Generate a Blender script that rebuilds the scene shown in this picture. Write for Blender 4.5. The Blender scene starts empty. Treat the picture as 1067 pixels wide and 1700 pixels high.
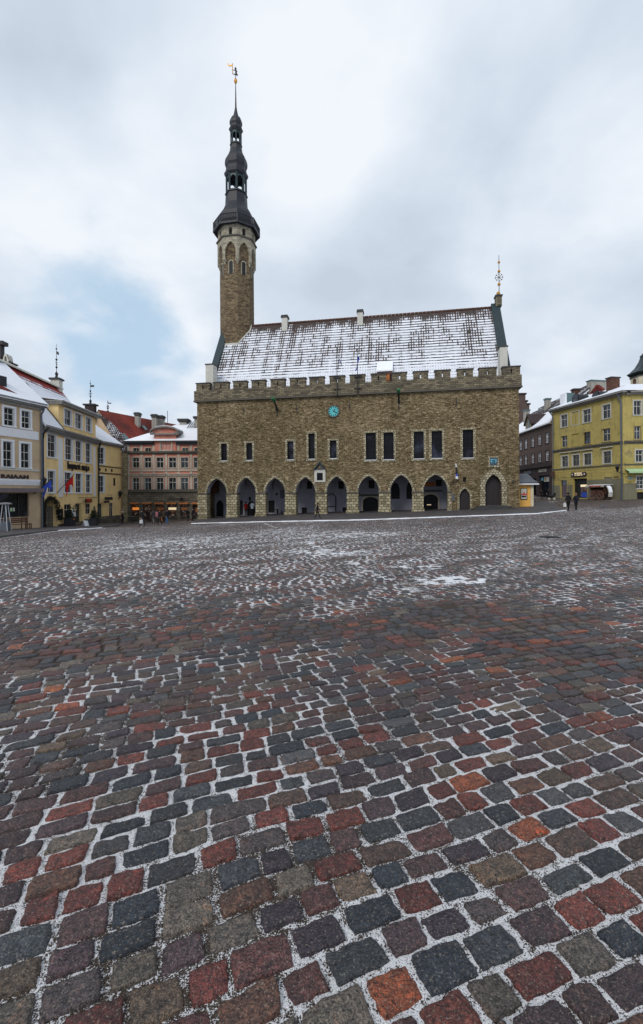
import bpy, math, random
import numpy as np
from mathutils import Matrix, Vector
random.seed(7); rng = np.random.default_rng(11)
scene = bpy.context.scene
COL = scene.collection
R = math.radians
# ------------------------------------------------------------------ camera model
F = 750.0; CX, HY = 533.5, 820.0; EYE = 1.6; TH = R(0.4)
def ray(px, py):
    dx = px - CX; dy = HY - py
    u = dx*math.cos(TH) + dy*math.sin(TH); v = -dx*math.sin(TH) + dy*math.cos(TH)
    return u/F, v/F
def proj(x, y, z):
    u = F*x/y; v = F*(z-EYE)/y
    return CX + u*math.cos(TH) - v*math.sin(TH), HY - (u*math.sin(TH) + v*math.cos(TH))
# ------------------------------------------------------------------ the ground of the square (slopes down to the left)
GP = [(-15,54.9,-1.37),(21.2,48.3,-.16),(-27.6,39,-1.36),(-26.7,43,-1.5),(-27.5,56.1,-1.98),(-22,62,-1.95),(-17.8,45,-1.5),(-17.7,52,-1.68),
      (37.4,56,.63),(34.9,68.3,.74),(22,40,-.1),(0,8,-.0),(6,10,0.05),(-8,10,-.15),(60,56,.8),(36,88,1.1),(0,50,-.85),(-30,30,-1.1),(30,30,.3),(0,28,-.42),(-40,60,-2.2),(0,0,0)]
def _rb(x, y, p, q): return np.exp(-((x-p)**2+(y-q)**2)/(2*17.0**2))
_P = np.array(GP); _pl = np.array([.0304, -.0167])
_K = _rb(_P[:,None,0], _P[:,None,1], _P[None,:,0], _P[None,:,1])
_w = np.linalg.solve(_K+.02*np.eye(len(_P)), _P[:,2]-_P[:,:2]@_pl)
def ground(x, y):
    x = np.clip(x, -45, 62)*1.0; y = np.clip(y, -6, 90)*1.0
    z = _pl[0]*x + _pl[1]*y
    for (p, q, _), w in zip(GP, _w): z = z + w*_rb(x, y, p, q)
    return z
def gz(x, y): return float(ground(x, y))
def G(px, py, lift=0.0):
    a, b = ray(px, py)
    Y = 1.0
    prev = None
    while Y < 150:
        h = EYE + b*Y - gz(a*Y, Y) - lift
        if h <= 0: break
        prev = Y; Y *= 1.03
    lo, hi = (prev or .5), Y
    for _ in range(30):
        m = (lo+hi)/2
        if EYE + b*m - gz(a*m, m) - lift > 0: lo = m
        else: hi = m
    return a*lo, lo
class Frame:
    """A vertical facade plane: local x along it, y into the building, z up from z0."""
    def __init__(s, O, E, z0):
        s.O = Vector((O[0], O[1])); d = Vector((E[0]-O[0], E[1]-O[1])); s.L = d.length
        s.e = d.normalized(); s.n = Vector((-s.e.y, s.e.x)); s.z0 = z0
        s.M = Matrix(((s.e.x, s.n.x, 0, O[0]), (s.e.y, s.n.y, 0, O[1]), (0,0,1,z0), (0,0,0,1)))
    def at(s, px, py, d=0.0):
        a, b = ray(px, py)
        rd = Vector((a, 1.0)); o = s.O + s.n*d
        t = o.dot(s.n)/rd.dot(s.n)
        P = rd*t
        return (P - s.O).dot(s.e), EYE + b*t - s.z0
    def rect(s, x0, x1, y0, y1, d=0.0):
        ym = (y0+y1)/2; xm = (x0+x1)/2
        a = s.at(x0, ym, d)[0]; b = s.at(x1, ym, d)[0]
        return a, b, s.at(xm, y1, d)[1], s.at(xm, y0, d)[1]      # x0 x1 zb zt
    def world(s, x, y, z=0):
        p = s.M @ Vector((x, y, z)); return p
    def g(s, x, y=0):                                             # ground height in local z
        p = s.world(x, y); return gz(p.x, p.y) - s.z0
# ------------------------------------------------------------------ materials
class N:
    def __init__(s, name):
        s.m = bpy.data.materials.new(name); s.m.use_nodes = True
        s.t = s.m.node_tree; s.t.nodes.clear()
        s.out = s.t.nodes.new('ShaderNodeOutputMaterial'); s.b = s.t.nodes.new('ShaderNodeBsdfPrincipled')
        s.t.links.new(s.b.outputs[0], s.out.inputs[0])
    def n(s, ty, **k):
        nd = s.t.nodes.new('ShaderNode'+ty)
        for a, v in k.items(): setattr(nd, a, v)
        return nd
    def l(s, a, b): s.t.links.new(a, b)
    def setin(s, sock, v):
        if hasattr(v, 'is_output'): s.l(v, sock)
        elif isinstance(v, tuple) and len(v) == 3 and sock.type == 'RGBA': sock.default_value = (*v, 1)
        else: sock.default_value = v
    def math(s, op, a, b=0.0, c=0.0, clamp=False):
        m = s.n('Math', operation=op); m.use_clamp = clamp
        s.setin(m.inputs[0], a); s.setin(m.inputs[1], b); s.setin(m.inputs[2], c)
        return m.outputs[0]
    def coord(s, kind='Object', scale=(1,1,1)):
        tc = s.n('TexCoord'); mp = s.n('Mapping'); s.l(tc.outputs[kind], mp.inputs[0]); mp.inputs['Scale'].default_value = scale
        return mp.outputs[0]
    def noise(s, v, scale, detail=3, rough=.55, dist=0.0):
        n = s.n('TexNoise'); s.l(v, n.inputs['Vector']); n.inputs['Scale'].default_value = scale
        n.inputs['Detail'].default_value = detail; n.inputs['Roughness'].default_value = rough; n.inputs['Distortion'].default_value = dist
        return n.outputs[0]
    def vor(s, v, scale, feature='F1', rnd=1.0):
        n = s.n('TexVoronoi', feature=feature); s.l(v, n.inputs['Vector']); n.inputs['Scale'].default_value = scale
        n.inputs['Randomness'].default_value = rnd
        return n
    def ramp(s, f, stops):
        r = s.n('ValToRGB'); s.l(f, r.inputs[0]); e = r.color_ramp.elements
        while len(e) < len(stops): e.new(.5)
        for q, (p, c) in zip(e, stops): q.position = p; q.color = (*c, 1) if len(c) == 3 else c
        return r.outputs[0]
    def smooth(s, v, lo, hi, a=0.0, b=1.0):
        m = s.n('MapRange'); m.interpolation_type = 'SMOOTHSTEP'; m.clamp = True
        s.setin(m.inputs[0], v); s.setin(m.inputs[1], lo); s.setin(m.inputs[2], hi); s.setin(m.inputs[3], a); s.setin(m.inputs[4], b)
        return m.outputs[0]
    def mix(s, f, a, b, blend='MIX'):
        m = s.n('Mix', data_type='RGBA', blend_type=blend)
        s.setin(m.inputs[0], f); s.setin(m.inputs[6], a); s.setin(m.inputs[7], b)
        return m.outputs[2]
    def xyz(s, v):
        q = s.n('SeparateXYZ'); s.l(v, q.inputs[0]); return q.outputs
    def comb(s, x, y, z):
        q = s.n('CombineXYZ')
        for i, v in enumerate((x, y, z)): s.setin(q.inputs[i], v)
        return q.outputs[0]
    def bump(s, h, strength=.5, dist=.02):
        b = s.n('Bump'); b.inputs['Strength'].default_value = strength; b.inputs['Distance'].default_value = dist
        s.l(h, b.inputs['Height']); s.l(b.outputs[0], s.b.inputs['Normal'])
    def done(s, color, rough=.8, spec=.3, metal=0.0):
        s.setin(s.b.inputs['Base Color'], color); s.setin(s.b.inputs['Roughness'], rough)
        s.b.inputs['Specular IOR Level'].default_value = spec; s.b.inputs['Metallic'].default_value = metal
        return s.m
def m_plain(name, c, rough=.7, var=.25, scale=3.0, spec=.3, metal=0.0, bump=.15):
    n = N(name); v = n.coord()
    f = n.noise(v, scale, 5, .6); g = n.noise(v, scale*9, 3)
    k = n.math('ADD', n.math('MULTIPLY', f, .65), n.math('MULTIPLY', g, .35))
    lo = tuple(x*(1-var) for x in c); hi = tuple(min(1, x*(1+var)) for x in c)
    if bump: n.bump(g, bump, .01)
    return n.done(n.ramp(k, [(.3, lo), (.7, hi)]), rough, spec, metal)
def m_plaster(name, c, dirt=(.12,.1,.08), amount=.5, streak=True, patch=None, patchc=None):
    n = N(name); v = n.coord()
    f = n.noise(v, .7, 6, .62); g = n.noise(v, 14, 4, .6)
    col = n.ramp(f, [(.3, tuple(x*.82 for x in c)), (.7, tuple(x*1.1 for x in c))])
    if patch: col = n.mix(n.smooth(n.noise(v, patch, 6, .72, .6), .53, .66), col, patchc)
    sv = n.coord('Object', (2.2, 2.2, .22)); st = n.noise(sv, 1.6, 5, .65)
    mk = n.math('MULTIPLY', n.smooth(st, .52, .74), amount)
    col = n.mix(mk, col, dirt)
    col = n.mix(n.math('MULTIPLY', n.smooth(g, .5, .75), .22), col, dirt)
    n.bump(g, .2, .01)
    return n.done(col, .88, .2)
def m_rubble(name, cols, sx, sz, mortar, mstr=.6, bumpd=.05, big=.25, contrast=1.0):
    """thin irregular limestone courses"""
    n = N(name); v = n.coord()
    w = n.noise(v, .9, 3); x, y, z = n.xyz(v)
    dz = n.math('MULTIPLY', n.math('SUBTRACT', w, .5), .45)
    y2 = n.math('MULTIPLY', y, sx)
    vec = n.comb(n.math('MULTIPLY', x, sx), y2, n.math('MULTIPLY', n.math('ADD', z, dz), sz))
    a = n.vor(vec, 1.0, 'F1', .9); e = n.vor(vec, 1.0, 'DISTANCE_TO_EDGE', .9)
    rnd = n.n('SeparateColor'); n.l(a.outputs['Color'], rnd.inputs[0])
    vec2 = n.comb(n.math('MULTIPLY', x, sx*.45), n.math('MULTIPLY', y, sx*.45), n.math('MULTIPLY', n.math('ADD', z, dz), sz*.5))
    a2 = n.vor(vec2, 1.0, 'F1', 1.0); rn2 = n.n('SeparateColor'); n.l(a2.outputs['Color'], rn2.inputs[0])
    k = n.math('ADD', n.math('MULTIPLY', rnd.outputs[0], .72), n.math('MULTIPLY', rn2.outputs[1], .28))
    k = n.math('ADD', k, n.math('MULTIPLY', n.math('SUBTRACT', n.noise(v, big, 5, .6), .5), .9))
    st = [(i/(len(cols)-1), c) for i, c in enumerate(cols)]
    st = [(.15+.7*p, c) for p, c in st]
    col = n.ramp(k, st)
    mm = n.smooth(e.outputs['Distance'], .02, .12, mstr, 0.0)
    mm = n.math('MULTIPLY', mm, n.smooth(n.noise(v, 2.2, 3), .3, .6))
    col = n.mix(mm, col, mortar)
    fine = n.noise(v, 26, 3, .7)
    sk = n.noise(n.comb(n.math('MULTIPLY', x, 1.1), n.math('MULTIPLY', y, 1.1), n.math('MULTIPLY', z, .12)), 1.0, 4, .65)
    col = n.mix(n.math('MULTIPLY', n.smooth(sk, .52, .72), .5*contrast), col, tuple(c*.55 for c in cols[1]))
    pt = n.noise(v, .35, 5, .7, .8)
    col = n.mix(n.smooth(pt, .58, .64, 0.0, .35), col, tuple(c*1.15 for c in cols[-2]))
    col = n.mix(.42*contrast, col, n.ramp(fine, [(.35, (.35,.33,.3)), (.65, (1.0,1.0,1.0))]), 'MULTIPLY')
    h = n.math('ADD', n.math('MULTIPLY', rnd.outputs[1], .7), n.smooth(e.outputs['Distance'], 0.0, .14))
    h = n.math('ADD', h, n.math('MULTIPLY', fine, .5))
    n.bump(h, .9, bumpd)
    return n.done(col, .92, .15)
def m_blocks(name, cols, w, h, mortar, ms=.02, bumpd=.02):
    n = N(name); v = n.coord(); x, y, z = n.xyz(v)
    b = n.n('TexBrick'); b.offset = .5
    wob = n.math('MULTIPLY', n.math('SUBTRACT', n.noise(v, 1.4, 2), .5), .14)
    n.l(n.comb(n.math('ADD', n.math('ADD', x, y), wob), n.math('ADD', z, wob), 0.0), b.inputs['Vector'])
    b.inputs['Scale'].default_value = 1.0; b.inputs['Mortar Size'].default_value = ms
    b.inputs['Brick Width'].default_value = w; b.inputs['Row Height'].default_value = h
    b.inputs['Color1'].default_value = (0,0,0,1); b.inputs['Color2'].default_value = (1,1,1,1); b.inputs['Mortar'].default_value = (.5,.5,.5,1)
    q = n.math('ADD', n.math('MULTIPLY', b.outputs['Color'], .5), n.math('MULTIPLY', n.noise(v, 3, 5, .65), .6))
    col = n.ramp(q, [(.15+.75*i/(len(cols)-1), c) for i, c in enumerate(cols)])
    col = n.mix(n.math('MULTIPLY', b.outputs['Fac'], .85), col, mortar)
    fine = n.noise(v, 22, 3, .7)
    col = n.mix(.5, col, n.ramp(fine, [(.35, (.45,.43,.4)), (.65, (1,1,1))]), 'MULTIPLY')
    n.bump(n.math('ADD', n.math('MULTIPLY', fine, .4), n.math('SUBTRACT', 1.0, b.outputs['Fac'])), .7, bumpd)
    return n.done(col, .9, .2)
def m_roof(name, tile, dark, row=.34, colw=.24, cover=.6, bands=1.0, top=None, topw=3.0, bottom=None, topk=.42):
    """clay tiles under thin snow: rows of snow broken by the tile edges, bare bands, bare near the ridge"""
    n = N(name); v = n.coord(); x, y, z = n.xyz(v)
    wob = n.math('MULTIPLY', n.math('SUBTRACT', n.noise(v, .8, 2), .5), .12)
    zr = n.math('DIVIDE', n.math('ADD', z, wob), row); fr = n.math('FRACT', zr)
    cr = n.math('FRACT', n.math('DIVIDE', x, colw))
    cell = n.n('TexWhiteNoise', noise_dimensions='2D')
    n.l(n.comb(n.math('FLOOR', n.math('DIVIDE', x, colw)), n.math('FLOOR', zr), 0.0), cell.inputs['Vector'])
    cellv = cell.outputs[0]
    bx = n.noise(n.comb(n.math('MULTIPLY', x, 1.1), 0.0, n.math('MULTIPLY', z, .035)), 1.0, 4, .7)
    bx2 = n.noise(n.comb(n.math('MULTIPLY', x, .22), 3.0, n.math('MULTIPLY', z, .2)), 1.0, 3, .6)
    bare = n.math('ADD', n.math('MULTIPLY', bx, .62*bands), n.math('MULTIPLY', bx2, .5*bands))
    bare = n.math('ADD', bare, n.math('MULTIPLY', n.math('SUBTRACT', n.noise(v, .5, 5, .6), .5), .35))
    if top is not None:
        bare = n.math('ADD', bare, n.smooth(z, top-topw, top, 0.0, topk))
    if bottom is not None:
        bare = n.math('SUBTRACT', bare, n.smooth(z, bottom, bottom+3.8, .4, 0.0))
    bare = n.math('ADD', bare, n.math('MULTIPLY', n.math('SUBTRACT', cellv, .5), .12))
    bare = n.math('ADD', bare, (.5-cover))
    # row edge: the lowest part of a tile shows a dark line; width grows with 'bare'
    rl = n.math('SUBTRACT', n.smooth(bare, .3, .85, .16, .5), fr)
    rowdark = n.smooth(rl, -.06, .06)
    cd = n.math('ABSOLUTE', n.math('SUBTRACT', cr, .5))
    coldark = n.math('MULTIPLY', n.smooth(n.math('SUBTRACT', .24, cd), -.04, .04), n.smooth(bare, .6, .7))
    rowgate = n.math('MAXIMUM', n.smooth(bare, .38, .52), n.math('MULTIPLY', n.smooth(n.math('SUBTRACT', .2, cd), -.04, .04), n.smooth(bare, .2, .3)))
    allb = n.smooth(bare, .74, .84)
    m = n.math('MAXIMUM', n.math('MULTIPLY', rowdark, rowgate), n.math('MAXIMUM', coldark, allb))
    tc = n.mix(n.smooth(n.noise(v, 2.0, 4, .7), .35, .65), tile, dark)
    tc = n.mix(n.math('MULTIPLY', n.smooth(fr, .0, .25, 1.0, 0.0), .7), tc, tuple(c*.25 for c in dark))
    sn = n.mix(n.noise(v, 6, 3), (.66,.69,.76), (.86,.88,.93))
    col = n.mix(m, sn, tc)
    h = n.math('ADD', n.math('MULTIPLY', fr, -.6), n.math('MULTIPLY', n.math('SUBTRACT', 1.0, m), .6))
    n.bump(h, .6, .05)
    return n.done(col, .85, .25)
M = {}
def mk_mats():
    M['rubble'] = m_rubble('limestone_rubble', [(.11,.08,.042),(.215,.16,.085),(.285,.215,.118),(.35,.27,.155),(.54,.43,.27)], 4.4, 15.0, (.08,.058,.035), .65, .045, .16)
    M['tower'] = m_rubble('tower_limestone', [(.08,.056,.038),(.15,.108,.068),(.22,.165,.1),(.3,.225,.135)], 3.0, 9.0, (.09,.065,.045), .6, .03, .3, .6)
    M['ashlar'] = m_blocks('pale_ashlar', [(.1,.085,.05),(.4,.345,.225),(.58,.52,.37)], .52, .3, (.03,.027,.02), .03, .03)
    M['voussoir'] = m_blocks('arch_stone', [(.13,.11,.07),(.42,.37,.25),(.6,.54,.4)], .3, .26, (.05,.045,.03), .03, .02)
    M['parapet'] = m_blocks('grey_parapet_stone', [(.055,.047,.036),(.17,.142,.1),(.31,.265,.175)], .55, .2, (.03,.03,.028), .018, .02)
    M['galstone'] = m_blocks('gallery_stone', [(.22,.2,.15),(.38,.34,.26),(.5,.46,.36)], .5, .28, (.14,.12,.09), .012, .012)
    M['coping'] = m_plain('dark_coping', (.05,.05,.05), .8)
    M['string'] = m_plain('string_course', (.1,.09,.075), .85)
    M['arcplaster'] = m_plaster('arcade_plaster', (.33,.325,.385), (.12,.11,.12), .5)
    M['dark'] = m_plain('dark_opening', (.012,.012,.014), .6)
    M['door'] = m_plain('dark_wood_door', (.028,.022,.024), .55, .4, 6)
    M['brownwood'] = m_plain('brown_wood', (.09,.04,.025), .6, .4, 6)
    for k_, nm_, c_, r_, sp_ in (('glass', 'window_glass', (.012,.015,.021), .07, .5), ('leadglass', 'leaded_glass', (.008,.009,.014), .35, .14)):
        n = N(nm_); g_ = n.n('NewGeometry'); f_ = n.noise(g_.outputs['Position'], 1.1, 3); q_ = n.noise(g_.outputs['Position'], .55, 2)
        n.bump(f_, .5, .06); M[k_] = n.done(n.ramp(q_, [(.35, tuple(x*.5 for x in c_)), (.55, c_), (.68, tuple(x*5 for x in c_))]), r_, sp_)
    M['white'] = m_plain('white_paint', (.72,.73,.76), .6, .08)
    M['offwhite'] = m_plain('aged_white_paint', (.5,.49,.44), .7, .18)
    M['snow'] = m_plain('snow', (.83,.85,.9), .8, .05, 5)
    M['beige'] = m_plaster('beige_plaster', (.52,.39,.255), (.2,.14,.09), .18)
    M['yellow'] = m_plaster('yellow_plaster', (.86,.63,.3), (.5,.37,.2), .2)
    M['pink'] = m_plaster('pink_plaster', (.58,.22,.165), (.2,.14,.12), .35, True, 2.2, (.55,.4,.33))
    M['pinktrim'] = m_plaster('pale_aged_trim', (.5,.44,.36), (.1,.08,.07), .6)
    M['greystone'] = m_blocks('grey_ashlar', [(.07,.06,.05),(.16,.14,.11),(.24,.215,.17)], .7, .28, (.03,.028,.025), .02, .02)
    M['tanstone'] = m_blocks('tan_stone', [(.18,.15,.09),(.34,.29,.18),(.48,.42,.27)], .6, .3, (.1,.09,.06), .018, .02)
    M['green'] = m_plaster('yellow_green_plaster', (.46,.37,.125), (.15,.125,.07), .75, True, .9, (.27,.235,.105))
    M['greenbase'] = m_plaster('grey_green_render', (.2,.19,.13), (.08,.08,.06), .5)
    M['brown'] = m_plaster('brown_render', (.12,.085,.075), (.04,.03,.03), .5)
    M['darkbrown'] = m_plaster('dark_brown_stone', (.055,.04,.04), (.02,.02,.02), .5)
    M['cornice'] = m_plain('grey_cornice', (.23,.22,.21), .7, .25)
    M['metal'] = m_plain('dark_iron', (.02,.022,.026), .45, .3, 8, .5, .3)
    M['pipe'] = m_plain('zinc_downpipe', (.1,.12,.15), .45, .25, 8, .5, .3)
    M['wheelwood'] = m_plain('faded_red_wood', (.2,.1,.08), .7)
    M['copper'] = m_plain('dark_copper_green', (.016,.033,.038), .5, .3, 2, .5, .2)
    M['verdigris'] = m_plain('verdigris', (.1,.16,.17), .6, .3, 4)
    M['spire'] = m_plain('spire_sheet', (.02,.021,.027), .5, .4, 3, .3, .0)
    M['gold'] = m_plain('gilding', (.55,.27,.05), .35, .2, 8, .6, .7)
    M['roofTH'] = m_roof('snowy_tile_roof', (.095,.066,.058), (.06,.052,.05), .4, .3, .525, 1.15, 26.8, 3.2, 15.6)
    M['roofY'] = m_roof('thin_snow_roof', (.42,.05,.035), (.16,.03,.03), .36, .3, .8, .6, 16.6, 2.2, None, 1.05)
    M['roofS'] = m_roof('snow_roof', (.08,.06,.06), (.05,.04,.04), .45, .5, .86, .5)
    M['roofred'] = m_roof('red_tile_roof', (.2,.028,.015), (.07,.012,.01), .38, .3, -.3, 1.0)
    M['roofmix'] = m_roof('half_snow_roof', (.07,.05,.045), (.03,.025,.025), .3, .22, .22, 1.0)
    M['orange'] = m_plain('orange_canvas', (.42,.15,.05), .8)
    M['redorange'] = m_plain('red_lettering', (.7,.08,.02), .6)
    M['kioskyel'] = m_plaster('orange_yellow_plaster', (.75,.42,.11), (.5,.3,.1), .15)
    M['slate'] = m_plain('grey_slate', (.09,.1,.12), .5, .3, 8)
    M['brick'] = m_blocks('sooty_brick', [(.05,.03,.025),(.14,.06,.04),(.2,.1,.07)], .26, .1, (.08,.07,.06), .012)
    M['chim'] = m_plaster('chimney_render', (.36,.34,.3), (.05,.045,.04), .9)
    M['blue'] = m_plain('blue_cloth', (.03,.07,.4), .8)
    M['red'] = m_plain('red_cloth', (.5,.015,.015), .8)
    M['lightblue'] = m_plain('light_blue_paint', (.12,.35,.5), .6)
    M['clock'] = m_plain('turquoise_dial', (.09,.45,.48), .5, .15)
    M['mint'] = m_plain('mint_awning', (.4,.58,.34), .8)
    M['grass_c'] = m_plain('moss_green', (.03,.13,.06), .8)
    M['ivy'] = m_plain('ivy_leaves', (.018,.022,.012), .7, .5, 8)
    M['planter'] = m_plain('planter_black', (.03,.03,.036), .6)
    M['purple'] = m_plain('mauve_door', (.13,.1,.12), .6)
    M['cream'] = m_plaster('cream_plaster', (.62,.56,.42), (.3,.27,.2), .25)
    M['steel'] = m_plain('brushed_steel', (.4,.42,.44), .35, .15, 8, .5, .7)
    M['skin'] = m_plain('skin', (.45,.26,.19), .6, .1)
    n = N('lit_sign'); n.b.inputs['Emission Color'].default_value = (1,.78,.45,1); n.b.inputs['Emission Strength'].default_value = .55
    M['lit'] = n.done((.8,.7,.5), .6)
    n = N('lit_orange'); n.b.inputs['Emission Color'].default_value = (1,.3,.03,1); n.b.inputs['Emission Strength'].default_value = .5
    M['litor'] = n.done((.8,.3,.1), .6)
    # shop goods behind glass
    n = N('shop_display'); v = n.coord(); a = n.vor(v, 5.0); x, y, z = n.xyz(v)
    sc = n.n('SeparateColor'); n.l(a.outputs['Color'], sc.inputs[0])
    M['display'] = n.done(n.ramp(sc.outputs[0], [(.0,(.01,.01,.012)),(.45,(.03,.022,.02)),(.6,(.25,.06,.02)),(.75,(.06,.05,.05)),(.88,(.5,.4,.28)),(1.0,(.12,.03,.02))]), .25, .5)
    # pavement slabs
    n = N('pavement_slabs'); v = n.coord(); b = n.n('TexBrick'); n.l(v, b.inputs['Vector'])
    b.inputs['Scale'].default_value = 1; b.inputs['Brick Width'].default_value = .6; b.inputs['Row Height'].default_value = .35; b.inputs['Mortar Size'].default_value = .012
    b.inputs['Color1'].default_value = (.045,.04,.042,1); b.inputs['Color2'].default_value = (.085,.075,.075,1); b.inputs['Mortar'].default_value = (.02,.02,.02,1)
    M['pavement'] = n.done(n.mix(n.smooth(n.noise(v, 1.1, 5, .7), .6, .72, 0.0, .5), b.outputs['Color'], (.4,.41,.44)), .7, .4)
    M['kerb'] = m_plain('granite_kerb', (.12,.11,.11), .8)
# ------------------------------------------------------------------ mesh building
class MB:
    def __init__(s, X=None): s.v = []; s.f = []; s.mi = []; s.X = X; s.cur = 0; s.sm = False
    def add(s, vs, fs):
        o = len(s.v)
        if s.X is not None: vs = [tuple(s.X @ Vector(p)) for p in vs]
        s.v += [tuple(p) for p in vs]; s.f += [tuple(i+o for i in f) for f in fs]; s.mi += [s.cur]*len(fs)
        return s
    def box(s, x0, x1, y0, y1, z0, z1):
        return s.add([(x0,y0,z0),(x1,y0,z0),(x1,y1,z0),(x0,y1,z0),(x0,y0,z1),(x1,y0,z1),(x1,y1,z1),(x0,y1,z1)],
                     [(3,2,1,0),(4,5,6,7),(0,1,5,4),(1,2,6,5),(2,3,7,6),(3,0,4,7)])
    def quad(s, a, b, c, d): return s.add([a,b,c,d], [(0,1,2,3)])
    def lathe(s, prof, n=8, c=(0,0), rot=0.0, cap=True, sx=1, sy=1):
        vs = []; fs = []
        for z, r in prof:
            for i in range(n):
                a = rot + 2*math.pi*i/n
                vs.append((c[0]+r*math.cos(a)*sx, c[1]+r*math.sin(a)*sy, z))
        for k in range(len(prof)-1):
            for i in range(n):
                j = (i+1) % n
                fs.append((k*n+i, k*n+j, (k+1)*n+j, (k+1)*n+i))
        if cap: fs.append(tuple(reversed(range(n)))); fs.append(tuple((len(prof)-1)*n+i for i in range(n)))
        return s.add(vs, fs)
    def tube(s, pts, r, n=6, r2=None):
        pts = [Vector(p) for p in pts]; vs = []; fs = []
        for k, p in enumerate(pts):
            d = (pts[min(k+1, len(pts)-1)] - pts[max(k-1, 0)]).normalized()
            a = d.cross(Vector((0,0,1)))
            if a.length < 1e-3: a = d.cross(Vector((1,0,0)))
            a.normalize(); b = d.cross(a)
            rr = r if r2 is None else r + (r2-r)*k/(len(pts)-1)
            for i in range(n):
                t = 2*math.pi*i/n; vs.append(p + a*rr*math.cos(t) + b*rr*math.sin(t))
        for k in range(len(pts)-1):
            for i in range(n):
                j = (i+1) % n; fs.append((k*n+i, k*n+j, (k+1)*n+j, (k+1)*n+i))
        fs.append(tuple(range(n))); fs.append(tuple((len(pts)-1)*n+i for i in reversed(range(n))))
        return s.add([tuple(p) for p in vs], fs)
    def ball(s, c, r, n=8, sz=1.0):
        pr = [(c[2]+r*sz*math.sin(a), max(r*math.cos(a), 1e-3)) for a in [(-.5+i/6)*math.pi for i in range(7)]]
        return s.lathe(pr, n, (c[0], c[1]))
    def build(s, name, mat, parent=None, X=None, smooth=False):
        me = bpy.data.meshes.new(name); me.from_pydata(s.v, [], s.f)
        for m in (mat if isinstance(mat, (list, tuple)) else [mat]): me.materials.append(m)
        if any(s.mi): me.polygons.foreach_set('material_index', s.mi)
        if smooth or s.sm: me.polygons.foreach_set('use_smooth', [True]*len(me.polygons))
        me.update()
        return link(name, me, parent, X)
def link(name, data, parent=None, X=None):
    o = bpy.data.objects.new(name, data); COL.objects.link(o)
    if parent is not None: o.parent = parent
    if X is not None: o.matrix_local = X
    return o
def tag(o, label=None, cat=None, group=None, kind=None):
    for k, v in (('label', label), ('category', cat), ('group', group), ('kind', kind)):
        if v: o[k] = v
    return o
def empty(name, mat, label, cat, group=None):
    o = bpy.data.objects.new(name, None); COL.objects.link(o); o.matrix_world = mat
    return tag(o, label, cat, group)
def top_curve(o, n=14):
    """points (x, z) along the top edge of an opening, left to right"""
    x0, x1, zt = o['x0'], o['x1'], o['z1']
    k = o.get('kind', 'rect')
    if k == 'rect': return [(x0, zt), (x1, zt)]
    zs = o['zs']; w = (x1-x0)/2; r = zt-zs; c = (x0+x1)/2; pts = []
    if k == 'pointed':
        if r >= w:
            RR = (w*w+r*r)/(2*w); a1 = math.asin(min(1, r/RR))
            L = [(x0+RR-RR*math.cos(a1*i/n), zs+RR*math.sin(a1*i/n)) for i in range(n+1)]
        else:
            L = [(c-w*math.cos(t)**1.0, zs+r*(.8*math.sin(t)+.2*(1-math.cos(t)))) for t in [math.pi/2*i/n for i in range(n+1)]]
        pts = L + [(2*c-x, z) for x, z in reversed(L[:-1])]
    else:
        pts = [(c-w*math.cos(math.pi*i/(2*n)), zs+r*math.sin(math.pi*i/(2*n))) for i in range(2*n+1)]
    return pts
def interp(pts, x):
    if x <= pts[0][0]: return pts[0][1]
    for (a, za), (b, zb) in zip(pts, pts[1:]):
        if x <= b + 1e-9: return za if b-a < 1e-9 else za+(zb-za)*(x-a)/(b-a)
    return pts[-1][1]
def wall(mb, x0, x1, z0, z1, ops, y=0.0, back=None, reveal=True):
    xs = {x0, x1}; cur = []
    for o in ops:
        t = top_curve(o); cur.append(t)
        for p in t: xs.add(min(max(p[0], x0), x1))
    f0 = (lambda x: z0) if not callable(z0) else z0
    f1 = (lambda x: z1) if not callable(z1) else z1
    L = x1-x0; k = max(1, int(L/3))
    for i in range(k): xs.add(x0+L*i/k)
    xs = sorted(xs); xs = [x for i, x in enumerate(xs) if i == 0 or x-xs[i-1] > 1e-5]
    for a, b in zip(xs, xs[1:]):
        m = (a+b)/2; act = sorted([(o['z0'], i) for i, o in enumerate(ops) if o['x0'] < m < o['x1']])
        la, lb = f0(a), f0(b)
        segs = []
        for zb, i in act:
            if zb > min(la, lb)+1e-4: segs.append((la, lb, zb, zb))
            la, lb = interp(cur[i], a+1e-7), interp(cur[i], b-1e-7)
        segs.append((la, lb, f1(a), f1(b)))
        for (p, q, r, s_) in segs:
            if max(r-p, s_-q) < 1e-4: continue
            mb.quad((a,y,p), (b,y,q), (b,y,s_), (a,y,r))
            if back is not None: mb.quad((b,back,q), (a,back,p), (a,back,r), (b,back,s_))
    if reveal:
        for o, t in zip(ops, cur):
            d = y + o.get('d', .2) if back is None else back
            pts = [(o['x0'], o['z0'])] + t + [(o['x1'], o['z0'])]
            pl = list(zip(pts, pts[1:]))
            if not o.get('open'): pl.append((pts[-1], pts[0]))
            for (xa, za), (xb, zb) in pl:
                if abs(xa-xb)+abs(za-zb) > 1e-5: mb.quad((xa,y,za), (xa,d,za), (xb,d,zb), (xb,y,zb))
    return mb
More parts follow.
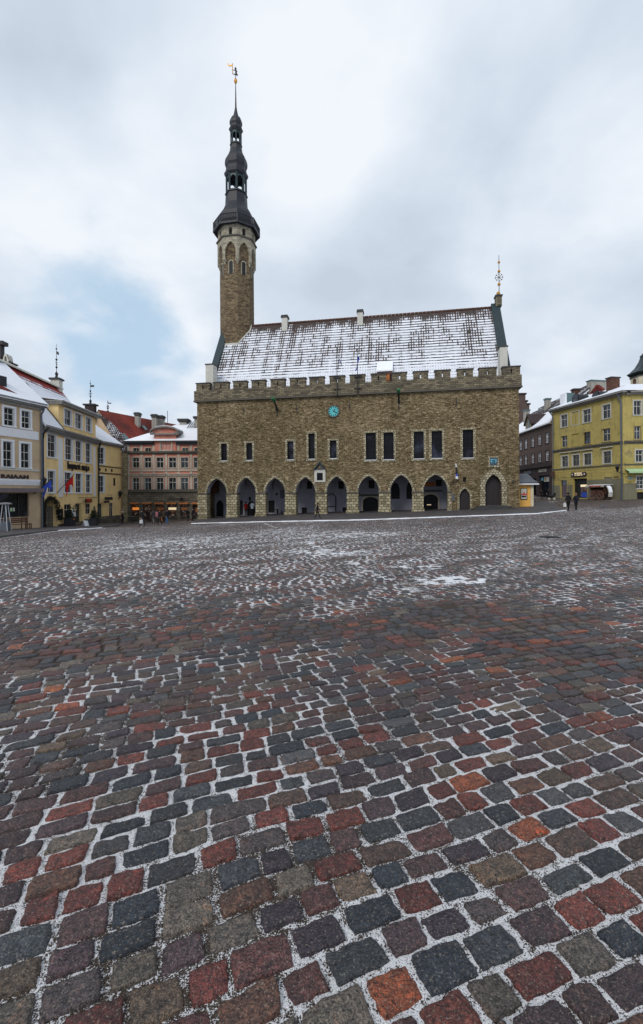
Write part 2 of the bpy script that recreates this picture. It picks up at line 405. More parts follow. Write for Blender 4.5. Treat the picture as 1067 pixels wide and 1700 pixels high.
def arch_ring(o, t, y0, y1, down=0.0):
    """solid ring around an arched opening"""
    inn = top_curve(o, 10); c = (o['x0']+o['x1'])/2; zs = o['zs']; w = (o['x1']-o['x0'])/2; r = o['z1']-zs
    out = [(c+(x-c)*(w+t)/w, zs+(z-zs)*(r+t*1.15)/r) for x, z in inn]
    if down: inn = [(inn[0][0], zs-down)]+inn+[(inn[-1][0], zs-down)]; out = [(out[0][0], zs-down)]+out+[(out[-1][0], zs-down)]
    mb = MB()
    for (a, b, p, q) in zip(inn, inn[1:], out, out[1:]):
        mb.quad((a[0],y0,a[1]), (b[0],y0,b[1]), (q[0],y0,q[1]), (p[0],y0,p[1]))
        mb.quad((p[0],y0,p[1]), (q[0],y0,q[1]), (q[0],y1,q[1]), (p[0],y1,p[1]))
        mb.quad((a[0],y0,a[1]), (a[0],y1,a[1]), (b[0],y1,b[1]), (b[0],y0,b[1]))
    return mb
_wc = {}
def window(parent, X, r, nx=2, rows=(.62,), trim=.12, sash='offwhite', glass='glass', frame='white', y=.1, bar=.05, sill=None, thin=False, shallow=False):
    """r = (x0, x1, zb, zt) glass opening. A window with its pane and frame."""
    x0, x1, zb, zt = r; w = round(x1-x0, 2); h = round(zt-zb, 2)
    key = (w, h, nx, rows, trim, sash, glass, frame, y, bar, sill)
    T = (X or Matrix()) @ Matrix.Translation(((x0+x1)/2, 0, zb))
    if key not in _wc:
        s = MB(); e = .004
        s.box(-w/2, -w/2+bar, y, y+.05, 0, h).box(w/2-bar, w/2, y, y+.05, 0, h)
        s.box(-w/2+bar, w/2-bar, y, y+.05, h-bar, h).box(-w/2+bar, w/2-bar, y, y+.05, 0, bar)
        zz = [bar]+[q*h for q in rows]+[h-bar]
        for q in rows: s.box(-w/2+bar, w/2-bar, y+.002, y+.048, q*h-bar/2, q*h+bar/2)
        for i in range(1, nx):
            xx = -w/2+w*i/nx
            for a, b in zip(zz, zz[1:]):
                s.box(xx-bar*.4, xx+bar*.4, y+.004, y+.046, a+bar*.5, b-bar*.5)
        so = s.build('window', M[sash])
        p = MB().box(-w/2+.004, w/2-.004, y+.03, y+.04, .004, h-.004).build('pane', M[glass])
        fo = None
        if trim:
            t = MB(); yo = -.05
            yi = .02 if frame in ('voussoir',) else y-.002
            t.box(-w/2-trim, -w/2+.012, yo, yi, -.0, h).box(w/2-.012, w/2+trim, yo, yi, 0, h)
            t.box(-w/2-trim-.01, w/2+trim+.01, yo-.012, yi, h-.012, h+trim)
            t.box(-w/2-trim-.03, w/2+trim+.03, yo-.04, yi, -trim*.7, .012)
            fo = t.build('frame', M[frame])
        si = MB().box(-w/2-.05, w/2+.05, -.09, y, -.07, .03).build('sill', M[sill]) if sill else None
        _wc[key] = (so.data, p.data, fo and fo.data, si and si.data)
        for q in (so, p, fo, si):
            if q: bpy.data.objects.remove(q)
    d = _wc[key]
    o = link('window', d[0], parent, T); link('pane', d[1], o)
    if d[2]: link('frame', d[2], o)
    if d[3]: link('sill', d[3], o)
    return o
def op(r, d=.2, **k): return dict(x0=r[0], x1=r[1], z0=r[2], z1=r[3], d=d, **k)
def text(parent, name, body, size, X, mat, extrude=.01, sx=1.0, bold=0.0, spacing=1.0, width=None):
    c = bpy.data.curves.new(name, 'FONT'); c.body = body; c.size = size; c.extrude = extrude; c.align_x = 'LEFT'; c.offset = bold; c.space_character = spacing
    c.materials.append(mat)
    t = bpy.data.objects.new('tmp', c); COL.objects.link(t); dg = bpy.context.evaluated_depsgraph_get()
    me = bpy.data.meshes.new_from_object(t.evaluated_get(dg)); bpy.data.objects.remove(t)
    w = max(v.co.x for v in me.vertices)
    if width: sx = width/w
    return link(name, me, parent, X @ Matrix.Rotation(math.pi/2, 4, 'X') @ Matrix.Diagonal((sx,1,1,1)))
Tr = lambda x, y, z: Matrix.Translation((x, y, z))
# ------------------------------------------------------------------ cobbled square
KX = [(-400,945),(-100,905),(0,893.5),(29,890),(95,881.5),(170,877),(199,873.5),(204,868),(318,868),(320,870),(455,866.5),(600,863.8),(740,858.8),(890,853.3),(938,847.8),(941,836),(1034,830.5),(1250,831)]
def edge_py(px): return np.interp(px, [k[0] for k in KX], [k[1] for k in KX])
def nz(x, y, s, seed=0):
    """cheap smooth noise, about 0..1"""
    r = np.random.default_rng(seed); t = np.zeros_like(x, dtype=float)
    for i in range(7):
        a = r.uniform(0, 2*np.pi); f = s*r.uniform(.6, 1.9); p = r.uniform(0, 6.28)
        t += np.sin((x*np.cos(a)+y*np.sin(a))*f + p + .8*np.sin((x*np.sin(a)-y*np.cos(a))*f*.7+p*2))
    return np.clip(.5+t/7*.95, 0, 1)
BLOBS = [(540,917,1.2,.35,.25),(755,964,.6,.16,.9),(700,940,.7,.2,.25),(480,885,6,1.8,.12),(300,905,5,1.6,.12),(620,887,2.5,.8,.1)]
def snow_amount(x, y):
    d = np.hypot(x, y)
    base = np.interp(y, [0,3,5,7,9,13,20,32,40,46,60], [.0,.02,.05,.09,.12,.13,.15,.15,.11,.05,.03])
    s = base*(.35+1.3*nz(x, y*.6, .5, 5))
    s *= np.interp(x/np.maximum(y,1), [-.7,-.1,.15,.45,.7], [.9,1.15,.85,.6,.75])
    for px, py, rx, ry, k in BLOBS:
        cx, cy = G(px, py)
        s = s + k*np.exp(-((x-cx)/rx)**2 - ((y-cy)/(ry*2.2))**2)
    return s
def joint_white(x, y):
    d = np.hypot(x, y)
    w = .74*np.ones_like(x)
    w -= (.24*np.exp(-((y-5.4)/1.3)**2)*(x < 3.2) + .22*np.exp(-((y-4.8)/1.0)**2)*(x >= 1.6))*(.2+1.7*nz(x, y, 2.1, 21))
    w += .45*(nz(x, y, 3.4, 9)-.55)
    w += np.interp(y, [0,7,11,40,46], [.03,-.03,-.05,-.02,-.35])
    return np.clip(w, .05, np.interp(y, [0,3,9], [.72,.8,1.0]))
PAL = np.array([(.018,.024,.034),(.026,.03,.038),(.03,.024,.034),(.042,.028,.034),(.05,.03,.032),(.06,.028,.028),(.085,.027,.024),(.1,.032,.026),(.075,.04,.03),
                (.17,.055,.03),(.21,.075,.035),(.088,.066,.05),(.068,.06,.054),(.052,.055,.062),(.088,.077,.066),(.035,.042,.05),(.05,.042,.045),(.06,.04,.035)])
PW = np.array([8,8,7,9,9,8,8,6,6,1.7,.8,3.2,4,4.5,3,5,7,6.]); PW /= PW.sum()
def make_square():
    # bed: grit and snow in the joints
    xs = np.concatenate([np.arange(-90,-24,2.0), np.arange(-24,24,.4), np.arange(24,100.1,2.0)])
    ys = np.concatenate([np.arange(-8,0,2.0), np.arange(0,24,.4), np.arange(24,90,2.0), np.arange(90,400,20.0)])
    gx, gy = np.meshgrid(xs, ys); gzv = ground(gx, gy) - np.interp(gy, [0,4,12,80], [.012,.009,.003,.002])
    nx_, ny_ = len(xs), len(ys)
    me = bpy.data.meshes.new('ground')
    co = np.stack([gx, gy, gzv], -1).reshape(-1, 3)
    idx = np.arange(nx_*ny_).reshape(ny_, nx_)
    fa = np.stack([idx[:-1,:-1], idx[:-1,1:], idx[1:,1:], idx[1:,:-1]], -1).reshape(-1, 4)
    fill_mesh(me, co, fa)
    at = me.attributes.new('snow', 'FLOAT', 'POINT'); at.data.foreach_set('value', joint_white(gx, gy).reshape(-1).astype(np.float32))
    n = N('grit_and_snow'); v = n.coord(); a = n.n('Attribute', attribute_name='snow')
    g = n.noise(v, 150, 2, .8); g2 = n.noise(v, 17, 4, .75); g3 = n.noise(v, 420, 1, .5)
    k = n.math('ADD', n.math('MULTIPLY', g, .65), n.math('MULTIPLY', g2, .55))
    thr = n.math('SUBTRACT', .93, n.math('MULTIPLY', a.outputs['Fac'], .5))
    m = n.smooth(n.math('SUBTRACT', k, thr), -.025, .02)
    dirt = n.ramp(g3, [(.3, (.018,.014,.012)), (.5, (.07,.052,.04)), (.75, (.2,.16,.13))])
    n.bump(k, 1.0, .03)
    mat = n.done(n.mix(m, dirt, (.88,.88,.9)), .9, .2)
    me.materials.append(mat)
    o = link('ground', me); o['kind'] = 'structure'
    # stones
    ang = R(18.0); ca, sa = math.cos(ang), math.sin(ang)
    q = -14.0; P0 = []; P1 = []; Q0 = []; Q1 = []
    while q < 68:
        h = rng.uniform(.108, .142)
        dy_ = max(1.0, q)
        lo, hi = -72.0, 72.0
        n_ = int((hi-lo)/.17)+40
        ln = rng.uniform(.14, .24, n_); ln[rng.random(n_) < .06] *= 1.25
        p = lo + np.concatenate([[0], np.cumsum(ln)])
        k = p[1:] < hi
        P0.append(p[:-1][k]); P1.append(p[1:][k]); Q0.append(np.full(k.sum(), q)); Q1.append(np.full(k.sum(), q+h)); q += h
    p0 = np.concatenate(P0); p1 = np.concatenate(P1); q0 = np.concatenate(Q0); q1 = np.concatenate(Q1)
    def warp(p, q):
        q2 = q + .22*np.sin(p*.33+.4+q*.05) + .014*np.sin(p*1.7+q*.9) + .007*np.sin(p*5.1+q*3)
        p2 = p + .03*np.sin(q*2.3+p*.4)
        return p2*ca - q2*sa, p2*sa + q2*ca
    cx, cy = warp((p0+p1)/2, (q0+q1)/2)
    keep = (cy > -1.2) & (cy < 78) & (np.abs(cx) < .80*np.maximum(cy, 0)+7)
    p0, p1, q0, q1, cx, cy = (a[keep] for a in (p0, p1, q0, q1, cx, cy))
    cz = ground(cx, cy); cyp = np.maximum(cy, 1.0); u = F*cx/cyp; v = F*(cz-EYE)/cyp
    px = CX+u*math.cos(TH)-v*math.sin(TH); py = HY-(u*math.sin(TH)+v*math.cos(TH))
    # the kerb line of the pavements bounds the stones
    keep = (py > edge_py(px)+.25) | (cy < 12)
    p0, p1, q0, q1, cx, cy = (a[keep] for a in (p0, p1, q0, q1, cx, cy))
    # a straight seam of narrow stones runs across the square
    S = np.array([G(436,866.5), G(543,917), G(733,1000), G(800,1034)])
    ds = np.full(len(cx), 9.0)
    for (ax_, ay_), (bx_, by_) in zip(S, S[1:]):
        L_ = math.hypot(bx_-ax_, by_-ay_); t_ = np.clip(((cx-ax_)*(bx_-ax_)+(cy-ay_)*(by_-ay_))/L_**2, 0, 1)
        ds = np.minimum(ds, np.hypot(cx-ax_-t_*(bx_-ax_), cy-ay_-t_*(by_-ay_)))
    keep = ds > .045
    p0, p1, q0, q1, cx, cy = (a[keep] for a in (p0, p1, q0, q1, cx, cy))
    n_ = len(p0); print('stones', n_)
    pick = rng.choice(len(PAL), n_, p=PW)
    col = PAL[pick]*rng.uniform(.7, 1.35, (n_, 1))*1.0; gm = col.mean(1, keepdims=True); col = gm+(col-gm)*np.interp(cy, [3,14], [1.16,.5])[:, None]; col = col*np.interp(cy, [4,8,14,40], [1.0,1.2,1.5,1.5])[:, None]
    # farther stones are greyer and lighter; snow dusting varies by stone
    sn = snow_amount(cx, cy)
    sn = np.clip(sn*rng.uniform(.1, 2.1, n_) + .05*rng.random(n_), 0, .8)
    ht = rng.normal(0, .0028, n_)
    gap = .0158
    def template(ax, zprof):
        ax = np.array(ax); n = len(ax); A, B = np.meshgrid(ax, ax); m = np.maximum(abs(A), abs(B))
        Z = np.interp(m, zprof[0], zprof[1])
        id_ = np.arange(n*n).reshape(n, n)
        fc = np.stack([id_[:-1,:-1], id_[:-1,1:], id_[1:,1:], id_[1:,:-1]], -1).reshape(-1, 4)
        return A.reshape(-1), B.reshape(-1), Z.reshape(-1), fc
    T_near = template([-1,-.965,-.9,-.78,-.55,-.25,0,.25,.55,.78,.9,.965,1], ([0,.55,.78,.9,.965,1],[.0045,.0042,.0034,.001,-.0045,-.02]))
    T_mid = template([-1,-.86,-.45,.45,.86,1], ([0,.45,.86,1],[.007,.006,.0,-.02]))
    T_far = template([-1,-.78,.78,1], ([0,.78,1],[.006,.003,-.018]))
    VS = []; FS = []; CS = []; SS = []; off = 0
    cls = np.where((cy > .8) & (cy < 5.2) & (np.abs(cx) < .8*cy+1.7), 0, np.where(cy < 14, 1, 2))
    for (ci, T, rnd) in ((0, T_near, 1.0), (1, T_mid, .7), (2, T_far, .3)):
        k = np.where(cls == ci)[0]
        if not len(k): continue
        A, B, Z, fc = T; nv = len(A)
        a0, a1, b0, b1 = (x[k][:, None] for x in (p0, p1, q0, q1))
        g_ = gap*rng.uniform(.75, 1.5, (len(k), 1))/2*(1+.0+np.clip((cy[k][:, None]-4)/11, 0, .55))
        wv = .02
        A_ = A*(1-wv*B**4)*(1-.03*B**2); B_ = B*(1-wv*1.3*A**4)*(1-.03*A**2)
        # each stone is a slightly skewed quadrilateral
        jx = rng.normal(0, .0045, (len(k), 4)); jy = rng.normal(0, .0035, (len(k), 4))
        s = (A_+1)/2; t = (B_+1)/2
        w00, w10, w01, w11 = (1-s)*(1-t), s*(1-t), (1-s)*t, s*t
        J = lambda j: j[:, :1]*w00+j[:, 1:2]*w10+j[:, 2:3]*w01+j[:, 3:4]*w11
        P = (a0+a1)/2 + A_*((a1-a0)/2-g_) + J(jx)
        Q = (b0+b1)/2 + B_*((b1-b0)/2-g_) + J(jy)
        if rnd >= 1:
            ph = rng.uniform(0, 6.28, (len(k), 3)); an = np.arctan2(B, A)
            m = np.maximum(abs(A), abs(B))**2
            rr = .0022*np.sin(an*5+ph[:, :1])+.0016*np.sin(an*9+ph[:, 1:2])+.0014*np.sin(an*17+ph[:, 2:3])
            P = P + rr*m*np.cos(an); Q = Q + rr*m*np.sin(an)
        X, Y = warp(P, Q)
        top = np.abs(np.maximum(abs(A), abs(B))) < .97
        ZZ = ground(X, Y) + Z + ht[k][:, None]*top + (rng.normal(0, .011, (len(k),1))*A + rng.normal(0, .011, (len(k),1))*B)*.35*top
        if rnd >= 1:
            ZZ = ZZ + top*(.0018*np.sin(X*61+Y*37)+.0015*np.sin(X*97-Y*83)+.001*np.sin(X*173+Y*151))
        VS.append(np.stack([X, Y, ZZ], -1).reshape(-1, 3))
        FS.append((fc[None]+(np.arange(len(k))*nv)[:, None, None]).reshape(-1, 4)+off)
        CS.append(np.repeat(col[k], nv, 0)); SS.append(np.repeat(sn[k], nv)); off += len(k)*nv
    V = np.concatenate(VS); Fc = np.concatenate(FS); C = np.concatenate(CS); S = np.concatenate(SS)
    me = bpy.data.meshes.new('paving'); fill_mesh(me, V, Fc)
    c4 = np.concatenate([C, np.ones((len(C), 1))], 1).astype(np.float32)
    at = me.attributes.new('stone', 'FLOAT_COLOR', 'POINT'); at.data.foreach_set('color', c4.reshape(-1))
    at = me.attributes.new('snow', 'FLOAT', 'POINT'); at.data.foreach_set('value', S.astype(np.float32))
    me.polygons.foreach_set('use_smooth', np.ones(len(Fc), bool))
    n = N('setts'); v = n.coord(); a = n.n('Attribute', attribute_name='stone'); sa_ = n.n('Attribute', attribute_name='snow')
    f1 = n.noise(v, 22, 5, .72); f2 = n.noise(v, 105, 3, .8); f3 = n.noise(v, 62, 3, .65); f5 = n.noise(v, 48, 4, .8); f6 = n.noise(v, 150, 2, .8); f4 = n.noise(v, 8, 4, .7, 1.5)
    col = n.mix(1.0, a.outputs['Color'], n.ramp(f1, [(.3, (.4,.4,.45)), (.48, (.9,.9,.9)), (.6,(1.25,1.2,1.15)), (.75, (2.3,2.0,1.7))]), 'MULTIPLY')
    col = n.mix(1.0, col, n.ramp(f5, [(.32, (.25,.25,.27)), (.47, (.95,.95,.95)), (.62, (1.35,1.3,1.25))]), 'MULTIPLY')
    col = n.mix(1.0, col, n.ramp(f6, [(.36, (.3,.3,.3)), (.52, (1.05,1.05,1.05)), (.66, (2.0,1.9,1.8))]), 'MULTIPLY')
    col = n.mix(n.smooth(f4, .56, .7, 0, .45), col, n.mix(1.0, col, (2.6,1.5,1.0), 'MULTIPLY'))
    col = n.mix(n.smooth(f2, .57, .66, 0, .6), col, (.34,.28,.22))          # bright mineral grains
    col = n.mix(n.smooth(f3, .36, .28, 0, .8), col, (.008,.008,.01))         # pits
    sm = n.math('SUBTRACT', n.math('ADD', n.math('MULTIPLY', f3, .55), n.math('MULTIPLY', f1, .55)), n.math('SUBTRACT', .86, n.math('MULTIPLY', sa_.outputs['Fac'], .62)))
    smk = n.smooth(sm, -.02, .05)
    col = n.mix(smk, col, (.74,.75,.78))
    h = n.math('ADD', n.math('MULTIPLY', f1, .8), n.math('ADD', n.math('MULTIPLY', f2, .25), n.math('MULTIPLY', n.smooth(f3, .26, .42), .5)))
    n.bump(n.math('ADD', h, n.math('MULTIPLY', f5, .9)), .9, .014)
    me.materials.append(n.done(col, n.ramp(f1, [(.3, (.34,)*3), (.7, (.62,)*3)]), .5))
    o = link('paving', me); o['kind'] = 'structure'
def fill_mesh(me, V, Fc):
    me.vertices.add(len(V)); me.vertices.foreach_set('co', V.astype(np.float32).reshape(-1))
    me.loops.add(len(Fc)*4); me.loops.foreach_set('vertex_index', Fc.astype(np.int32).reshape(-1))
    me.polygons.add(len(Fc)); me.polygons.foreach_set('loop_start', np.arange(0, len(Fc)*4, 4, dtype=np.int32))
    me.update(calc_edges=True)
def pavement(name, front, back, lift=.11, snow=True):
    """raised slab between the kerb (front) and the walls (back); both are lists of ground points"""
    top = MB(); kb = MB(); sn = MB()
    def res(pl, n):
        d = [0]
        for a, b in zip(pl, pl[1:]): d.append(d[-1]+math.dist(a, b))
        return [(float(np.interp(d[-1]*i/n, d, [p[0] for p in pl])), float(np.interp(d[-1]*i/n, d, [p[1] for p in pl]))) for i in range(n+1)]
    n = 48; f = res(front, n); b = res(back, n)
    for i in range(n):
        for k in range(4):
            def P(j, t):
                x = f[j][0]+(b[j][0]-f[j][0])*t; y = f[j][1]+(b[j][1]-f[j][1])*t
                return (x, y, gz(x, y)+lift+.02*t)
            top.quad(P(i, k/4), P(i+1, k/4), P(i+1, (k+1)/4), P(i, (k+1)/4))
        p, q = f[i], f[i+1]; zp, zq = gz(*p)+lift, gz(*q)+lift
        kb.quad((p[0],p[1]-.16,zp-.3), (q[0],q[1]-.16,zq-.3), (q[0],q[1]-.16,zq+.004), (p[0],p[1]-.16,zp+.004))
        kb.quad((p[0],p[1]-.16,zp+.004), (q[0],q[1]-.16,zq+.004), (q[0],q[1]+.02,zq+.004), (p[0],p[1]+.02,zp+.004))
    if snow:
        w = [.045+.07*max(0, math.sin(j*.37)+.55*math.sin(j*1.1)+.5+random.uniform(-.4,.4)) for j in range(n*4+1)]
        f4 = res(front, n*4)
        for i in range(n*4):
            p, q = f4[i], f4[i+1]
            if w[i] < .03 and w[i+1] < .03: continue
            z = lambda a: gz(*a)
            sn.quad((p[0],p[1]-.18-w[i]*1.4,z(p)+.012), (q[0],q[1]-.18-w[i+1]*1.4,z(q)+.012), (q[0],q[1]-.165,z(q)+.05+w[i+1]*.15), (p[0],p[1]-.165,z(p)+.05+w[i]*.15))
    o = top.build(name, M['pavement']); o['kind'] = 'structure'
    o = kb.build('kerb', M['kerb']); o['kind'] = 'structure'
    if snow:
        o = sn.build('snow', M['snow']); o['kind'] = 'stuff'; o['label'] = 'thin line of snow lying in the gutter along the kerb'; o['category'] = 'snow'
# ------------------------------------------------------------------ town hall
FT = Frame((-15.04, 54.9), (21.16, 48.3), -1.4)
def z2(x, y): return 320+x/3.811, 600+y/3.811
def z3(x, y): return 590+x/3.557, 600+y/3.557
def rz(fr, fn, x0, x1, y0, y1, d=0.0):
    a = fn(x0, y0); b = fn(x1, y1); return fr.rect(a[0], b[0], a[1], b[1], d)
def town_hall():
    fr = FT; L = fr.L
    root = empty('town_hall', fr.M, 'large medieval limestone hall with arcade, battlements and tall slender tower', 'town hall')
    ZS, ZC, ZM = 14.2, 15.55, 16.38                    # string course, crenel foot, merlon top
    zimp = fr.at(500, 817.5)[1]
    wins = [rz(fr, z2, *q) for q in [(178,217,520,632),(338,377,516,628),(597,638,505,625),(731,772,455,621),(866,910,499,617)]] + \
           [rz(fr, z3, *q) for q in [(60,122,422,585),(165,226,420,583),(343,404,414,578),(448,512,410,575),(632,696,403,573)]]
    zb = sum(w[2] for w in wins)/len(wins); print('win sills', [round(w[2],2) for w in wins])
    ops = []; arches = []
    for fn, x0, x1, ya in [(z2,88,214,742),(z2,278,398,735),(z2,458,583,737),(z2,650,775,733),(z2,845,974,728),(z3,15,138,676),(z3,205,335,670),(z3,400,545,668)]:
        a = rz(fr, fn, x0, x1, ya, ya+150)
        o = dict(x0=a[0], x1=a[1], z0=-1.0, z1=a[3], zs=zimp, kind='pointed', open=True); arches.append(o)
    print('arch', [(round(o['x0'],2), round(o['x1'],2), round(o['z1'],2)) for o in arches], 'imp', zimp)
    DA = 1.0
    dsm = rz(fr, z3, 613, 676, 750, 878); dpo = rz(fr, z3, 765, 862, 668, 850)
    small = dict(x0=dsm[0], x1=dsm[1], z0=dsm[2], z1=dsm[3], zs=dsm[2]+(dsm[3]-dsm[2])*.58, kind='pointed', d=.35)
    portal = dict(x0=dpo[0], x1=dpo[1], z0=dpo[2], z1=dpo[3], zs=dpo[2]+(dpo[3]-dpo[2])*.6, kind='pointed', d=.55)
    hole = rz(fr, z3, 634, 653, 684, 712); crest = rz(fr, z3, 792, 838, 569, 615)
    niche = fr.rect(526, 536, 785, 797.5)
    cl = fr.at(553.8, 683.2)
    winops = [op(w, .35) for w in wins]
    pier_top = zimp
    # facade above / between arches: piers are separate parts, wall stops at the impost there
    xa, xb = arches[0]['x0'], arches[-1]['x1']+.35
    wmb = MB()
    ops_up = [dict(o, z0=zimp) for o in arches]
    wall(wmb, 0, xb, zimp, ZS, ops_up+[w for w in winops if w['x1'] < xb]+[op(niche,.3)], 0, None)
    sp = [w for w in winops if w['x0'] > xb]
    wall(wmb, xb, L, -1.0, ZS, sp+[small, portal, op(hole,.3), op(crest,.1)], 0, None)
    # inner face of the arcade wall and its soffits
    inn = MB(); wall(inn, .02, xb, zimp, zimp+2.6, [dict(o, z0=zimp) for o in arches], DA, None, reveal=False)
    for o in arches:
        t = top_curve(o)
        for (p, q) in zip(t, t[1:]): inn.quad((p[0],.2,p[1]), (p[0],DA,p[1]), (q[0],DA,q[1]), (q[0],.2,q[1]))
    wmb.quad((0,0,-1), (0,0,ZS), (0,14.5,ZS), (0,14.5,-1)); wmb.quad((L,0,-1), (L,14.5,-1), (L,14.5,ZS), (L,0,ZS)); wmb.quad((0,14.5,-1), (0,14.5,ZS), (L,14.5,ZS), (L,14.5,-1))
    wmb.build('facade_wall', M['rubble'], root)
    inn.build('inner_arch_wall', M['arcplaster'], root)
    # piers of pale squared blocks
    edges = [0.0] + [v for o in arches for v in (o['x0'], o['x1'])] + [xb]
    for i in range(0, len(edges), 2):
        a, b = edges[i], edges[i+1]
        g = fr.g((a+b)/2)
        if i < len(edges)-2 or True:
            mb = MB().box(a-.02 if i else a-.03, b+.02, -.04, DA-.02, -1.2, pier_top-.14); p = mb.build('pier', M['ashlar'], root)
            MB().box(a-.07, b+.07, -.1, DA+.0, pier_top-.14, pier_top+.02).build('impost', M['string'], p)
            MB().box(a-.09, b+.09, -.14, DA-.01, -1.3, g+.42).build('plinth', M['ashlar'], p)
    for o in arches: arch_ring(o, .26, -.05, .2).build('arch_ring', M['voussoir'], root)
    arch_ring(dict(small), .22, -.04, .12, small['zs']-small['z0']).build('arch_ring', M['voussoir'], root)
    for k, (t, yy) in enumerate(((.55, -.14), (.3, -.06))):
        arch_ring(dict(portal), t, yy, .2-.01*k, portal['zs']-portal['z0']).build('portal_surround', M['voussoir'], root)
    def leaf(o, y, name, hardware=True):
        mb = MB(); t = top_curve(o, 10); xm = (o['x0']+o['x1'])/2
        for (p, q) in zip(t, t[1:]): mb.quad((p[0],y,o['z0']), (q[0],y,o['z0']), (q[0],y,q[1]), (p[0],y,p[1]))
        n = 7
        for i in range(1, n):
            x = o['x0']+(o['x1']-o['x0'])*i/n; mb.box(x-.018, x+.018, y-.03, y-.002, o['z0'], interp(t, x)-.05)
        d = mb.build('door', M['door'], root)
        if hardware:
            h = MB()
            for s in (-1, 1): h.lathe([(0,.01),(0.02,.08),(.03,.02)], 10)
            MB().tube([(xm+.12,y-.08,o['z0']+1.2),(xm+.12,y-.08,o['z0']+1.4)], .025).build('handle', M['metal'], d)
    leaf(small, .34, 'door'); leaf(portal, .53, 'door')
    # steps at the portal
    gx = fr.g((portal['x0']+portal['x1'])/2, -1)+.1; top_z = portal['z0']
    for k in range(4):
        z1 = top_z - k*(top_z-gx)/4.0; e = .35+k*.36
        MB().box(portal['x0']-.55-k*.32, portal['x1']+.5+k*.34, -.35-e, .0-.003*k, -1.0, z1-.002*k).build('step', M['coping'], root)
    # windows
    for w in wins:
        big = (w[1]-w[0]) > 1.0
        window(root, None, w, 3 if big else 2, (.2,.4,.6,.8) if big else (.33,.66), .24, 'dark', 'leadglass', 'voussoir', .28, .022)
        MB().box(w[0]-.03, w[1]+.03, -.08, .2, w[2]-.05, w[2]+.07).build('snowy_sill', M['snow'], root)
    MB().box(hole[0]-.0, hole[1], .28, .3, hole[2], hole[3]).build('hole_shade', M['dark'], root)  # dark panel: shade inside the open hole, put into its colour
    # shrine niche with small copper gable
    x0, x1, zb_, zt_ = niche
    nm = MB(); t = .3
    nm.box(x0-t, x0, -.12, .1, zb_-.2, zt_+.35).box(x1, x1+t, -.12, .1, zb_-.2, zt_+.35).box(x0, x1, -.12, .1, zb_-.2, zb_).box(x0, x1, -.06, .1, zt_, zt_+.4)
    nn = nm.build('wall_shrine', M['offwhite'], root)
    xm = (x0+x1)/2; zt2 = fr.at(532.5, 766)[1]; ze = fr.at(530, 779)[1]
    pl = MB().add([(x0,-.1,ze-.1),(x1,-.1,ze-.1),(x1,-.1,ze+.1),(xm,-.1,zt2-.3),(x0,-.1,ze+.1)], [(0,1,2,3,4)]); pl.build('panel', M['slate'], nn)
    rf = MB()
    for s in (-1, 1):
        a = (xm, zt2); b = (xm+s*((x1-x0)/2+.35), ze-.05)
        rf.add([(a[0],-.35,a[1]),(b[0],-.35,b[1]),(b[0],0,b[1]),(a[0],0,a[1]),(a[0],-.35,a[1]-.22),(b[0],-.35,b[1]-.12),(b[0],0,b[1]-.12),(a[0],0,a[1]-.22)],
               [(0,1,2,3),(4,5,6,7),(0,1,5,4),(1,2,6,5)])
    rf.build('small_roof', M['copper'], nn); MB().box(x0, x1, .02, .05, zb_, zt_).build('pane', M['leadglass'], nn)
    MB().ball((xm,-.14,zt_+.62), .12).build('gilt_boss', M['gold'], nn)
    # crest over the portal
    c = MB().box(crest[0], crest[1], .05, .09, crest[2], crest[3]).build('coat_of_arms', M['slate'], root)
    f = MB(); t = .16
    f.box(crest[0]-t, crest[0], -.07, .1, crest[2]-t, crest[3]+t).box(crest[1], crest[1]+t, -.07, .1, crest[2]-t, crest[3]+t)
    f.box(crest[0], crest[1], -.07, .1, crest[3], crest[3]+t).box(crest[0]-t-.04, crest[1]+t+.04, -.12, .1, crest[2]-t-.06, crest[2])
    f.build('frame', M['voussoir'], c)
    xm = (crest[0]+crest[1])/2; w = (crest[1]-crest[0])*.38; zt_ = crest[3]-.12; h = crest[3]-crest[2]-.2
    sh = [(xm-w,0,zt_),(xm-w,0,zt_-h*.45),(xm-w*.7,0,zt_-h*.78),(xm,0,zt_-h),(xm+w*.7,0,zt_-h*.78),(xm+w,0,zt_-h*.45),(xm+w,0,zt_)]
    MB().add([(a,-.01,z) for a,_,z in sh]+[(a,.05,z) for a,_,z in sh], [tuple(range(7))]+[(i,(i+1)%7,7+(i+1)%7,7+i) for i in range(7)]).build('shield', M['lightblue'], c)
    li = MB()
    for k in range(3):
        zz = zt_-.17-k*h*.27; li.box(xm-w*.6, xm+w*.35, -.03, -.012, zz-.05, zz+.03).box(xm+w*.3, xm+w*.55, -.03, -.012, zz-.02, zz+.09).box(xm-w*.5, xm-w*.4, -.03, -.012, zz-.12, zz-.05).box(xm+w*.15, xm+w*.25, -.03, -.012, zz-.12, zz-.05)
    li.build('lions', M['dark'], c)
    # clock
    RZ = Tr(cl[0], -.02, cl[1]) @ Matrix.Rotation(math.pi/2, 4, 'X')
    ck = MB(RZ).lathe([(0,.66),(.07,.66),(.09,.6)], 36).build('clock', M['copper'], root)
    rng_ = MB(RZ); n = 36
    rng_.lathe([(-.02,.72),(.1,.72),(.13,.66),(.092,.6)], 36, cap=False).build('rim', M['string'], ck)
    MB(RZ).lathe([(.092,.58),(.1,.575)], 36).build('dial', M['clock'], ck)
    hm = MB(RZ)
    for k in range(12):
        a = 2*math.pi*k/12; q = Matrix.Rotation(a, 4, 'Z'); m2 = MB(RZ @ q); m2.box(-.045, .045, .40, .56, .104, .112)
        m2.build('hour_mark', M['dark'], ck)
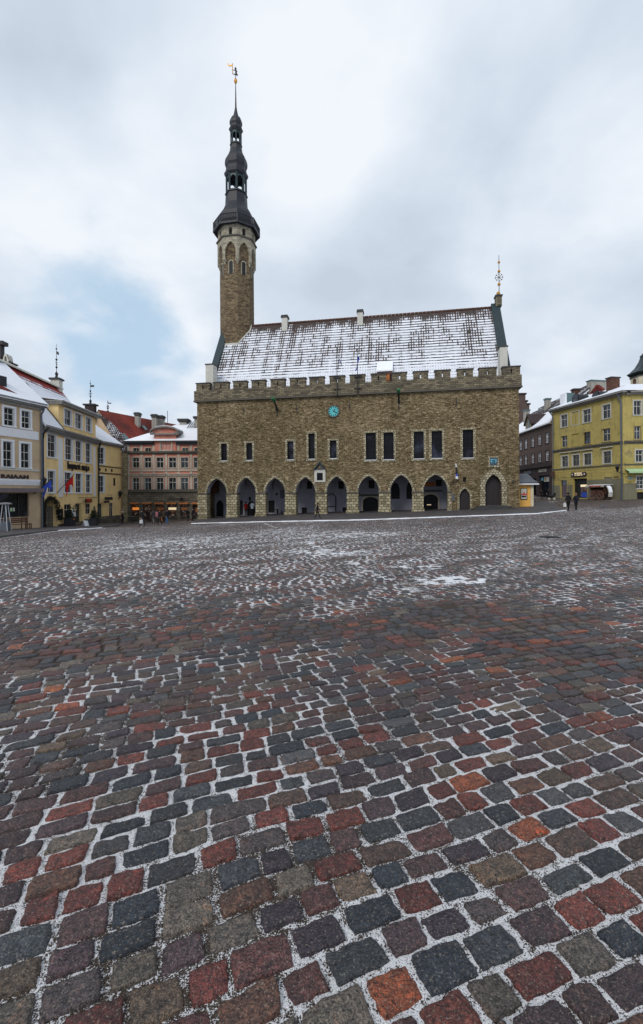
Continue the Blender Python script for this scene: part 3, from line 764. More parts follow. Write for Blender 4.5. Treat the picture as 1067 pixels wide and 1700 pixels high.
    for ang, ln in ((-33, .32), (-118, .46)):
        h = MB(RZ @ Matrix.Rotation(R(ang), 4, 'Z')); h.add([(-.03,-.08,.125),(.03,-.08,.125),(.06,ln*.75,.125),(0,ln,.125),(-.06,ln*.75,.125),(-.03,-.08,.115),(.03,-.08,.115),(.06,ln*.75,.115),(0,ln,.115),(-.06,ln*.75,.115)],
            [(0,1,2,3,4),(9,8,7,6,5)]+[(i,5+i,5+(i+1)%5,(i+1)%5) for i in range(5)]); h.build('hand', M['dark'], ck)
    # string, parapet, merlons
    MB().box(-.32, L+.32, -.36, .0, ZS, ZS+.14).box(-.3, -.001, 0.001, 14.5, ZS+.004, ZS+.136).box(L+.001, L+.3, .001, 14.5, ZS+.004, ZS+.136).build('string_course', M['string'], root)
    pp = MB().box(-.25, L+.25, -.28, .3, ZS+.14, ZC); pp.box(-.25, .3, .3, 14.5, ZS+.14, ZC-.01).box(L-.3, L+.25, .3, 14.5, ZS+.14, ZC-.01)
    pp.build('parapet', M['parapet'], root)
    mer = [rz(fr, z2, a, b, 150, 190)[:2] for a, b in [(28,112),(135,230),(260,346),(376,463),(496,586),(617,716),(740,833),(868,962)]] + \
          [rz(fr, z3, a, b, 60, 100)[:2] for a, b in [(-32,56),(93,180),(217,302),(340,428),(467,558),(598,692),(727,830),(865,968)]]
    for k, (a, b) in enumerate(mer):
        a = max(a, -.25); b = min(b, L+.25)
        m = MB(); xm = (a+b)/2; s = .075; y0, y1 = -.275, .29; za, zb2 = ZC+.16, ZM-.2
        m.box(a, xm-s, y0, y1, ZC, ZM).box(xm+s, b, y0, y1, ZC, ZM).box(xm-s, xm+s, y0+.004, y1-.004, ZC, za).box(xm-s, xm+s, y0+.004, y1-.004, zb2, ZM)
        o = m.build('merlon', M['parapet'], root)
        MB().box(a-.07, b+.07, y0-.08, y1+.08, ZM, ZM+.12).build('coping', M['coping'], o)
    for s, d0, zz in ((0, .3, ZM), (1, .3, ZM)):
        for k in range(6):
            y0 = .9+k*2.3; xx = (-.25, .28) if s == 0 else (L-.28, L+.25)
            o = MB().box(xx[0], xx[1], y0, y0+1.5, ZC-.01, ZM).build('merlon', M['parapet'], root)
            MB().box(xx[0]-.06, xx[1]+.06, y0-.06, y0+1.56, ZM, ZM+.11).build('coping', M['coping'], o)
    # roof
    g0, g1 = .45, 36.35; dr, ZR, ZE, de = 7.25, 25.75, 15.3, 1.0
    def rzf(d): return ZE+(ZR-ZE)*(d-de)/(dr-de)
    rm = MB(); x0, x1 = g0+.9, g1-1.0; nrow = 30
    for k in range(nrow):
        d0 = de+(dr-de)*k/nrow; d1 = de+(dr-de)*(k+1)/nrow
        rm.quad((x0,d0-.02,rzf(d0)+.06), (x1,d0-.02,rzf(d0)+.06), (x1,d1,rzf(d1)+.0), (x0,d1,rzf(d1)+.0))
        rm.quad((x0,d0-.02,rzf(d0)+.06), (x0,d0,rzf(d0)), (x1,d0,rzf(d0)), (x1,d0-.02,rzf(d0)+.06))
    rm.quad((x0,dr,ZR), (x1,dr,ZR), (x1,13.5,ZE), (x0,13.5,ZE))
    roof = rm.build('roof', M['roofTH'], root)
    rd = MB()
    nseg = 70
    for k in range(nseg):
        a = x0+(x1-x0)*k/nseg; b = a+(x1-x0)/nseg-.03
        if a < 4.2: continue
        rd.tube([(a,dr,ZR+.06),(b,dr,ZR+.08)], .15, 6)
    rd.build('ridge_tiles', M['brownwood'], roof)
    for a, b in ((g0, x0), (x1, g1)):
        gm = MB()
        prof = [(.15, ZE-.9), (de-.25, ZE+.2), (dr, ZR+.55), (14.2, ZE-.5), (14.2, ZS), (.15, ZS)]
        gm.add([(a,d,z) for d,z in prof]+[(b,d,z) for d,z in prof], [tuple(range(6))[::-1], tuple(range(6,12))]+[(i,(i+1)%6,6+(i+1)%6,6+i) for i in range(6)])
        gm.build('gable', M['copper'], root)
    # flashing snow edge along right gable
    # corner pedestals
    for (pa, pb, ya, yb) in ((343.5, 356, 607, 641), (828.5, 841, 577.8, 611)):
        r = fr.rect(pa, pb, ya, yb, .75)
        o = MB().box(r[0], r[1], .35, 1.5, ZC-.4, r[3]).build('corner_pedestal', M['offwhite'], root)
        MB().box(r[0]-.07, r[1]+.07, .28, 1.57, r[3], r[3]+.12).build('cap', M['coping'], o)
    for (pa, pb, ya) in ((468.5, 477.5, 526), (593.5, 602.5, 517)):
        r = fr.rect(pa, pb, ya, ya+20, dr-.4)
        o = MB().box(r[0], r[1], dr-.75, dr+.1, ZR-1.5, r[3]).build('chimney', M['offwhite'], root)
        MB().box(r[0]-.1, r[1]+.1, dr-.85, dr+.2, r[3]-.22, r[3]-.05).box(r[0]-.05, r[1]+.05, dr-.8, dr+.15, r[3]-.05, r[3]+.12).build('cap', M['coping'], o)
    # hatch
    r = fr.rect(625.5, 651, 617, 640, 1.0); rs = fr.rect(626, 651, 604, 617.5, 2.2)
    h = MB(); h.box(r[0], r[0]+.1, .9, 2.6, ZE, r[3]).box(r[1]-.1, r[1], .9, 2.6, ZE, r[3]).box(r[0]+.1, r[1]-.1, .92, 1.0, r[3]-.35, r[3]); ho = h.build('roof_hatch', M['brownwood'], root)
    MB().box(r[0]+.1, r[1]-.1, 1.1, 1.2, ZE-.2, r[3]-.35).build('door', M['dark'], ho)
    MB().box(r[0]+1.05, r[0]+1.45, .95, 1.05, ZE, r[3]-.36).build('open_leaf', M['orange'], ho)
    MB().add([(r[0]-.05,.8,r[3]),(r[1]+.05,.8,r[3]),(r[1]+.05,3.0,r[3]+1.6),(r[0]-.05,3.0,r[3]+1.6),(r[0]-.05,.8,r[3]+.14),(r[1]+.05,.8,r[3]+.14),(r[1]+.05,2.9,r[3]+1.75),(r[0]-.05,2.9,r[3]+1.75)],
             [(3,2,1,0),(4,5,6,7),(0,1,5,4),(1,2,6,5),(2,3,7,6),(3,0,4,7)]).build('snow_cover', M['snow'], ho)
    # water spouts (painted dragon heads)
    for (px_, py_) in ((457.5, 664), (661.5, 650)):
        s, z = fr.at(px_, py_+4, -.6)
        g = MB().tube([(s,0,z-.9),(s,-.5,z-.35),(s,-1.4,z+.05)], .13, 8, .1).build('water_spout', M['metal'], root)
        hd = MB(); hd.tube([(s,-1.3,z+.03),(s,-1.6,z+.12),(s,-1.9,z+.1),(s,-2.1,z+.16)], .2, 8, .1); hd.ball((s,-1.55,z+.2), .2, 8)
        for q in (-1, 1): hd.tube([(s+q*.1,-1.5,z+.3),(s+q*.26,-1.4,z+.55)], .06, 5, .02)
        hd.build('dragon_head', M['grass_c'], g)
        MB().tube([(s,-1.5,z+.32),(s,-1.3,z+.5),(s,-1.1,z+.44)], .07, 5, .02).build('crest', M['gold'], g)
        MB().tube([(s,-.02,z-1.6),(s,-.06,z-.4)], .05, 6).build('stay', M['metal'], g)
    for (px_, ya, yb) in ((320+322/3.811, 600+290/3.811, 600+335/3.811), (320+655/3.811, 672, 684), (320+990/3.811, 668, 681.5), (590+594/3.557, 660.5, 673.7), (590+930/3.557, 797, 805), (590+578/3.557, 797, 805)):
        s, za = fr.at(px_, ya); _, zb2 = fr.at(px_, yb)
        MB().box(s-.035, s+.035, -.06, .02, zb2, za).box(s-.1, s+.1, -.09, -.02, (za+zb2)/2-.04, (za+zb2)/2+.04).build('wall_anchor', M['metal'], root)
    # flagpoles
    for (px_, ya, fc, side) in ((558.8, 577, None, 1), (593, 580, 'blue', -1)):
        s, zt3 = fr.at(px_, ya, -.45)
        p = MB().tube([(s,-.45,ZS-.1),(s,-.45,zt3)], .055, 6, .035).ball((s,-.45,zt3), .09).build('flagpole', M['metal'], root)
        b = MB()
        for z in (ZS+.7, ZM-.15): b.box(s-.42, s+.42, -.48, -.36, z-.04, z+.04).box(s-.04, s+.04, -.46, -.28, z-.03, z+.03)
        b.build('bracket', M['metal'], p)
        fm = MB(); W, H = 5, 12
        if fc is None:
            z0 = zt3-.6; pts = []
            for j in range(H+1):
                for i in range(W+1):
                    t = j/H; u = i/W
                    pts.append((s+.05+u*.22*(1-.2*t)+t*.42, -.45+.07*math.sin(u*9+j), z0-t*1.35-u*.3))
            fm.v = pts
            for j in range(H):
                for i in range(W):
                    fm.f.append((j*(W+1)+i, j*(W+1)+i+1, (j+1)*(W+1)+i+1, (j+1)*(W+1)+i)); fm.mi.append(1 if 3 <= j < 6 else (2 if j in (0,1,2,9,10,11) else 0))
            fm.build('flag', [M['blue'], M['white'], M['dark']], p, smooth=True)
        else:
            z0 = zt3-.75; pts = []
            for j in range(H+1):
                for i in range(W+1):
                    t = j/H; u = i/W; pts.append((s+(.28-.55*t)*u+.03*math.sin(j+i), -.45+.1*math.sin(u*9+j*.7), z0-t*1.5-u*.2))
            fm.v = pts
            for j in range(H):
                for i in range(W): fm.f.append((j*(W+1)+i, j*(W+1)+i+1, (j+1)*(W+1)+i+1, (j+1)*(W+1)+i)); fm.mi.append(0)
            fm.build('flag', M['blue'], p, smooth=True)
    # small flag beside the small door
    s, za = fr.at(756, 768); _, zb2 = fr.at(756, 800)
    p = MB().tube([(s,-.02,zb2-.3),(s+.02,-.5,za)], .03, 6).build('wall_flagpole', M['metal'], root)
    fm = MB(); H = 12
    for j in range(H+1):
        for i in range(4): fm.v.append((s+(i/3)*(.1+.16*j/H)-.06, -.48+.05*math.sin(i*2+j), za-.1-j/H*1.7))
    for j in range(H):
        for i in range(3): fm.f.append((j*4+i, j*4+i+1, (j+1)*4+i+1, (j+1)*4+i)); fm.mi.append(0 if j < 3 else 1 if j < 8 else 2 if j in (8,9) else 3)
    fm.build('flag', [M['white'], M['dark'], M['blue'], M['white']], p, smooth=True)
    r = fr.rect(590+568/3.557, 590+584/3.557, 600+784/3.557, 600+822/3.557)
    MB().box(r[0], r[1], -.05, .01, r[2], r[3]).build('notice_plate', M['slate'], root)
    # finial on right gable
    fx, _ = fr.at(827, 512, dr); base = ZR+.55
    o = MB().box(fx-.36, fx+.34, dr-.4, dr+.4, base-.5, base+.7).build('gable_pedestal', M['parapet'], root)
    MB().box(fx-.45, fx+.43, dr-.5, dr+.5, base+.7, base+.86).build('cap', M['coping'], o)
    def zf(py_): return fr.at(825, py_, dr)[1]
    v = MB(); v.lathe([(zf(503),.32),(zf(497),.2),(zf(493),.26),(zf(489),.18)], 8, (fx+.0,dr)); v.tube([(fx+.1,dr,zf(500)),(fx+.1,dr,zf(424))], .05, 6, .03)
    vo = v.build('spire_finial', M['metal'], root)
    for k in range(8):
        a = k*math.pi/4; zc = zf(461)
        MB().tube([(fx+.1,dr,zc),(fx+.1+.38*math.cos(a),dr,zc+.38*math.sin(a)),(fx+.1+.5*math.cos(a+.4),dr,zc+.5*math.sin(a+.4))], .025, 5).ball((fx+.1+.42*math.cos(a),dr,zc+.42*math.sin(a)), .07, 6).build('iron_scroll', M['metal'], vo)
    for py_, rr in ((435.8,.16), (451,.18), (472.5,.19), (487.6,.24)):
        MB(None).ball((fx+(.1 if rr < .23 else 0),dr,zf(py_)), rr, 10).build('gilt_ball', M['gold'], vo)
    arcade(root, fr, arches, DA, zimp)
    tower(root, fr, dr, rzf)
def arcade(root, fr, arches, DA, zimp):
    L = arches[-1]['x1']+.6; D = 4.4; ZT = zimp+2.75
    # floor follows the street
    m = MB(); n = 10
    for i in range(n):
        a = L*i/n; b = L*(i+1)/n; ga = fr.g(a)+.16; gb = fr.g(b)+.16
        m.quad((a,.5,ga), (b,.5,gb), (b,D,gb), (a,D,ga))
    m.build('arcade_floor', M['pavement'], root)
    # back wall with openings seen through the arches
    ops = []; fills = []
    def o(px0, px1, py0, py1, kind='rect', zs=.6, fill='dark', d=.3):
        r = fr.rect(px0, px1, py0, py1, D); q = op(r, d, kind=kind)
        if kind != 'rect': q['zs'] = r[2]+(r[3]-r[2])*zs
        ops.append(q); fills.append((q, fill)); return q
    A = lambda x: 330+x/8.2; B = lambda y: 770+y/8.21
    C = lambda x: 450+x/5.616; Dd = lambda y: 740+y/5.616
    E = lambda x: 640+x/4.64; Fy = lambda y: 740+y/4.64
    o(A(232), A(335), B(490), B(715), 'pointed', .6)
    o(A(552), A(600), B(500), B(700)); o(A(655), A(765), B(510), B(715), 'round', .55); o(A(675), A(708), B(452), B(500))
    o(A(945), A(1030), B(500), B(665)); o(C(84), C(127), Dd(410), Dd(492), fill='slate', d=.06); o(C(42), C(60), Dd(438), Dd(460))
    o(C(332), C(384), Dd(330), Dd(402)); o(C(285), C(333), Dd(576), Dd(652))
    o(C(625), C(677), Dd(330), Dd(402)); o(C(664), C(708), Dd(574), Dd(645))
    o(C(908), C(962), Dd(322), Dd(398)); o(C(856), C(998), Dd(478), Dd(633), 'round', .72)
    o(E(42), E(108), Fy(285), Fy(410), 'round', .5); o(E(160), E(204), Fy(285), Fy(410), 'round', .5)
    o(E(388), E(432), Fy(262), Fy(312)); o(E(290), E(402), Fy(375), Fy(505), 'round', .72)
    wall(w := MB(), 0, L, -.6, ZT, ops, D)
    bw = w.build('arcade_back_wall', M['arcplaster'], root)
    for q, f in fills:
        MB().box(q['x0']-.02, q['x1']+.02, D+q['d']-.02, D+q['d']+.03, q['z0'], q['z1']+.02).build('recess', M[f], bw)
    # large frames on the back wall
    r = fr.rect(C(516), C(606), Dd(440), Dd(625), D); f = MB()
    f.box(r[0], r[0]+.1, D-.12, D, r[2], r[3]-.3).box(r[1]-.1, r[1], D-.12, D, r[2], r[3]-.5).box(r[0]+.1, r[1]-.1, D-.12, D, r[2]+.75, r[2]+.85).box(r[0], r[1], D-.13, D-.002, r[2]-.08, r[2]+.02)
    f.tube([(r[0]+.05,D-.06,r[3]-.35),(r[0]+.8,D-.06,r[3]-.1),(r[1]-.05,D-.06,r[3]-.5)], .06, 6); f.build('wall_frame', M['metal'], root)
    for q in (ops[-5], ops[-1]):
        arch_ring(q, .22, D-.08, D-.001, q['zs']-q['z0']).build('gate_surround', M['pinktrim'], root)
    r = fr.rect(E(12+808/1), E(12), Fy(462), Fy(462), D)
    # ledge over gates
    for (xa, xb, yy) in ((C(812), C(1010), Dd(458)), (E(286), E(432), Fy(345))):
        q = fr.rect(xa, xb, yy-1, yy+2, D-.1); MB().box(q[0], q[1], D-.2, D-.003, q[2], q[3]).build('ledge', M['string'], root)
    q = fr.rect(E(290), E(385), Fy(280), Fy(312), D-.05); MB().box(q[0], q[1], D-.1, D-.004, q[2], q[3]).build('lit_brick_panel', M['orange'], root)
    q = fr.rect(A(175), A(275), B(240), B(400), D-.8); MB().box(q[0], q[1], D-1.4, D-.9, q[2], q[3]+.6).build('hanging_pier', M['brick'], root)
    q = fr.rect(E(318), E(350), Fy(452), Fy(458), D); MB().box(q[0], q[1], D+.15, D+.2, q[2], q[3]).build('gate_lamp', M['lit'], root)
    # ceiling, ribs and ends
    MB().box(-.0, L, DA, D+.4, ZT, ZT+.2).build('arcade_ceiling', M['arcplaster'], root)
    for a, b in zip(arches, arches[1:]):
        xm = (a['x1']+b['x0'])/2; rb = MB(); n = 8
        pts = [(DA+(D-DA)*i/n, zimp+.2+(ZT-zimp-.3)*math.sin(math.pi*i/n)) for i in range(n+1)]
        for (d0, z0_), (d1, z1_) in zip(pts, pts[1:]):
            rb.add([(xm-.2,d0,z0_),(xm+.2,d0,z0_),(xm+.2,d1,z1_),(xm-.2,d1,z1_),(xm-.2,d0,ZT),(xm+.2,d0,ZT),(xm+.2,d1,ZT),(xm-.2,d1,ZT)], [(0,1,2,3),(0,4,7,3),(1,5,6,2)])
        rb.build('vault_rib', M['arcplaster'], root)
    MB().box(L-.3, L, DA, D, -.5, ZT).build('arcade_end_wall', M['arcplaster'], root)
    MB().box(.0, .25, 3.0, D, -.5, ZT).build('arcade_end_wall', M['rubble'], root)
def tower(root, fr, dr, rzf):
    sx, dd = 2.3, 7.7; RP = 62.07/F
    c = fr.world(sx, dd); Y = c.y
    def Z(py): return EYE + (HY-py)*Y/F - fr.z0 + .12        # height on the axis of the tower
    K = Y/F; rot = math.pi/8
    rs = 27.4*K/math.cos(0)*1.01
    sh = MB().lathe([(12, rs), (Z(409), rs)], 8, (sx, dd), rot)
    so = sh.build('tower', M['tower'], root)
    # snow flashing where the roof meets the tower
    f = MB(); y0 = dd-rs*math.cos(math.pi/8)
    f.box(sx-rs*.42, sx+rs*.45, y0-.14, y0+.02, rzf(y0)-.3, rzf(y0)+.1); f.tube([(sx+rs*.4,y0-.06,rzf(y0)+.05),(sx+rs*.95,dd-rs*.4,rzf(dd-rs*.4)+.1),(sx+rs*.96,dr,rzf(dr)+.2)], .1, 6)
    f.build('roof_flashing', M['offwhite'], so)
    zg0, zg1, zst, ztop = Z(446), Z(411), Z(409), Z(389)
    rg = 31.3*K; ap = rg*math.cos(math.pi/8); half = rg*math.sin(math.pi/8); aps = rs*math.cos(math.pi/8)
    gal = MB(); crn = MB(); ww = MB(); slit = MB()
    for k in range(8):
        a = 2*math.pi*k/8
        X = Tr(sx, dd, 0) @ Matrix.Rotation(a, 4, 'Z') @ Tr(0, -ap, 0)
        o = dict(x0=-half*.74, x1=half*.74, z0=zg0-1, z1=Z(416.5), zs=Z(433), kind='pointed', open=True)
        gal.X = X; 
        g2 = MB(X); wall(g2, -half, half, zg0, zst, [dict(o, z0=zg0)], 0, ap-aps)
        gal.v and None
        gal.X = None; gal.add(g2.v, g2.f)
        wz0, wz1 = Z(405.5), Z(394)
        g3 = MB(X); wall(g3, -half, half, zst+.15, ztop, [op((-.24,.24,wz0,wz1), .35)], .06); gal.add(g3.v, g3.f)
        MB().box(-.24, .24, .4, .42, wz0, wz1).build('gallery_window', M['dark'], so, X)
        # corbel feet
        g5 = MB(X @ Tr(-half, 0, 0) @ Matrix.Rotation(-math.pi/8, 4, 'Z')); g5.lathe([(zg0-.55,.05),(zg0-.2,.2),(zg0+.05,.34)], 6, (0, .3)); gal.add(g5.v, g5.f)
        XS = Tr(sx, dd, 0) @ Matrix.Rotation(a, 4, 'Z') @ Tr(0, -aps, 0)
        q = dict(x0=-.26, x1=.26, z0=Z(467), z1=Z(446.5), zs=Z(449.5), kind='pointed')
        s2 = MB(XS); t = top_curve(q, 6)
        for p, r in zip(t, t[1:]): s2.quad((p[0],-.03,q['z0']), (r[0],-.03,q['z0']), (r[0],-.03,r[1]), (p[0],-.03,p[1]))
        sl_ = s2.build('slit_window', M['dark'], so)
        ring = arch_ring(q, .12, -.08, .0, q['zs']-q['z0']); ring.build('surround', M['galstone'], so, XS)
    g = gal.build('gallery', M['galstone'], so)
    MB().lathe([(zst-.02, rg*1.0), (zst+.03, rg*1.07), (zst+.16, rg*1.07), (zst+.2, rg*.98)], 8, (sx, dd), rot).build('gallery_string', M['string'], so)
    # balcony
    zb = Z(390); rb = 38.6*K
    b = MB(); b.lathe([(zb-.15, rg*.97), (zb-.05, rg*1.05), (zb+.02,rg*1.05),(zb-.35+.36, rg*1.06), (Z(400)+.35, rb), (Z(400)+.55, rb*1.01), (Z(400)+.6, rb*.9), (Z(400)+.6, .5)], 8, (sx, dd), rot)
    b = MB(); zf = Z(396.5)
    b.lathe([(ztop-.1, rg*.93), (ztop+.02, rg*1.04), (ztop+.12, rg*1.04), (ztop+.12, rg*1.0), (zf+.1+.35, rb), (zf+.75, rb*1.0), (zf+.75, rg*.8)], 8, (sx, dd), rot)
    bo = b.build('balcony', M['spire'], so)
    rl = MB(); ztr = zf+.75; hr = 1.0
    for k in range(8):
        a0 = rot+2*math.pi*k/8; a1 = a0+math.pi/4; rr = rb*.97
        p = Vector((sx+rr*math.cos(a0), dd+rr*math.sin(a0), 0)); q = Vector((sx+rr*math.cos(a1), dd+rr*math.sin(a1), 0))
        rl.tube([(p.x,p.y,ztr), (p.x,p.y,ztr+hr)], .09, 5)
        for z in (ztr+hr, ztr+hr*.15): rl.tube([(p.x,p.y,z), (q.x,q.y,z)], .065, 5)
        for i in range(1, 10):
            w = p.lerp(q, i/10); rl.tube([(w.x,w.y,ztr), (w.x,w.y,ztr+hr)], .045, 4)
    rl.build('balustrade', M['spire'], bo)
    # spire: stack of bulbs and lanterns
    def pr(l): return [(Z(y), r*K) for y, r in l]
    s1 = MB().lathe(pr([(395,26),(386,28.5),(378,30.4),(370,30.6),(364,29.6),(359,27.2),(354,23.6),(350,21),(346,19.4),(344,18.4),(327,17.4),(326.8,18.8),(325.4,18.8),(325.2,16.8)]), 8, (sx, dd), rot).build('lower_dome', M['spire'], so)
    def lantern(y0, y1, r, name):
        m = MB(); Zs, Zt = Z(y0), Z(y1); R_ = r*K
        for k in range(8):
            a = rot+2*math.pi*k/8; m.box(0,0,0,0,0,0) if False else None
            x, y = sx+R_*.96*math.cos(a), dd+R_*.96*math.sin(a)
            m.tube([(x,y,Zs), (x,y,Zt)], .11*R_/1.3+.03, 6)
            X = Tr(sx, dd, 0) @ Matrix.Rotation(a+math.pi/8+math.pi/2, 4, 'Z') @ Tr(0, -R_*math.cos(math.pi/8)*.98, 0)
            hw = R_*math.sin(math.pi/8)*.95
            g = MB(X); h = Zt-Zs
            wall(g, -hw, hw, Zt-h*.38, Zt, [dict(x0=-hw*.72, x1=hw*.72, z0=Zt-h*.38, z1=Zt-h*.12, zs=Zt-h*.3, kind='pointed', open=True)], 0, .1); g.box(-hw, hw, 0, .1, Zs, Zs+h*.1)
            m.add(g.v, g.f)
        m.lathe([(Zs,.18*R_),(Zt,.18*R_)], 6, (sx,dd))
        m.build(name, M['copper'], so)
    lantern(325.2, 297, 16.4, 'lantern')
    MB().lathe(pr([(297.2,15.5),(297,17.2),(294.5,19.4),(291,19.8),(288.5,17.6),(283,16.6),(281.5,16.9),(278,18.3),(273,18.7),(267,17.6),(262,14.8),(257.5,12.2),(254.5,11.2),(252,10.2),(244,9.3),(243.8,10.3),(242.3,10.3),(242,8.8)]), 8, (sx, dd), rot).build('middle_dome', M['spire'], so)
    lantern(242, 222, 8.7, 'lantern')
    MB().lathe(pr([(222.2,8.2),(221.5,9.5),(217.5,11.8),(215.5,11.2),(213.5,9.6),(211,9.3),(208,10.4),(204,10.5),(199.5,9.0),(196.5,6.4),(195,4.5),(193.8,4.6),(189,3.2),(184,2.2),(178.5,1.35),(160,.95),(139,.55)]), 8, (sx, dd), rot).build('spire', M['spire'], so)
    MB().lathe(pr([(140,.3),(138.8,1.8),(135.6,2.9),(132.4,2.0),(131,.3)]), 12, (sx, dd)).build('gilt_ball', M['gold'], so, smooth=True)
    # weather vane: a small standing warrior holding a pennant
    W = MB(); k = K
    XV = Tr(sx, dd, Z(127)) @ Matrix.Rotation(R(10.3), 4, 'Z')
    W.X = XV
    W.tube([(0,0,-7*k), (0,0,2*k)], .05, 6)
    W.add([(-5*k,-.05,3.6*k),(3.6*k,-.05,.6*k),(4*k,-.05,2.2*k),(2*k,-.05,2.6*k),(-2*k,-.05,3.4*k),(-5*k,.05,3.6*k),(3.6*k,.05,.6*k),(4*k,.05,2.2*k),(2*k,.05,2.6*k),(-2*k,.05,3.4*k)], [(0,1,2,3,4),(9,8,7,6,5)]+[(i,5+i,5+(i+1)%5,(i+1)%5) for i in range(5)])
    W.tube([(1.2*k,0,2*k),(.2*k,0,5*k),(.6*k,0,8*k),(0,0,10.6*k)], 1.1*k, 8, 1.3*k); W.tube([(2.2*k,0,2*k),(1.6*k,0,5*k)], .9*k, 7)
    W.ball((0,0,12.4*k), 1.7*k, 10); W.tube([(.2*k,0,9.8*k),(-2.2*k,0,9.6*k),(-4.6*k,0,10.4*k)], .75*k, 7, .5*k); W.tube([(1*k,0,9.6*k),(2.6*k,0,7.4*k),(1.6*k,0,5.4*k)], .7*k, 7, .5*k)
    vo = W.build('weather_vane', M['metal'], so)
    P = MB(XV); P.tube([(-5*k,0,4*k), (-5*k,0,21*k)], .05, 6)
    pn = [(-5,15),(-5.2,18.4),(-8,18.6),(-10,17.6),(-11.4,18.8),(-12.2,20.2),(-11.6,21),(-12.6,21.2),(-13.2,19.6),(-12,17.2),(-10.2,16),(-8,16.6),(-6.2,16.4)]
    n = len(pn); P.add([(x*k,-.03,z*k) for x, z in pn]+[(x*k,.03,z*k) for x, z in pn], [tuple(range(n)), tuple(range(n, 2*n))[::-1]]+[(i,n+i,n+(i+1)%n,(i+1)%n) for i in range(n)])
    P.build('pennant', M['gold'], so)
# ------------------------------------------------------------------ the other houses
def z7(x, y): return x/6.276, 660+y/6.276
def z1(x, y): return x/3.138, 560+y/3.138
def z4(x, y): return 850+x/4.917, 580+y/4.917
def zp(x, y): return 200+x/7.62, 680+y/7.62
def zq(x, y): return 200+x/7.62, 780+y/7.62
def pipe(parent, pts, r=.07, mat='pipe', X=None, name='downpipe'):
    m = MB(); m.tube(pts, r, 8)
    return m.build(name, M[mat], parent, X)
def strokes(parent, x0, x1, z, h, y, mat, seed=1):
    """a worn line of small lettering too fine to read"""
    m = MB(); rnd = random.Random(seed); x = x0; t = h*.16
    while x < x1-h*.5:
        w = h*rnd.choice((.45,.55,.65)); m.box(x, x+t, y-.02, y, z, z+h); k = rnd.random()
        if k < .6: m.box(x+t, x+w, y-.02, y, z+h-t, z+h)
        if k > .3: m.box(x+t, x+w, y-.02, y, z, z+t)
        if k > .5: m.box(x+w-t, x+w, y-.019, y-.001, z+t, z+h-t)
        x += w+h*.2
    return m.build('lettering', M[mat], parent)
def cornice(parent, x0, x1, z, h=.45, dep=.45, mat='cornice', X=None, name='cornice', y=0):
    m = MB(); m.box(x0, x1, y-dep*.35, y, z-h, z-h*.62).box(x0-.02, x1+.02, y-dep*.7, y, z-h*.62, z-h*.28).box(x0-.05, x1+.05, y-dep, y+.02, z-h*.28, z)
    return m.build(name, M[mat], parent, X)
def slab(mb, a, b, c, d, t):
    """a sloping plate through four points, t thick (downwards)"""
    vs = [a, b, c, d] + [(p[0], p[1], p[2]-t) for p in (a, b, c, d)]
    return mb.add(vs, [(0,1,2,3),(7,6,5,4),(0,4,5,1),(1,5,6,2),(2,6,7,3),(3,7,4,0)])
def lantern_on(parent, fr, px, py0, py1, out=.7, X=None, name='wall_lamp'):
    s, z0 = fr.at(px, py1, -out); _, z1 = fr.at(px, py0, -out); h = z1-z0
    m = MB(); m.tube([(s,0,z0-.25),(s,-out*.6,z0-.1),(s,-out,z0)], .04, 6); m.lathe([(z0,.05),(z0+h*.15,.13),(z0+h*.2,.1)], 6, (s,-out))
    m.lathe([(z0+h*.66,.26),(z0+h*.7,.28),(z0+h*.85,.12),(z0+h,.03)], 6, (s,-out))
    for k in range(6):
        a = k*math.pi/3; m.tube([(s+.1*math.cos(a),-out+.1*math.sin(a),z0+h*.18),(s+.22*math.cos(a),-out+.22*math.sin(a),z0+h*.68)], .02, 4)
    o = m.build(name, M['metal'], parent, X)
    MB().lathe([(z0+h*.2,.08),(z0+h*.66,.19)], 6, (s,-out)).build('glass', M['glass'], o)
    return o
def flag_pole(parent, fr, base, tip, cloth, mat, out=1.6):
    s0, za = fr.at(*base); s1, zb = fr.at(tip[0], tip[1], -out)
    a = Vector((s0, 0, za)); b = Vector((s1, -out, zb))
    p = MB().tube([tuple(a), tuple(b)], .035, 6).build('flagpole', M['metal'], parent)
    m = MB(); W, H = 7, 7
    c0, c1, drop = cloth
    for j in range(H+1):
        for i in range(W+1):
            q = a.lerp(b, c0+(c1-c0)*i/W); t = j/H
            m.v.append((q.x+.12*math.sin(i*1.7+j*.5)*t, q.y-.1*math.cos(i*1.3)*t, q.z-t*drop*(.75+.35*math.sin(i*.9+1))))
    for j in range(H):
        for i in range(W): m.f.append((j*(W+1)+i, j*(W+1)+i+1, (j+1)*(W+1)+i+1, (j+1)*(W+1)+i)); m.mi.append(0)
    m.build('flag', M[mat], p, smooth=True)
def finial(parent, X, h, name='weather_vane', vane=True):
    m = MB(X); m.tube([(0,0,0),(0,0,h)], .045, 6, .02); m.lathe([(0,.28),(h*.08,.12),(h*.14,.2),(h*.2,.06)], 8)
    for z in (.33, .55, .86): m.ball((0,0,h*z), .13 if z < .8 else .1, 8)
    for k in range(8):
        a = k*math.pi/4; m.tube([(0,0,h*.44),(.3*math.cos(a),0,h*.44+.3*math.sin(a))], .02, 4)
    if vane: m.box(.03, .55, -.015, .015, h*.72, h*.8)
    return m.build(name, M['metal'], parent)
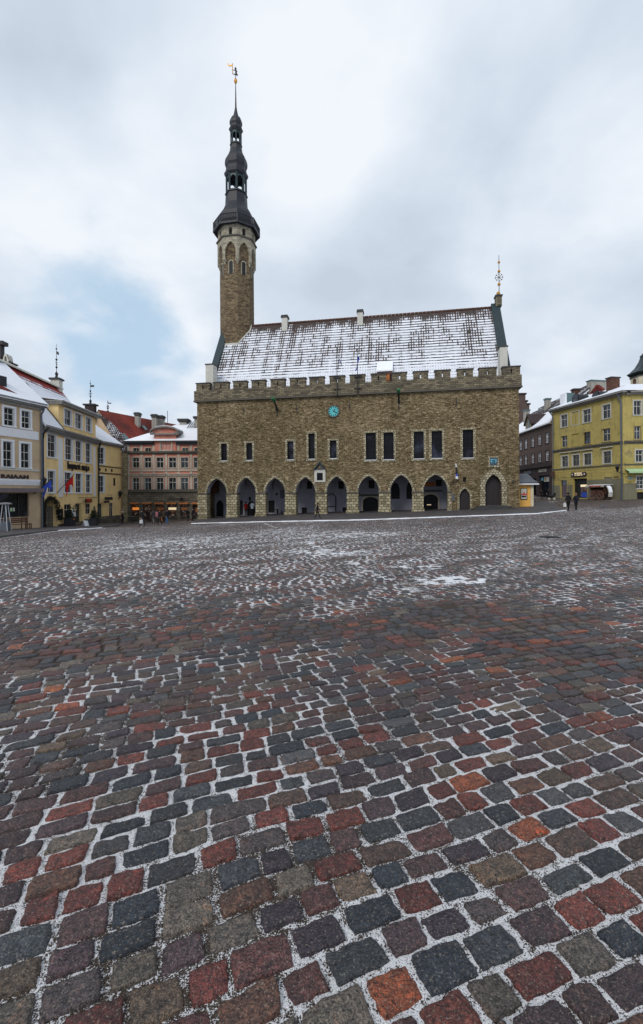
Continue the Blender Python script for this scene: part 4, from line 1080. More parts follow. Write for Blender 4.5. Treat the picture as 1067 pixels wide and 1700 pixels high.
def beige_house():
    fr = Frame((-28.9, 33.8), (-26.35, 42.6), -1.45); L = fr.L
    root = empty('beige_house', fr.M, 'beige house with white banded facade and letters over its dark shop window', 'house')
    R7 = lambda *q: rz(fr, z7, *q)
    w = [R7(38,148,90,280), R7(222,315,140,320)]; w2 = [R7(28,130,440,715), R7(214,312,478,735)]
    zt = (w[1][2], w[1][3]); zt2 = (w2[1][2], w2[1][3])
    tops = [(a[0], a[1], zt[0], zt[1]) for a in w]; mids = [(a[0], a[1], zt2[0], zt2[1]) for a in w2]
    dx = tops[1][0]-tops[0][0]
    for k in (1, 2): tops.append((tops[0][0]-dx*k, tops[0][1]-dx*k, *zt)); mids.append((mids[0][0]-dx*k, mids[0][1]-dx*k, *zt2))
    tops = [t for t in tops if t[0] > .3]; mids = [t for t in mids if t[0] > .3]
    shop = R7(-60,305,995,1250); ze = fr.at(68, 677.5)[1]
    print('beige', fr.L, ze, tops, shop)
    m = MB(); wall(m, 0, L, -.6, ze, [op(t,.16) for t in tops+mids]+[op((1.0,shop[1],shop[2],shop[3]),.3)], 0); m.quad((L,0,-.6),(L,1.2,-.6),(L,1.2,ze),(L,0,ze)); m.quad((0,0,-.6),(0,9,-.6),(0,9,ze),(0,0,ze)); m.quad((L,1.2,-.6),(L,9,-.6),(L,9,ze),(L,1.2,ze))
    m.build('wall', M['beige'], root)
    for t in tops+mids: window(root, None, t, 2, (.33,.66) if t[3]-t[2] < 1.9 else (.3,.64), .17, 'offwhite', 'glass', 'white', .13, .06)
    b = R7(0,325,325,415); MB().box(0, L-.35, -.05, .01, b[2], b[3]).build('white_band', M['white'], root)
    b = R7(0,338,850,912); m = MB()
    for k in range(3): m.box(0, L-.3, -.06-.05*k, .01, b[2]+(b[3]-b[2])*k/3, b[2]+(b[3]-b[2])*(k+1)/3)
    m.build('shop_cornice', M['white'], root)
    b = R7(0,325,735,760); MB().box(0, L-.35, -.09, .01, b[2], b[3]).build('sill_band', M['offwhite'], root)
    cornice(root, 0, L+.1, ze+.35, .6, .6, 'cornice')
    b = R7(0,340,945,985); aw = MB(); aw.box(.6, L-.5, -.85, .0, b[3]-.1, b[3]).box(.6, L-.5, -.87, -.84, b[2], b[3]); aw.build('awning', m_plain('striped_awning', (.16,.13,.14), .8), root)
    sh = MB().box(1.0, shop[1], .25, .27, shop[2], shop[3]).build('shop_window', M['glass'], root)
    g = MB(); 
    for x in (1.0, 2.9, 4.9, 6.9, shop[1]-.07): g.box(x, x+.07, .18, .24, shop[2], shop[3])
    g.box(1.0, shop[1], .17, .235, shop[2], shop[2]+.08); g.build('frame', M['darkbrown'], sh)
    for (a, b_, c, d, mt) in ((125,147,1148,1185,'mint'),(153,172,1148,1185,'offwhite')):
        q = R7(a, b_, c, d); MB().box(q[0], q[1], .2, .22, q[2], q[3]).build('notice', M[mt], sh)
    # letters
    s0, zl = fr.at(*z7(2, 822)); s1 = fr.at(*z7(292, 830))[0]; zt_ = fr.at(*z7(2, 783))[1]
    H = (zt_-zl)
    o = text(root, 'lettering', 'RAJAAN', H/.72, Tr(s0, -.07, zl-.12), M['darkbrown'], .03, 1, .02, 1.08, s1-s0)
    # roof
    zr = ze+4.85; rm = MB(); slab(rm, (-.3,-.6,ze+.32), (L+.25,-.6,ze+.32), (L+.25,4.9,zr), (-.3,4.9,zr), .2); slab(rm, (-.3,4.9,zr), (L+.25,4.9,zr), (L+.25,11,ze), (-.3,11,ze), .2); rm.build('roof', M['roofS'], root)
    # dark roof light and bare tiles beside the edge
    s, z = 5.6, ze+.9
    d = MB(); slab(d, (s-1.6,.3,z+.35), (s+1.4,.0,z-.1), (s+1.0,1.6,z+1.1), (s-1.6,2.6,z+2.1), .16); d.build('bare_tiles', M['roofred'], root)
    q = fr.rect(-4, 7, 625, 640, 1.0); MB().box(q[0], q[1], .7, 2.2, q[2]-.6, q[3]).build('dormer', M['metal'], root)
    pipe(root, [(L-.12,-.5,ze+.05),(L-.12,-.35,ze-.35),(L-.12,-.14,ze-.6),(L-.12,-.14,-.3)], .085)
    # stone strip between the houses
    r = fr.rect(62, 67.5, 700, 780, .4); 
    flag_pole(root, fr, z7(350, 1010), z7(545, 845), (.45, .95, 1.1), 'blue', 1.2)
def yellow_house():
    fr = Frame((-26.7, 43.1), (-27.455, 55.37), -1.9); L = fr.L
    root = empty('yellow_house', fr.M, 'yellow house with white window frames, wide wall dormer and ivy-clad arched gateway', 'house')
    R7 = lambda *q: rz(fr, z7, *q)
    ze = (fr.at(*z7(490, 330))[1]+fr.at(*z7(1000, 462))[1])/2
    def row(l, ref): 
        rs = [R7(*q) for q in l]; a = sum(r[2] for r in rs)/len(rs); b = sum(r[3] for r in rs)/len(rs); return [(r[0], r[1], a, b) for r in rs]
    f1 = row([(492,583,385,612),(675,752,425,650),(784,852,455,665),(889,948,478,685)], 0)
    f2 = row([(494,570,758,985),(670,745,782,990),(784,852,795,990),(892,948,805,995)], 0)
    dm = row([(678,755,132,295),(790,862,168,325),(900,960,212,355)], 0)
    gate = R7(428,596,1045,1355); gate = dict(x0=max(gate[0],.12), x1=gate[1], z0=-.6, z1=gate[3], zs=gate[3]-1.35, kind='round', d=1.2, open=True)
    gw = [R7(668,742,1112,1235), R7(890,945,1108,1235)]; gz_ = (gw[0][2]-.0, gw[0][3]); dr = R7(783,853,1102,1325)
    gr = fr.g(L/2)
    door = (dr[0], dr[1], gr+.15, dr[3]); gws = [(g[0], g[1], gz_[0], gz_[1]) for g in gw]
    print('yellow', L, ze, f1, f2, gate['x0'], gate['x1'], door)
    m = MB(); wall(m, 0, L, -.6, ze, [op(t,.16) for t in f1+f2+gws]+[op(door,.4), gate], 0)
    m.quad((0,0,-.6),(0,10,-.6),(0,10,ze),(0,0,ze)); m.quad((L,0,-.6),(L,10,-.6),(L,10,ze),(L,0,ze))
    # dormer
    d0 = fr.at(*z7(622, 300))[0]; d0 = min(d0, dm[0][0]-.55); d1 = L-.15; zd = fr.at(*z7(985, 200))[1]; zd = max(zd, dm[0][3]+.45)
    wall(m, d0, d1, ze+.3, zd, [op(t,.16) for t in dm], .1); m.quad((d0,.1,ze+.3),(d0,5,ze+.3),(d0,5,zd),(d0,.1,zd)); m.quad((d1,.1,ze+.3),(d1,5,ze+.3),(d1,5,zd),(d1,.1,zd))
    m.build('wall', M['yellow'], root)
    for t in f1+f2: window(root, None, t, 2, (.3,.66), .16, 'offwhite', 'glass', 'white', .13, .055)
    XD = Tr(0,.1,0)
    for t in dm: window(root, XD, t, 2, (.5,), .14, 'offwhite', 'glass', 'white', .13, .055)
    for t in gws: window(root, None, t, 2, (.55,), .0, 'offwhite', 'glass', 'white', .1, .05)
    for (a, b) in ((605, 650), (974, 992), (440, 458)):
        q = R7(a, b, 380, 1030); MB().box(max(q[0],.02), q[1], -.045, .01, f2[0][2]-.45, ze-.6).build('pilaster', M['white'], root)
    cornice(root, 0, L+.1, ze+.28, .62, .55); 
    co = MB(); co.box(d0-.35, d1+.3, -.5, .1, zd, zd+.16).box(d0-.3, d1+.25, -.4, .08, zd-.2, zd).box(d0-.35, d0, .1, 5, zd, zd+.16).box(d0-.28,d0-.002,.08,5,zd-.2,zd); co.build('dormer_cornice', M['cornice'], root)
    # roofs
    RD, ZR = 4.6, 16.75; zf = lambda d: ze+.28+(ZR-ze-.28)*(d+.5)/(RD+.5)
    rm = MB()
    slab(rm, (-.2,-.5,ze+.28), (d0,-.5,ze+.28), (d0,RD,ZR), (-.2,RD,ZR), .2)
    dd = (zd+.2-ze-.28)*(RD+.5)/(ZR-ze-.28)-.5
    slab(rm, (d0,dd,zf(dd)), (L+.2,dd,zf(dd)), (L+.2,RD,ZR), (d0,RD,ZR), .2)
    slab(rm, (-.2,RD,ZR), (L+.2,RD,ZR), (L+.2,13,ze), (-.2,13,ze), .2)
    rm.build('roof', M['roofY'], root)
    m = MB(); slab(m, (d0-.35,-.5,zd+.2), (d1+.3,-.5,zd+.2), (d1+.3,dd+.4,zf(dd)+.35), (d0-.35,dd+.4,zf(dd)+.35), .06); m.build('dormer_roof', M['snow'], root)
    m = MB(); slab(m, (-.2,RD-.6,ZR-.15), (L+.2,RD-.6,ZR-.15), (L+.2,RD+.1,ZR+.25), (-.2,RD+.1,ZR+.25), .15); m.build('ridge', M['offwhite'], root)
    # dark verge board beside the dormer
    m = MB(); slab(m, (d0-.2,-.5,ze+.36), (d0-.02,-.5,ze+.36), (d0-.02,3.2,zf(3.2)+.1), (d0-.2,3.2,zf(3.2)+.1), .2); m.build('verge_board', M['metal'], root)
    # ridge ends
    o = MB().box(L-.7, L+.15, RD-.5, RD+.5, ZR-1, ZR+.75).build('chimney', M['offwhite'], root); MB().box(L-.85, L+.3, RD-.65, RD+.65, ZR+.75, ZR+.95).build('cap', M['coping'], o)
    finial(root, Tr(L-.27, RD, ZR+.95), 4.2)
    # lettering in an angular broken script
    s0 = fr.at(*z7(703, 740))[0]; s1 = fr.at(*z7(925, 740))[0]; zc = fr.at(*z7(815, 728))[1]
    blackletter(root, 'hopneri maja', s0, s1, zc, .48)
    gate_parts(root, fr, gate, gr)
    dd_ = MB().box(door[0], door[1], .3, .34, door[2], door[3]).build('door', M['slate'], root)
    MB().box(door[0]+.1, door[1]-.1, .28, .3, door[2]+.2, door[2]+.95).box(door[0]+.1, door[1]-.1, .28, .3, door[2]+1.1, door[3]-.2).build('panel', M['metal'], dd_)
    q = R7(845, 912, 1055, 1095); MB().box(q[0]-.0, q[1], -.5, -.42, q[2], q[3]).build('hanging_sign', M['dark'], root)
    strokes(root, q[0]+.2, q[1]-.15, q[2]+.14, .34, -.5, 'redorange', 2)
    m = MB(); z = R7(668,945,1045,1050)[3]; s_a, s_b = R7(820,960,1045,1050)[:2]; m.box(s_a, s_b, -.55, -.5, z-.02, z+.03); m.box(s_a, s_a+.05, -.5, 0, z-.02, z+.03); m.box(s_b-.05, s_b, -.5, 0, z-.02, z+.03); m.build('sign_rail', M['metal'], root)
    q = R7(604, 652, 1157, 1275); o = MB().box(q[0], q[1], -.06, .0, q[2], q[3]).build('menu_board', M['brownwood'], root)
    MB().box(q[0]+.06, q[1]-.06, -.075, -.06, q[2]+.06, q[3]-.06).build('slate_panel', M['dark'], o)
    text(o, 'lettering', 'AZ', .32, Tr(q[0]+.18, -.08, (q[2]+q[3])/2-.15), M['offwhite'], .005, .8)
    q = R7(738, 782, 1165, 1240); MB().box(q[0], q[1], -.07, -.01, q[2], q[3]).build('white_notice', M['white'], root)
    MB().box(gate['x1']+.05, L, -.06, .005, -.5, gr+.45).build('plinth', M['greystone'], root)
    flag_pole(root, fr, z7(590, 1000), z7(772, 800), (.5, .95, 1.45), 'red', 1.5)
    pipe(root, [(L-.1,-.45,ze-.05),(L+.03,-.3,ze-.45),(L+.03,-.14,ze-.8),(L+.03,-.14,-.3)], .1, 'metal')
    pipe(root, [(.55,-.45,ze+.15),(.3,-.4,ze-.2),(.06,-.2,ze-.55),(.06,-.13,ze-1.2),(.06,-.13,-.3)], .09, 'metal')
    lantern_on(root, fr, 73, 791, 806, .5)
    # wreath and goods by the door
    q = fr.at(122.5, 844)
    m = MB(Tr(q[0], -.08, q[1]) @ Matrix.Rotation(math.pi/2, 4, 'X'))
    m.tube([(.3*math.cos(a*math.pi/6), .3*math.sin(a*math.pi/6), 0) for a in range(13)], .08, 6); m.build('straw_wreath', M['tanstone'], root)
    return fr, ze
def gate_parts(root, fr, gate, gr):
    # ivy arch over the gateway
    t = top_curve(gate, 12); m = MB(); rnd = random.Random(4)
    pts = [(gate['x0']-.02, gr+z) for z in np.linspace(0, gate['zs']-gr, 10)] + t + [(gate['x1']+.02, gr+z) for z in np.linspace(gate['zs']-gr, gate['zs']-gr-.7, 5)]
    c = ((gate['x0']+gate['x1'])/2, gate['zs'])
    for x, z in pts:
        for k in range(46):
            a = rnd.uniform(0, 6.28); r = abs(rnd.gauss(0, .17)); xx = x+r*math.cos(a); zz = z+r*math.sin(a); yy = rnd.uniform(-.3, .06); s = rnd.uniform(.05, .1)
            u = Vector((rnd.uniform(-1,1), rnd.uniform(-1,.2), rnd.uniform(-1,1))).normalized()*s; v = Vector((rnd.uniform(-1,1), rnd.uniform(-1,1), rnd.uniform(-1,1))).normalized()*s
            p = Vector((xx, yy, zz)); m.add([tuple(p-u), tuple(p-v*.6), tuple(p+u), tuple(p+v*.6)], [(0,1,2,3)])
    m.build('ivy', M['ivy'], root)
    w = gate['x1']-gate['x0']
    g = MB(); g.box(gate['x0'], gate['x1'], 1.15, 1.2, -.5, gate['z1']); go = g.build('gateway_back', M['darkbrown'], root)
    s = MB(); n = 5
    x0, x1 = gate['x0']+w*.5, gate['x1']-.1
    for i in range(n+1): xx = x0+(x1-x0)*i/n; s.box(xx-.025, xx+.025, .4, .45, gr, gr+2.3)
    for i in range(7): s.box(x0, x1, .405, .445, gr+.2+.33*i, gr+.24+.33*i)
    s.build('iron_gate', M['slate'], root)
def blackletter(parent, word, s0, s1, zc, h):
    """broken-script letters drawn with a slanted broad nib"""
    G_ = {'h': [[(0,1.55),(0,0)],[(0,1.5),(.2,1.65)],[(0,.8),(.25,1),(.5,.8),(.5,.15),(.35,-.15)]], 'o': [[(.25,1),(0,.75),(0,.2),(.25,0)],[(.25,1),(.5,.75),(.5,.2),(.25,0)]],
          'p': [[(0,1),(0,-.45)],[(0,.8),(.25,1),(.5,.8),(.5,.2),(.25,0),(0,.15)]], 'n': [[(0,1),(0,0)],[(0,.8),(.25,1),(.5,.8),(.5,0)]],
          'e': [[(.45,.15),(.25,0),(0,.2),(0,.8),(.25,1),(.5,.8),(.05,.5)]], 'r': [[(0,1),(0,0)],[(0,.8),(.2,1),(.38,.85)]], 'i': [[(0,1),(0,.1),(.12,0)],[(0,1.3),(.06,1.42)]],
          'm': [[(0,1),(0,0)],[(0,.8),(.2,1),(.4,.8),(.4,0)],[(.4,.8),(.6,1),(.8,.8),(.8,0)]], 'a': [[(.05,.85),(.25,1),(.5,.8),(.5,0)],[(.5,.55),(.1,.45),(0,.2),(.2,0),(.5,.15)]], 'j': [[(.1,1),(.1,-.3),(-.1,-.45)],[(.1,1.3),(.16,1.42)]]}
    W = {'h':.72,'o':.72,'p':.72,'n':.72,'e':.7,'r':.58,'i':.32,'m':1.02,'a':.72,'j':.4,' ':.5}
    tot = sum(W[c] for c in word); sc = (s1-s0)/tot; x = s0; m = MB(); nib = (.075*sc/.6+.03, .05)
    for c in word:
        for st in G_.get(c, []):
            for (a, b), (p, q) in zip(st, st[1:]):
                xa, za = x+a*sc, zc-h*.5+b*h; xb, zb = x+p*sc, zc-h*.5+q*h; n = nib
                m.add([(xa-n[0],-.09,za-n[1]),(xa+n[0],-.09,za+n[1]),(xb+n[0],-.09,zb+n[1]),(xb-n[0],-.09,zb-n[1]),(xa-n[0],-.04,za-n[1]),(xa+n[0],-.04,za+n[1]),(xb+n[0],-.04,zb+n[1]),(xb-n[0],-.04,zb-n[1])],
                      [(0,1,2,3),(0,4,5,1),(1,5,6,2),(2,6,7,3),(3,7,4,0)])
        x += W[c]*sc
    m.build('lettering', M['dark'], parent)
def corner_house(ze0):
    fr = Frame((-27.46, 55.4), (-26.85, 60.6), -1.9); L = fr.L-.55; ze = ze0+.1
    root = empty('corner_house', fr.M, 'low yellow house with rounded corner and snowy roof, right of the dormered yellow house', 'house')
    zsub = lambda *q: rz(fr, z1, *q)
    w1 = zsub(514,543,574,660); w2 = zsub(515,542,722,806); sm = zsub(590,602,733,774)
    d = zsub(507,534,866,965); g = zsub(569,588,862,935); gr = fr.g(L/2)
    print('corner', fr.L, w1, w2, sm, d, g)
    ops = [op(w1,.16), op(w2,.16), op((d[0],d[1],gr+.2,d[3]),.25), op(g,.12)]
    if sm[1] < L: ops.append(op(sm,.1))
    m = MB(); wall(m, .05, L, -.6, ze, ops, 0)
    r = 1.9; n = 10; arc = [(L+r*math.sin(a), r-r*math.cos(a)) for a in np.linspace(0, math.pi/2, n)]
    for (a, b), (c, e) in zip(arc, arc[1:]): m.quad((a,b,-.6),(c,e,-.6),(c,e,ze),(a,b,ze))
    m.quad((L+r,r,-.6),(L+r,9,-.6),(L+r,9,ze),(L+r,r,ze))
    m.build('wall', M['yellow'], root)
    window(root, None, w1, 2, (.34,.67), .13, 'offwhite', 'glass', 'white', .12, .05); window(root, None, w2, 2, (.34,.67), .13, 'offwhite', 'glass', 'white', .12, .05)
    window(root, None, g, 2, (.7,), 0, 'offwhite', 'glass', 'white', .08, .05)
    if sm[1] < L: window(root, None, sm, 1, (.5,), 0, 'dark', 'glass', 'white', .06, .05)
    o = MB().box(d[0], d[1], .2, .24, gr+.2, d[3]).build('door', M['copper'], root); MB().box(d[0]+.2, d[1]-.2, .18, .2, gr+1.2, d[3]-.4).build('pane', M['verdigris'], o)
    MB().box(d[0]-.2, d[1]+.2, -.5, -.0, -.4, gr+.2).build('step', M['greystone'], root)
    # bands round the corner
    ptsf = [(.05,0)]+[(x, y) for x, y in arc]+[(L+r,4)]
    def band(z0, z1, out, mat, name):
        b = MB()
        nrm = [(0,-1)]+[(math.sin(a), -math.cos(a)) for a in np.linspace(0, math.pi/2, n)]+[(1,0)]
        P = [(p[0]+q[0]*out, p[1]+q[1]*out) for p, q in zip(ptsf, nrm)]
        for (a, c, e, f_) in zip(P, P[1:], ptsf, ptsf[1:]):
            b.quad((*a,z0),(*c,z0),(*c,z1),(*a,z1)); b.quad((*a,z1),(*c,z1),(*f_,z1),(*e,z1)); b.quad((*a,z0),(*c,z0),(*f_,z0),(*e,z0))
        return b.build(name, M[mat], root)
    za, zb = fr.at(*z1(560, 676))[1], fr.at(*z1(560, 712))[1]
    band(zb, zb+.12, .08, 'metal', 'lower_band'); band(za, za+.1, .08, 'metal', 'upper_band')
    band(ze-.3, ze-.1, .18, 'cornice', 'cornice'); band(ze-.1, ze+.12, .4, 'cornice', 'eaves'); band(-.5, gr+1.0, .05, 'greystone', 'plinth')
    for x in (.35, 1.6, 2.9):
        if x < L: MB().box(x, x+.28, -.04, .0, zb+.3, za-.2).build('dark_panel', M['dark'], root)
    rm = MB(); cen = (L-.4, 6.5, ze+5.2)
    nrm = [(0,-1)]+[(math.sin(a), -math.cos(a)) for a in np.linspace(0, math.pi/2, n)]+[(1,0)]
    P = [(p[0]+q[0]*.42, p[1]+q[1]*.42, ze+.14) for p, q in zip(ptsf, nrm)]
    topl = (.05, 6.5, ze+5.2)
    rm.add([P[0], P[1], cen, topl], [(0,1,2,3)])
    for a, b in zip(P[1:], P[2:]): rm.add([a, b, cen], [(0,1,2)])
    rm.build('roof', M['roofS'], root)
    # hanging sign
    q = zsub(520,560,832,848); MB().box(q[0], q[1], -.7, -.62, q[2], q[3]).box(q[0]-.1, q[0]+.9, -.7, -.62, q[2]-.35, q[2]-.05).build('hanging_sign', M['darkbrown'], root)
    MB().tube([(q[1]-.2,0,q[3]+.25),(q[1]-.2,-.7,q[3]+.25),(q[1]-.2,-.66,q[3])], .03, 5).build('bracket', M['metal'], root)
    lantern_on(root, fr, 199.5, 813.5, 826, .3)
    pipe(root, [(L+r+.1,1.6,ze),(L+r+.3,1.4,ze-.5),(L+r+.3,1.4,-.4)], .1, 'metal')
    return fr
def pink_house():
    fr = Frame((-27.2, 62.0), (-14.6, 62.0), -1.95); L = fr.L
    root = empty('pink_house', fr.M, 'weathered pink house with arched dormer and row of orange-awninged shop windows', 'house')
    zs = fr.at(270, 750)[1]; ze = fr.at(270, 734)[1]; zm = fr.at(270, 780.5)[1]; zb = fr.at(270, 816)[1]
    xs = [(219.9,230.8),(239.8,250.8),(259.7,271.1),(280.4,292.2),(300.5,312.3),(321.4,333)]
    def rw(y0, y1, l=xs): return [fr.rect(a, b, y0, y1) for a, b in l]
    r1 = rw(759.5, 777); r2 = rw(793, 813.3); r3 = rw(743.5, 749.6, [(221,230.8),(240.8,250.4),(302.8,312.2),(322.7,332)])
    sh = rw(835, 857, [(218.2,231.2),(258,272),(278,293),(299.3,312.9)]); dr = rw(835, 866, [(237.8,251.6),(319.8,328)])
    gr = fr.g(L/2); dr = [(a, b, gr+.1, d) for a, b, c, d in dr]
    m = MB(); x0 = fr.at(211.5, 780)[0]
    wall(m, x0, L, zb, ze, [op(t,.15) for t in r1+r2+r3], 0); m.quad((x0,0,zb),(x0,8,zb),(x0,8,ze),(x0,0,ze))
    dx0, dx1 = fr.at(256.4, 730)[0], fr.at(292.3, 730)[0]; dz = fr.at(274, 720)[1]; dw = fr.rect(267.6, 284.6, 732.6, 747.8)
    m2 = MB(); wall(m2, dx0, dx1, zs+.1, dz, [op(dw,.15)], -.12); m2.quad((dx0,-.12,zs),(dx0,5,zs),(dx0,5,dz),(dx0,-.12,dz)); m2.quad((dx1,-.12,zs),(dx1,5,zs),(dx1,5,dz),(dx1,-.12,dz))
    m.build('wall', M['pink'], root); dob = m2.build('dormer', M['pink'], root)
    m = MB(); wall(m, x0-.05, L, -.5, zb, [op(t,.3) for t in sh+dr], -.05); m.quad((x0-.05,-.05,-.5),(x0-.05,8,-.5),(x0-.05,8,zb),(x0-.05,-.05,zb)); m.build('shop_wall', M['greystone'], root)
    for t in r1: window(root, None, t, 2, (.6,), .11, 'offwhite', 'glass', 'pinktrim', .12, .07)
    for t in r2: 
        o = window(root, None, t, 2, (.62,), .11, 'offwhite', 'glass', 'pinktrim', .12, .07)
        MB().box(t[0]-.35, t[1]+.35, -.28, .0, t[3]+.42, t[3]+.56).box(t[0]-.28, t[1]+.28, -.16, .0, t[3]+.2, t[3]+.42).build('window_hood', M['pinktrim'], root)
    for t in r3: window(root, None, t, 2, (), .08, 'offwhite', 'glass', 'pinktrim', .1, .06)
    window(dob, Tr(0,-.12,0), dw, 3, (.5,), .18, 'offwhite', 'glass', 'pinktrim', .1, .07)
    # pilasters
    for k, px in enumerate((213.5, 235.2, 255.2, 275.8, 296.5, 317)):
        s = fr.at(px, 780)[0]
        for (a, b) in ((zb+.3, zm-.2), (zm+.15, zs-.15)): MB().box(s-.16, s+.16, -.06, .01, a, b).build('pilaster', M['pinktrim'], root)
        if not dx0 < s < dx1: MB().box(s-.16, s+.16, -.06, .01, zs+.1, ze-.35).build('pilaster', M['pinktrim'], root)
    MB().box(x0-.1, L, -.32, .02, zs-.16, zs+.08).box(x0-.04, L, -.18, .02, zs-.32, zs-.16).build('upper_cornice', M['string'], root)
    MB().box(x0-.05, L, -.12, .02, zm-.16, zm+.1).build('middle_band', M['pinktrim'], root)
    MB().box(x0-.1, L, -.25, .02, zb-.08, zb+.16).box(x0-.05,L,-.12,.02,zb+.16,zb+.3).build('lower_cornice', M['string'], root)
    MB().box(x0-.3, dx0-.02, -.55, .02, ze-.1, ze+.12).box(dx1+.02, L, -.55, .02, ze-.1, ze+.12).box(x0-.15, dx0-.02, -.3, .02, ze-.35, ze-.1).box(dx1+.02, L, -.3, .02, ze-.35, ze-.1).build('eaves', M['metal'], root)
    # roof: hipped at the left end
    zr = ze+3.6; rm = MB()
    rm.quad((x0-.35,-.6,ze+.14),(L,-.6,ze+.14),(L,5.2,zr),(x0+6.5,5.2,zr)); rm.quad((x0-.35,-.6,ze+.14),(x0+6.5,5.2,zr),(x0+6.5,5.3,zr),(x0-.35,10,ze+.14))
    rm.quad((x0+6.5,5.2,zr),(L,5.2,zr),(L,10,ze+.14),(x0,10,ze+.14)); rm.build('roof', M['snow'], root)
    sm = MB()
    for i in range(18):
        x = dx1+.6+i*.3
        if x < L: slab(sm, (x,3.0,ze+.14+3.6/5.8*3.6+.05), (x+.08,3.0,ze+.14+3.6/5.8*3.6+.05), (x+.08,5.2,zr+.06), (x,5.2,zr+.06), .05)
    sm.build('roof_seams', M['slate'], root)
    # arched pediment
    px0, px1 = fr.at(250.5, 719)[0], fr.at(305, 719)[0]; zp0 = dz; zp1 = fr.at(277, 710.5)[1]; w = (px1-px0)/2; c = (px0+px1)/2; c = (dx0+dx1)/2; w = (dx1-dx0)/2+.45
    pts = [(c-w*math.cos(t), zp0+(zp1-zp0)*math.sin(t)**.9) for t in np.linspace(0, math.pi, 17)]
    pm = MB(); n = len(pts)
    pm.add([(x,-.2,z) for x, z in pts], [tuple(range(n))]); pm.build('tympanum', M['pink'], dob)
    ar = MB()
    for (a, b), (p, q) in zip(pts, pts[1:]):
        ar.add([(a,-.6,b),(p,-.6,q),(p,-.6,q+.22),(a,-.6,b+.22),(a,5,b),(p,5,q),(p,5,q+.22),(a,5,b+.22)], [(0,1,2,3),(0,4,5,1),(3,2,6,7)])
    ar.box(c-w, c+w, -.5, -.1, zp0-.18, zp0+.0).box(c-w, c-w+.5, -.55, -.12, zp0-.001, zp0+.16).box(c+w-.5, c+w, -.55, -.12, zp0-.001, zp0+.16); ar.build('pediment', M['cornice'], dob)
    sn = MB()
    for (a, b), (p, q) in zip(pts[1:-1], pts[2:-1]): sn.add([(a,-.4,b+.23),(p,-.4,q+.23),(p,5,q+.26),(a,5,b+.26),(a,-.4,b+.3),(p,-.4,q+.3),(p,5,q+.33),(a,5,b+.33)], [(0,1,5,4),(4,5,6,7)])
    sn.build('snow_cover', M['snow'], dob)
    # shops
    for k, t in enumerate(sh):
        o = MB().box(t[0], t[1], .2, .22, t[2], t[3]).build('shop_window', M['display'], root)
        MB().box(t[0], t[0]+.07, .1, .19, t[2], t[3]).box(t[1]-.07, t[1], .1, .19, t[2], t[3]).box(t[0]+.07, t[1]-.07, .1, .19, t[2], t[2]+.08).build('frame', M['darkbrown'], o)
        MB().box(t[0]+.08, t[1]-.08, .14, .17, t[3]-.95, t[3]-.62).build('lit_sign', M['litor'] if k == 0 else M['lit'] if k in (2,) else M['orange'], o)
    for k, t in enumerate(dr):
        MB().box(t[0], t[1], .22, .24, t[2], t[3]).build('shop_door', M['display'] if k == 0 else M['darkbrown'], root)
        if k: 
            q = MB()
            for z in (1.0, 1.9): q.box(t[0]+.35, t[0]+.9, .18, .215, t[2]+z, t[2]+z+.6)
            q.build('lit_picture', M['orange'], root)
    for t in sh+dr:
        a = MB(); z = t[3]; slab(a, (t[0]-.08,-.4,z-.03), (t[1]+.08,-.4,z-.03), (t[1]+.08,-.06,z+.08), (t[0]-.08,-.06,z+.08), .03); a.box(t[0]-.08, t[1]+.08, -.41, -.39, z-.16, z-.04); a.build('awning', M['orange'], root)
    for t in sh: MB().box(t[0]-.1, t[1]+.1, -.25, -.05, t[2]-.12, t[2]).build('sill', M['greystone'], root)
    t = sh[0]; MB().box(t[0], t[1]-.2, -.09, -.04, gr, t[2]-.5).build('cellar_hatch', M['dark'], root)
    s, z = fr.at(298, 828); m = MB(); m.tube([(s-1.4,-.3,z),(s-.3,-.35,z+.1),(s+.8,-.35,z),(s+1.3,-.3,z+.15)], .05, 5); m.tube([(s+.1,-.35,z-.15),(s+.5,-.35,z+.15)], .14, 6); m.build('wrought_sign', M['metal'], root)
    # chimneys
    for px0_, px1_, py, dpt in ((321,329,688.5,4.5),(322,333,690,6)):
        pass
    q = fr.rect(296, 314, 696, 705, 4.6); o = MB().box(q[0]+.3, q[1]-.3, 4.2, 5.4, zr-1, q[3]-.3).build('chimney', M['chim'], root); MB().box(q[0], q[1], 4.0, 5.6, q[3]-.3, q[3]).box(q[0]+.15, q[1]-.15, 4.1, 5.5, q[3]-.5, q[3]-.3).build('cap', M['coping'], o)
    q = fr.rect(322, 331, 692, 705, 3.6); o = MB().box(q[0]+.15, q[1]-.15, 3.2, 4.0, zr-2, q[3]-.3).build('chimney', M['chim'], root); MB().box(q[0], q[1], 3.0, 4.2, q[3]-.3, q[3]).build('cap', M['coping'], o)
    s, z = fr.at(278, 706, 5); MB().tube([(s,5,z-.6),(s,5,fr.at(278,682,5)[1])], .04, 5).build('aerial', M['metal'], root)
    # narrow stone pier between the corner house and this one
    q = fr.rect(204.5, 212.5, 790, 860)
    MB().box(q[0], x0+.1, -.35, 5, -.5, ze-1.5).build('stone_pier', M['tanstone'], root)
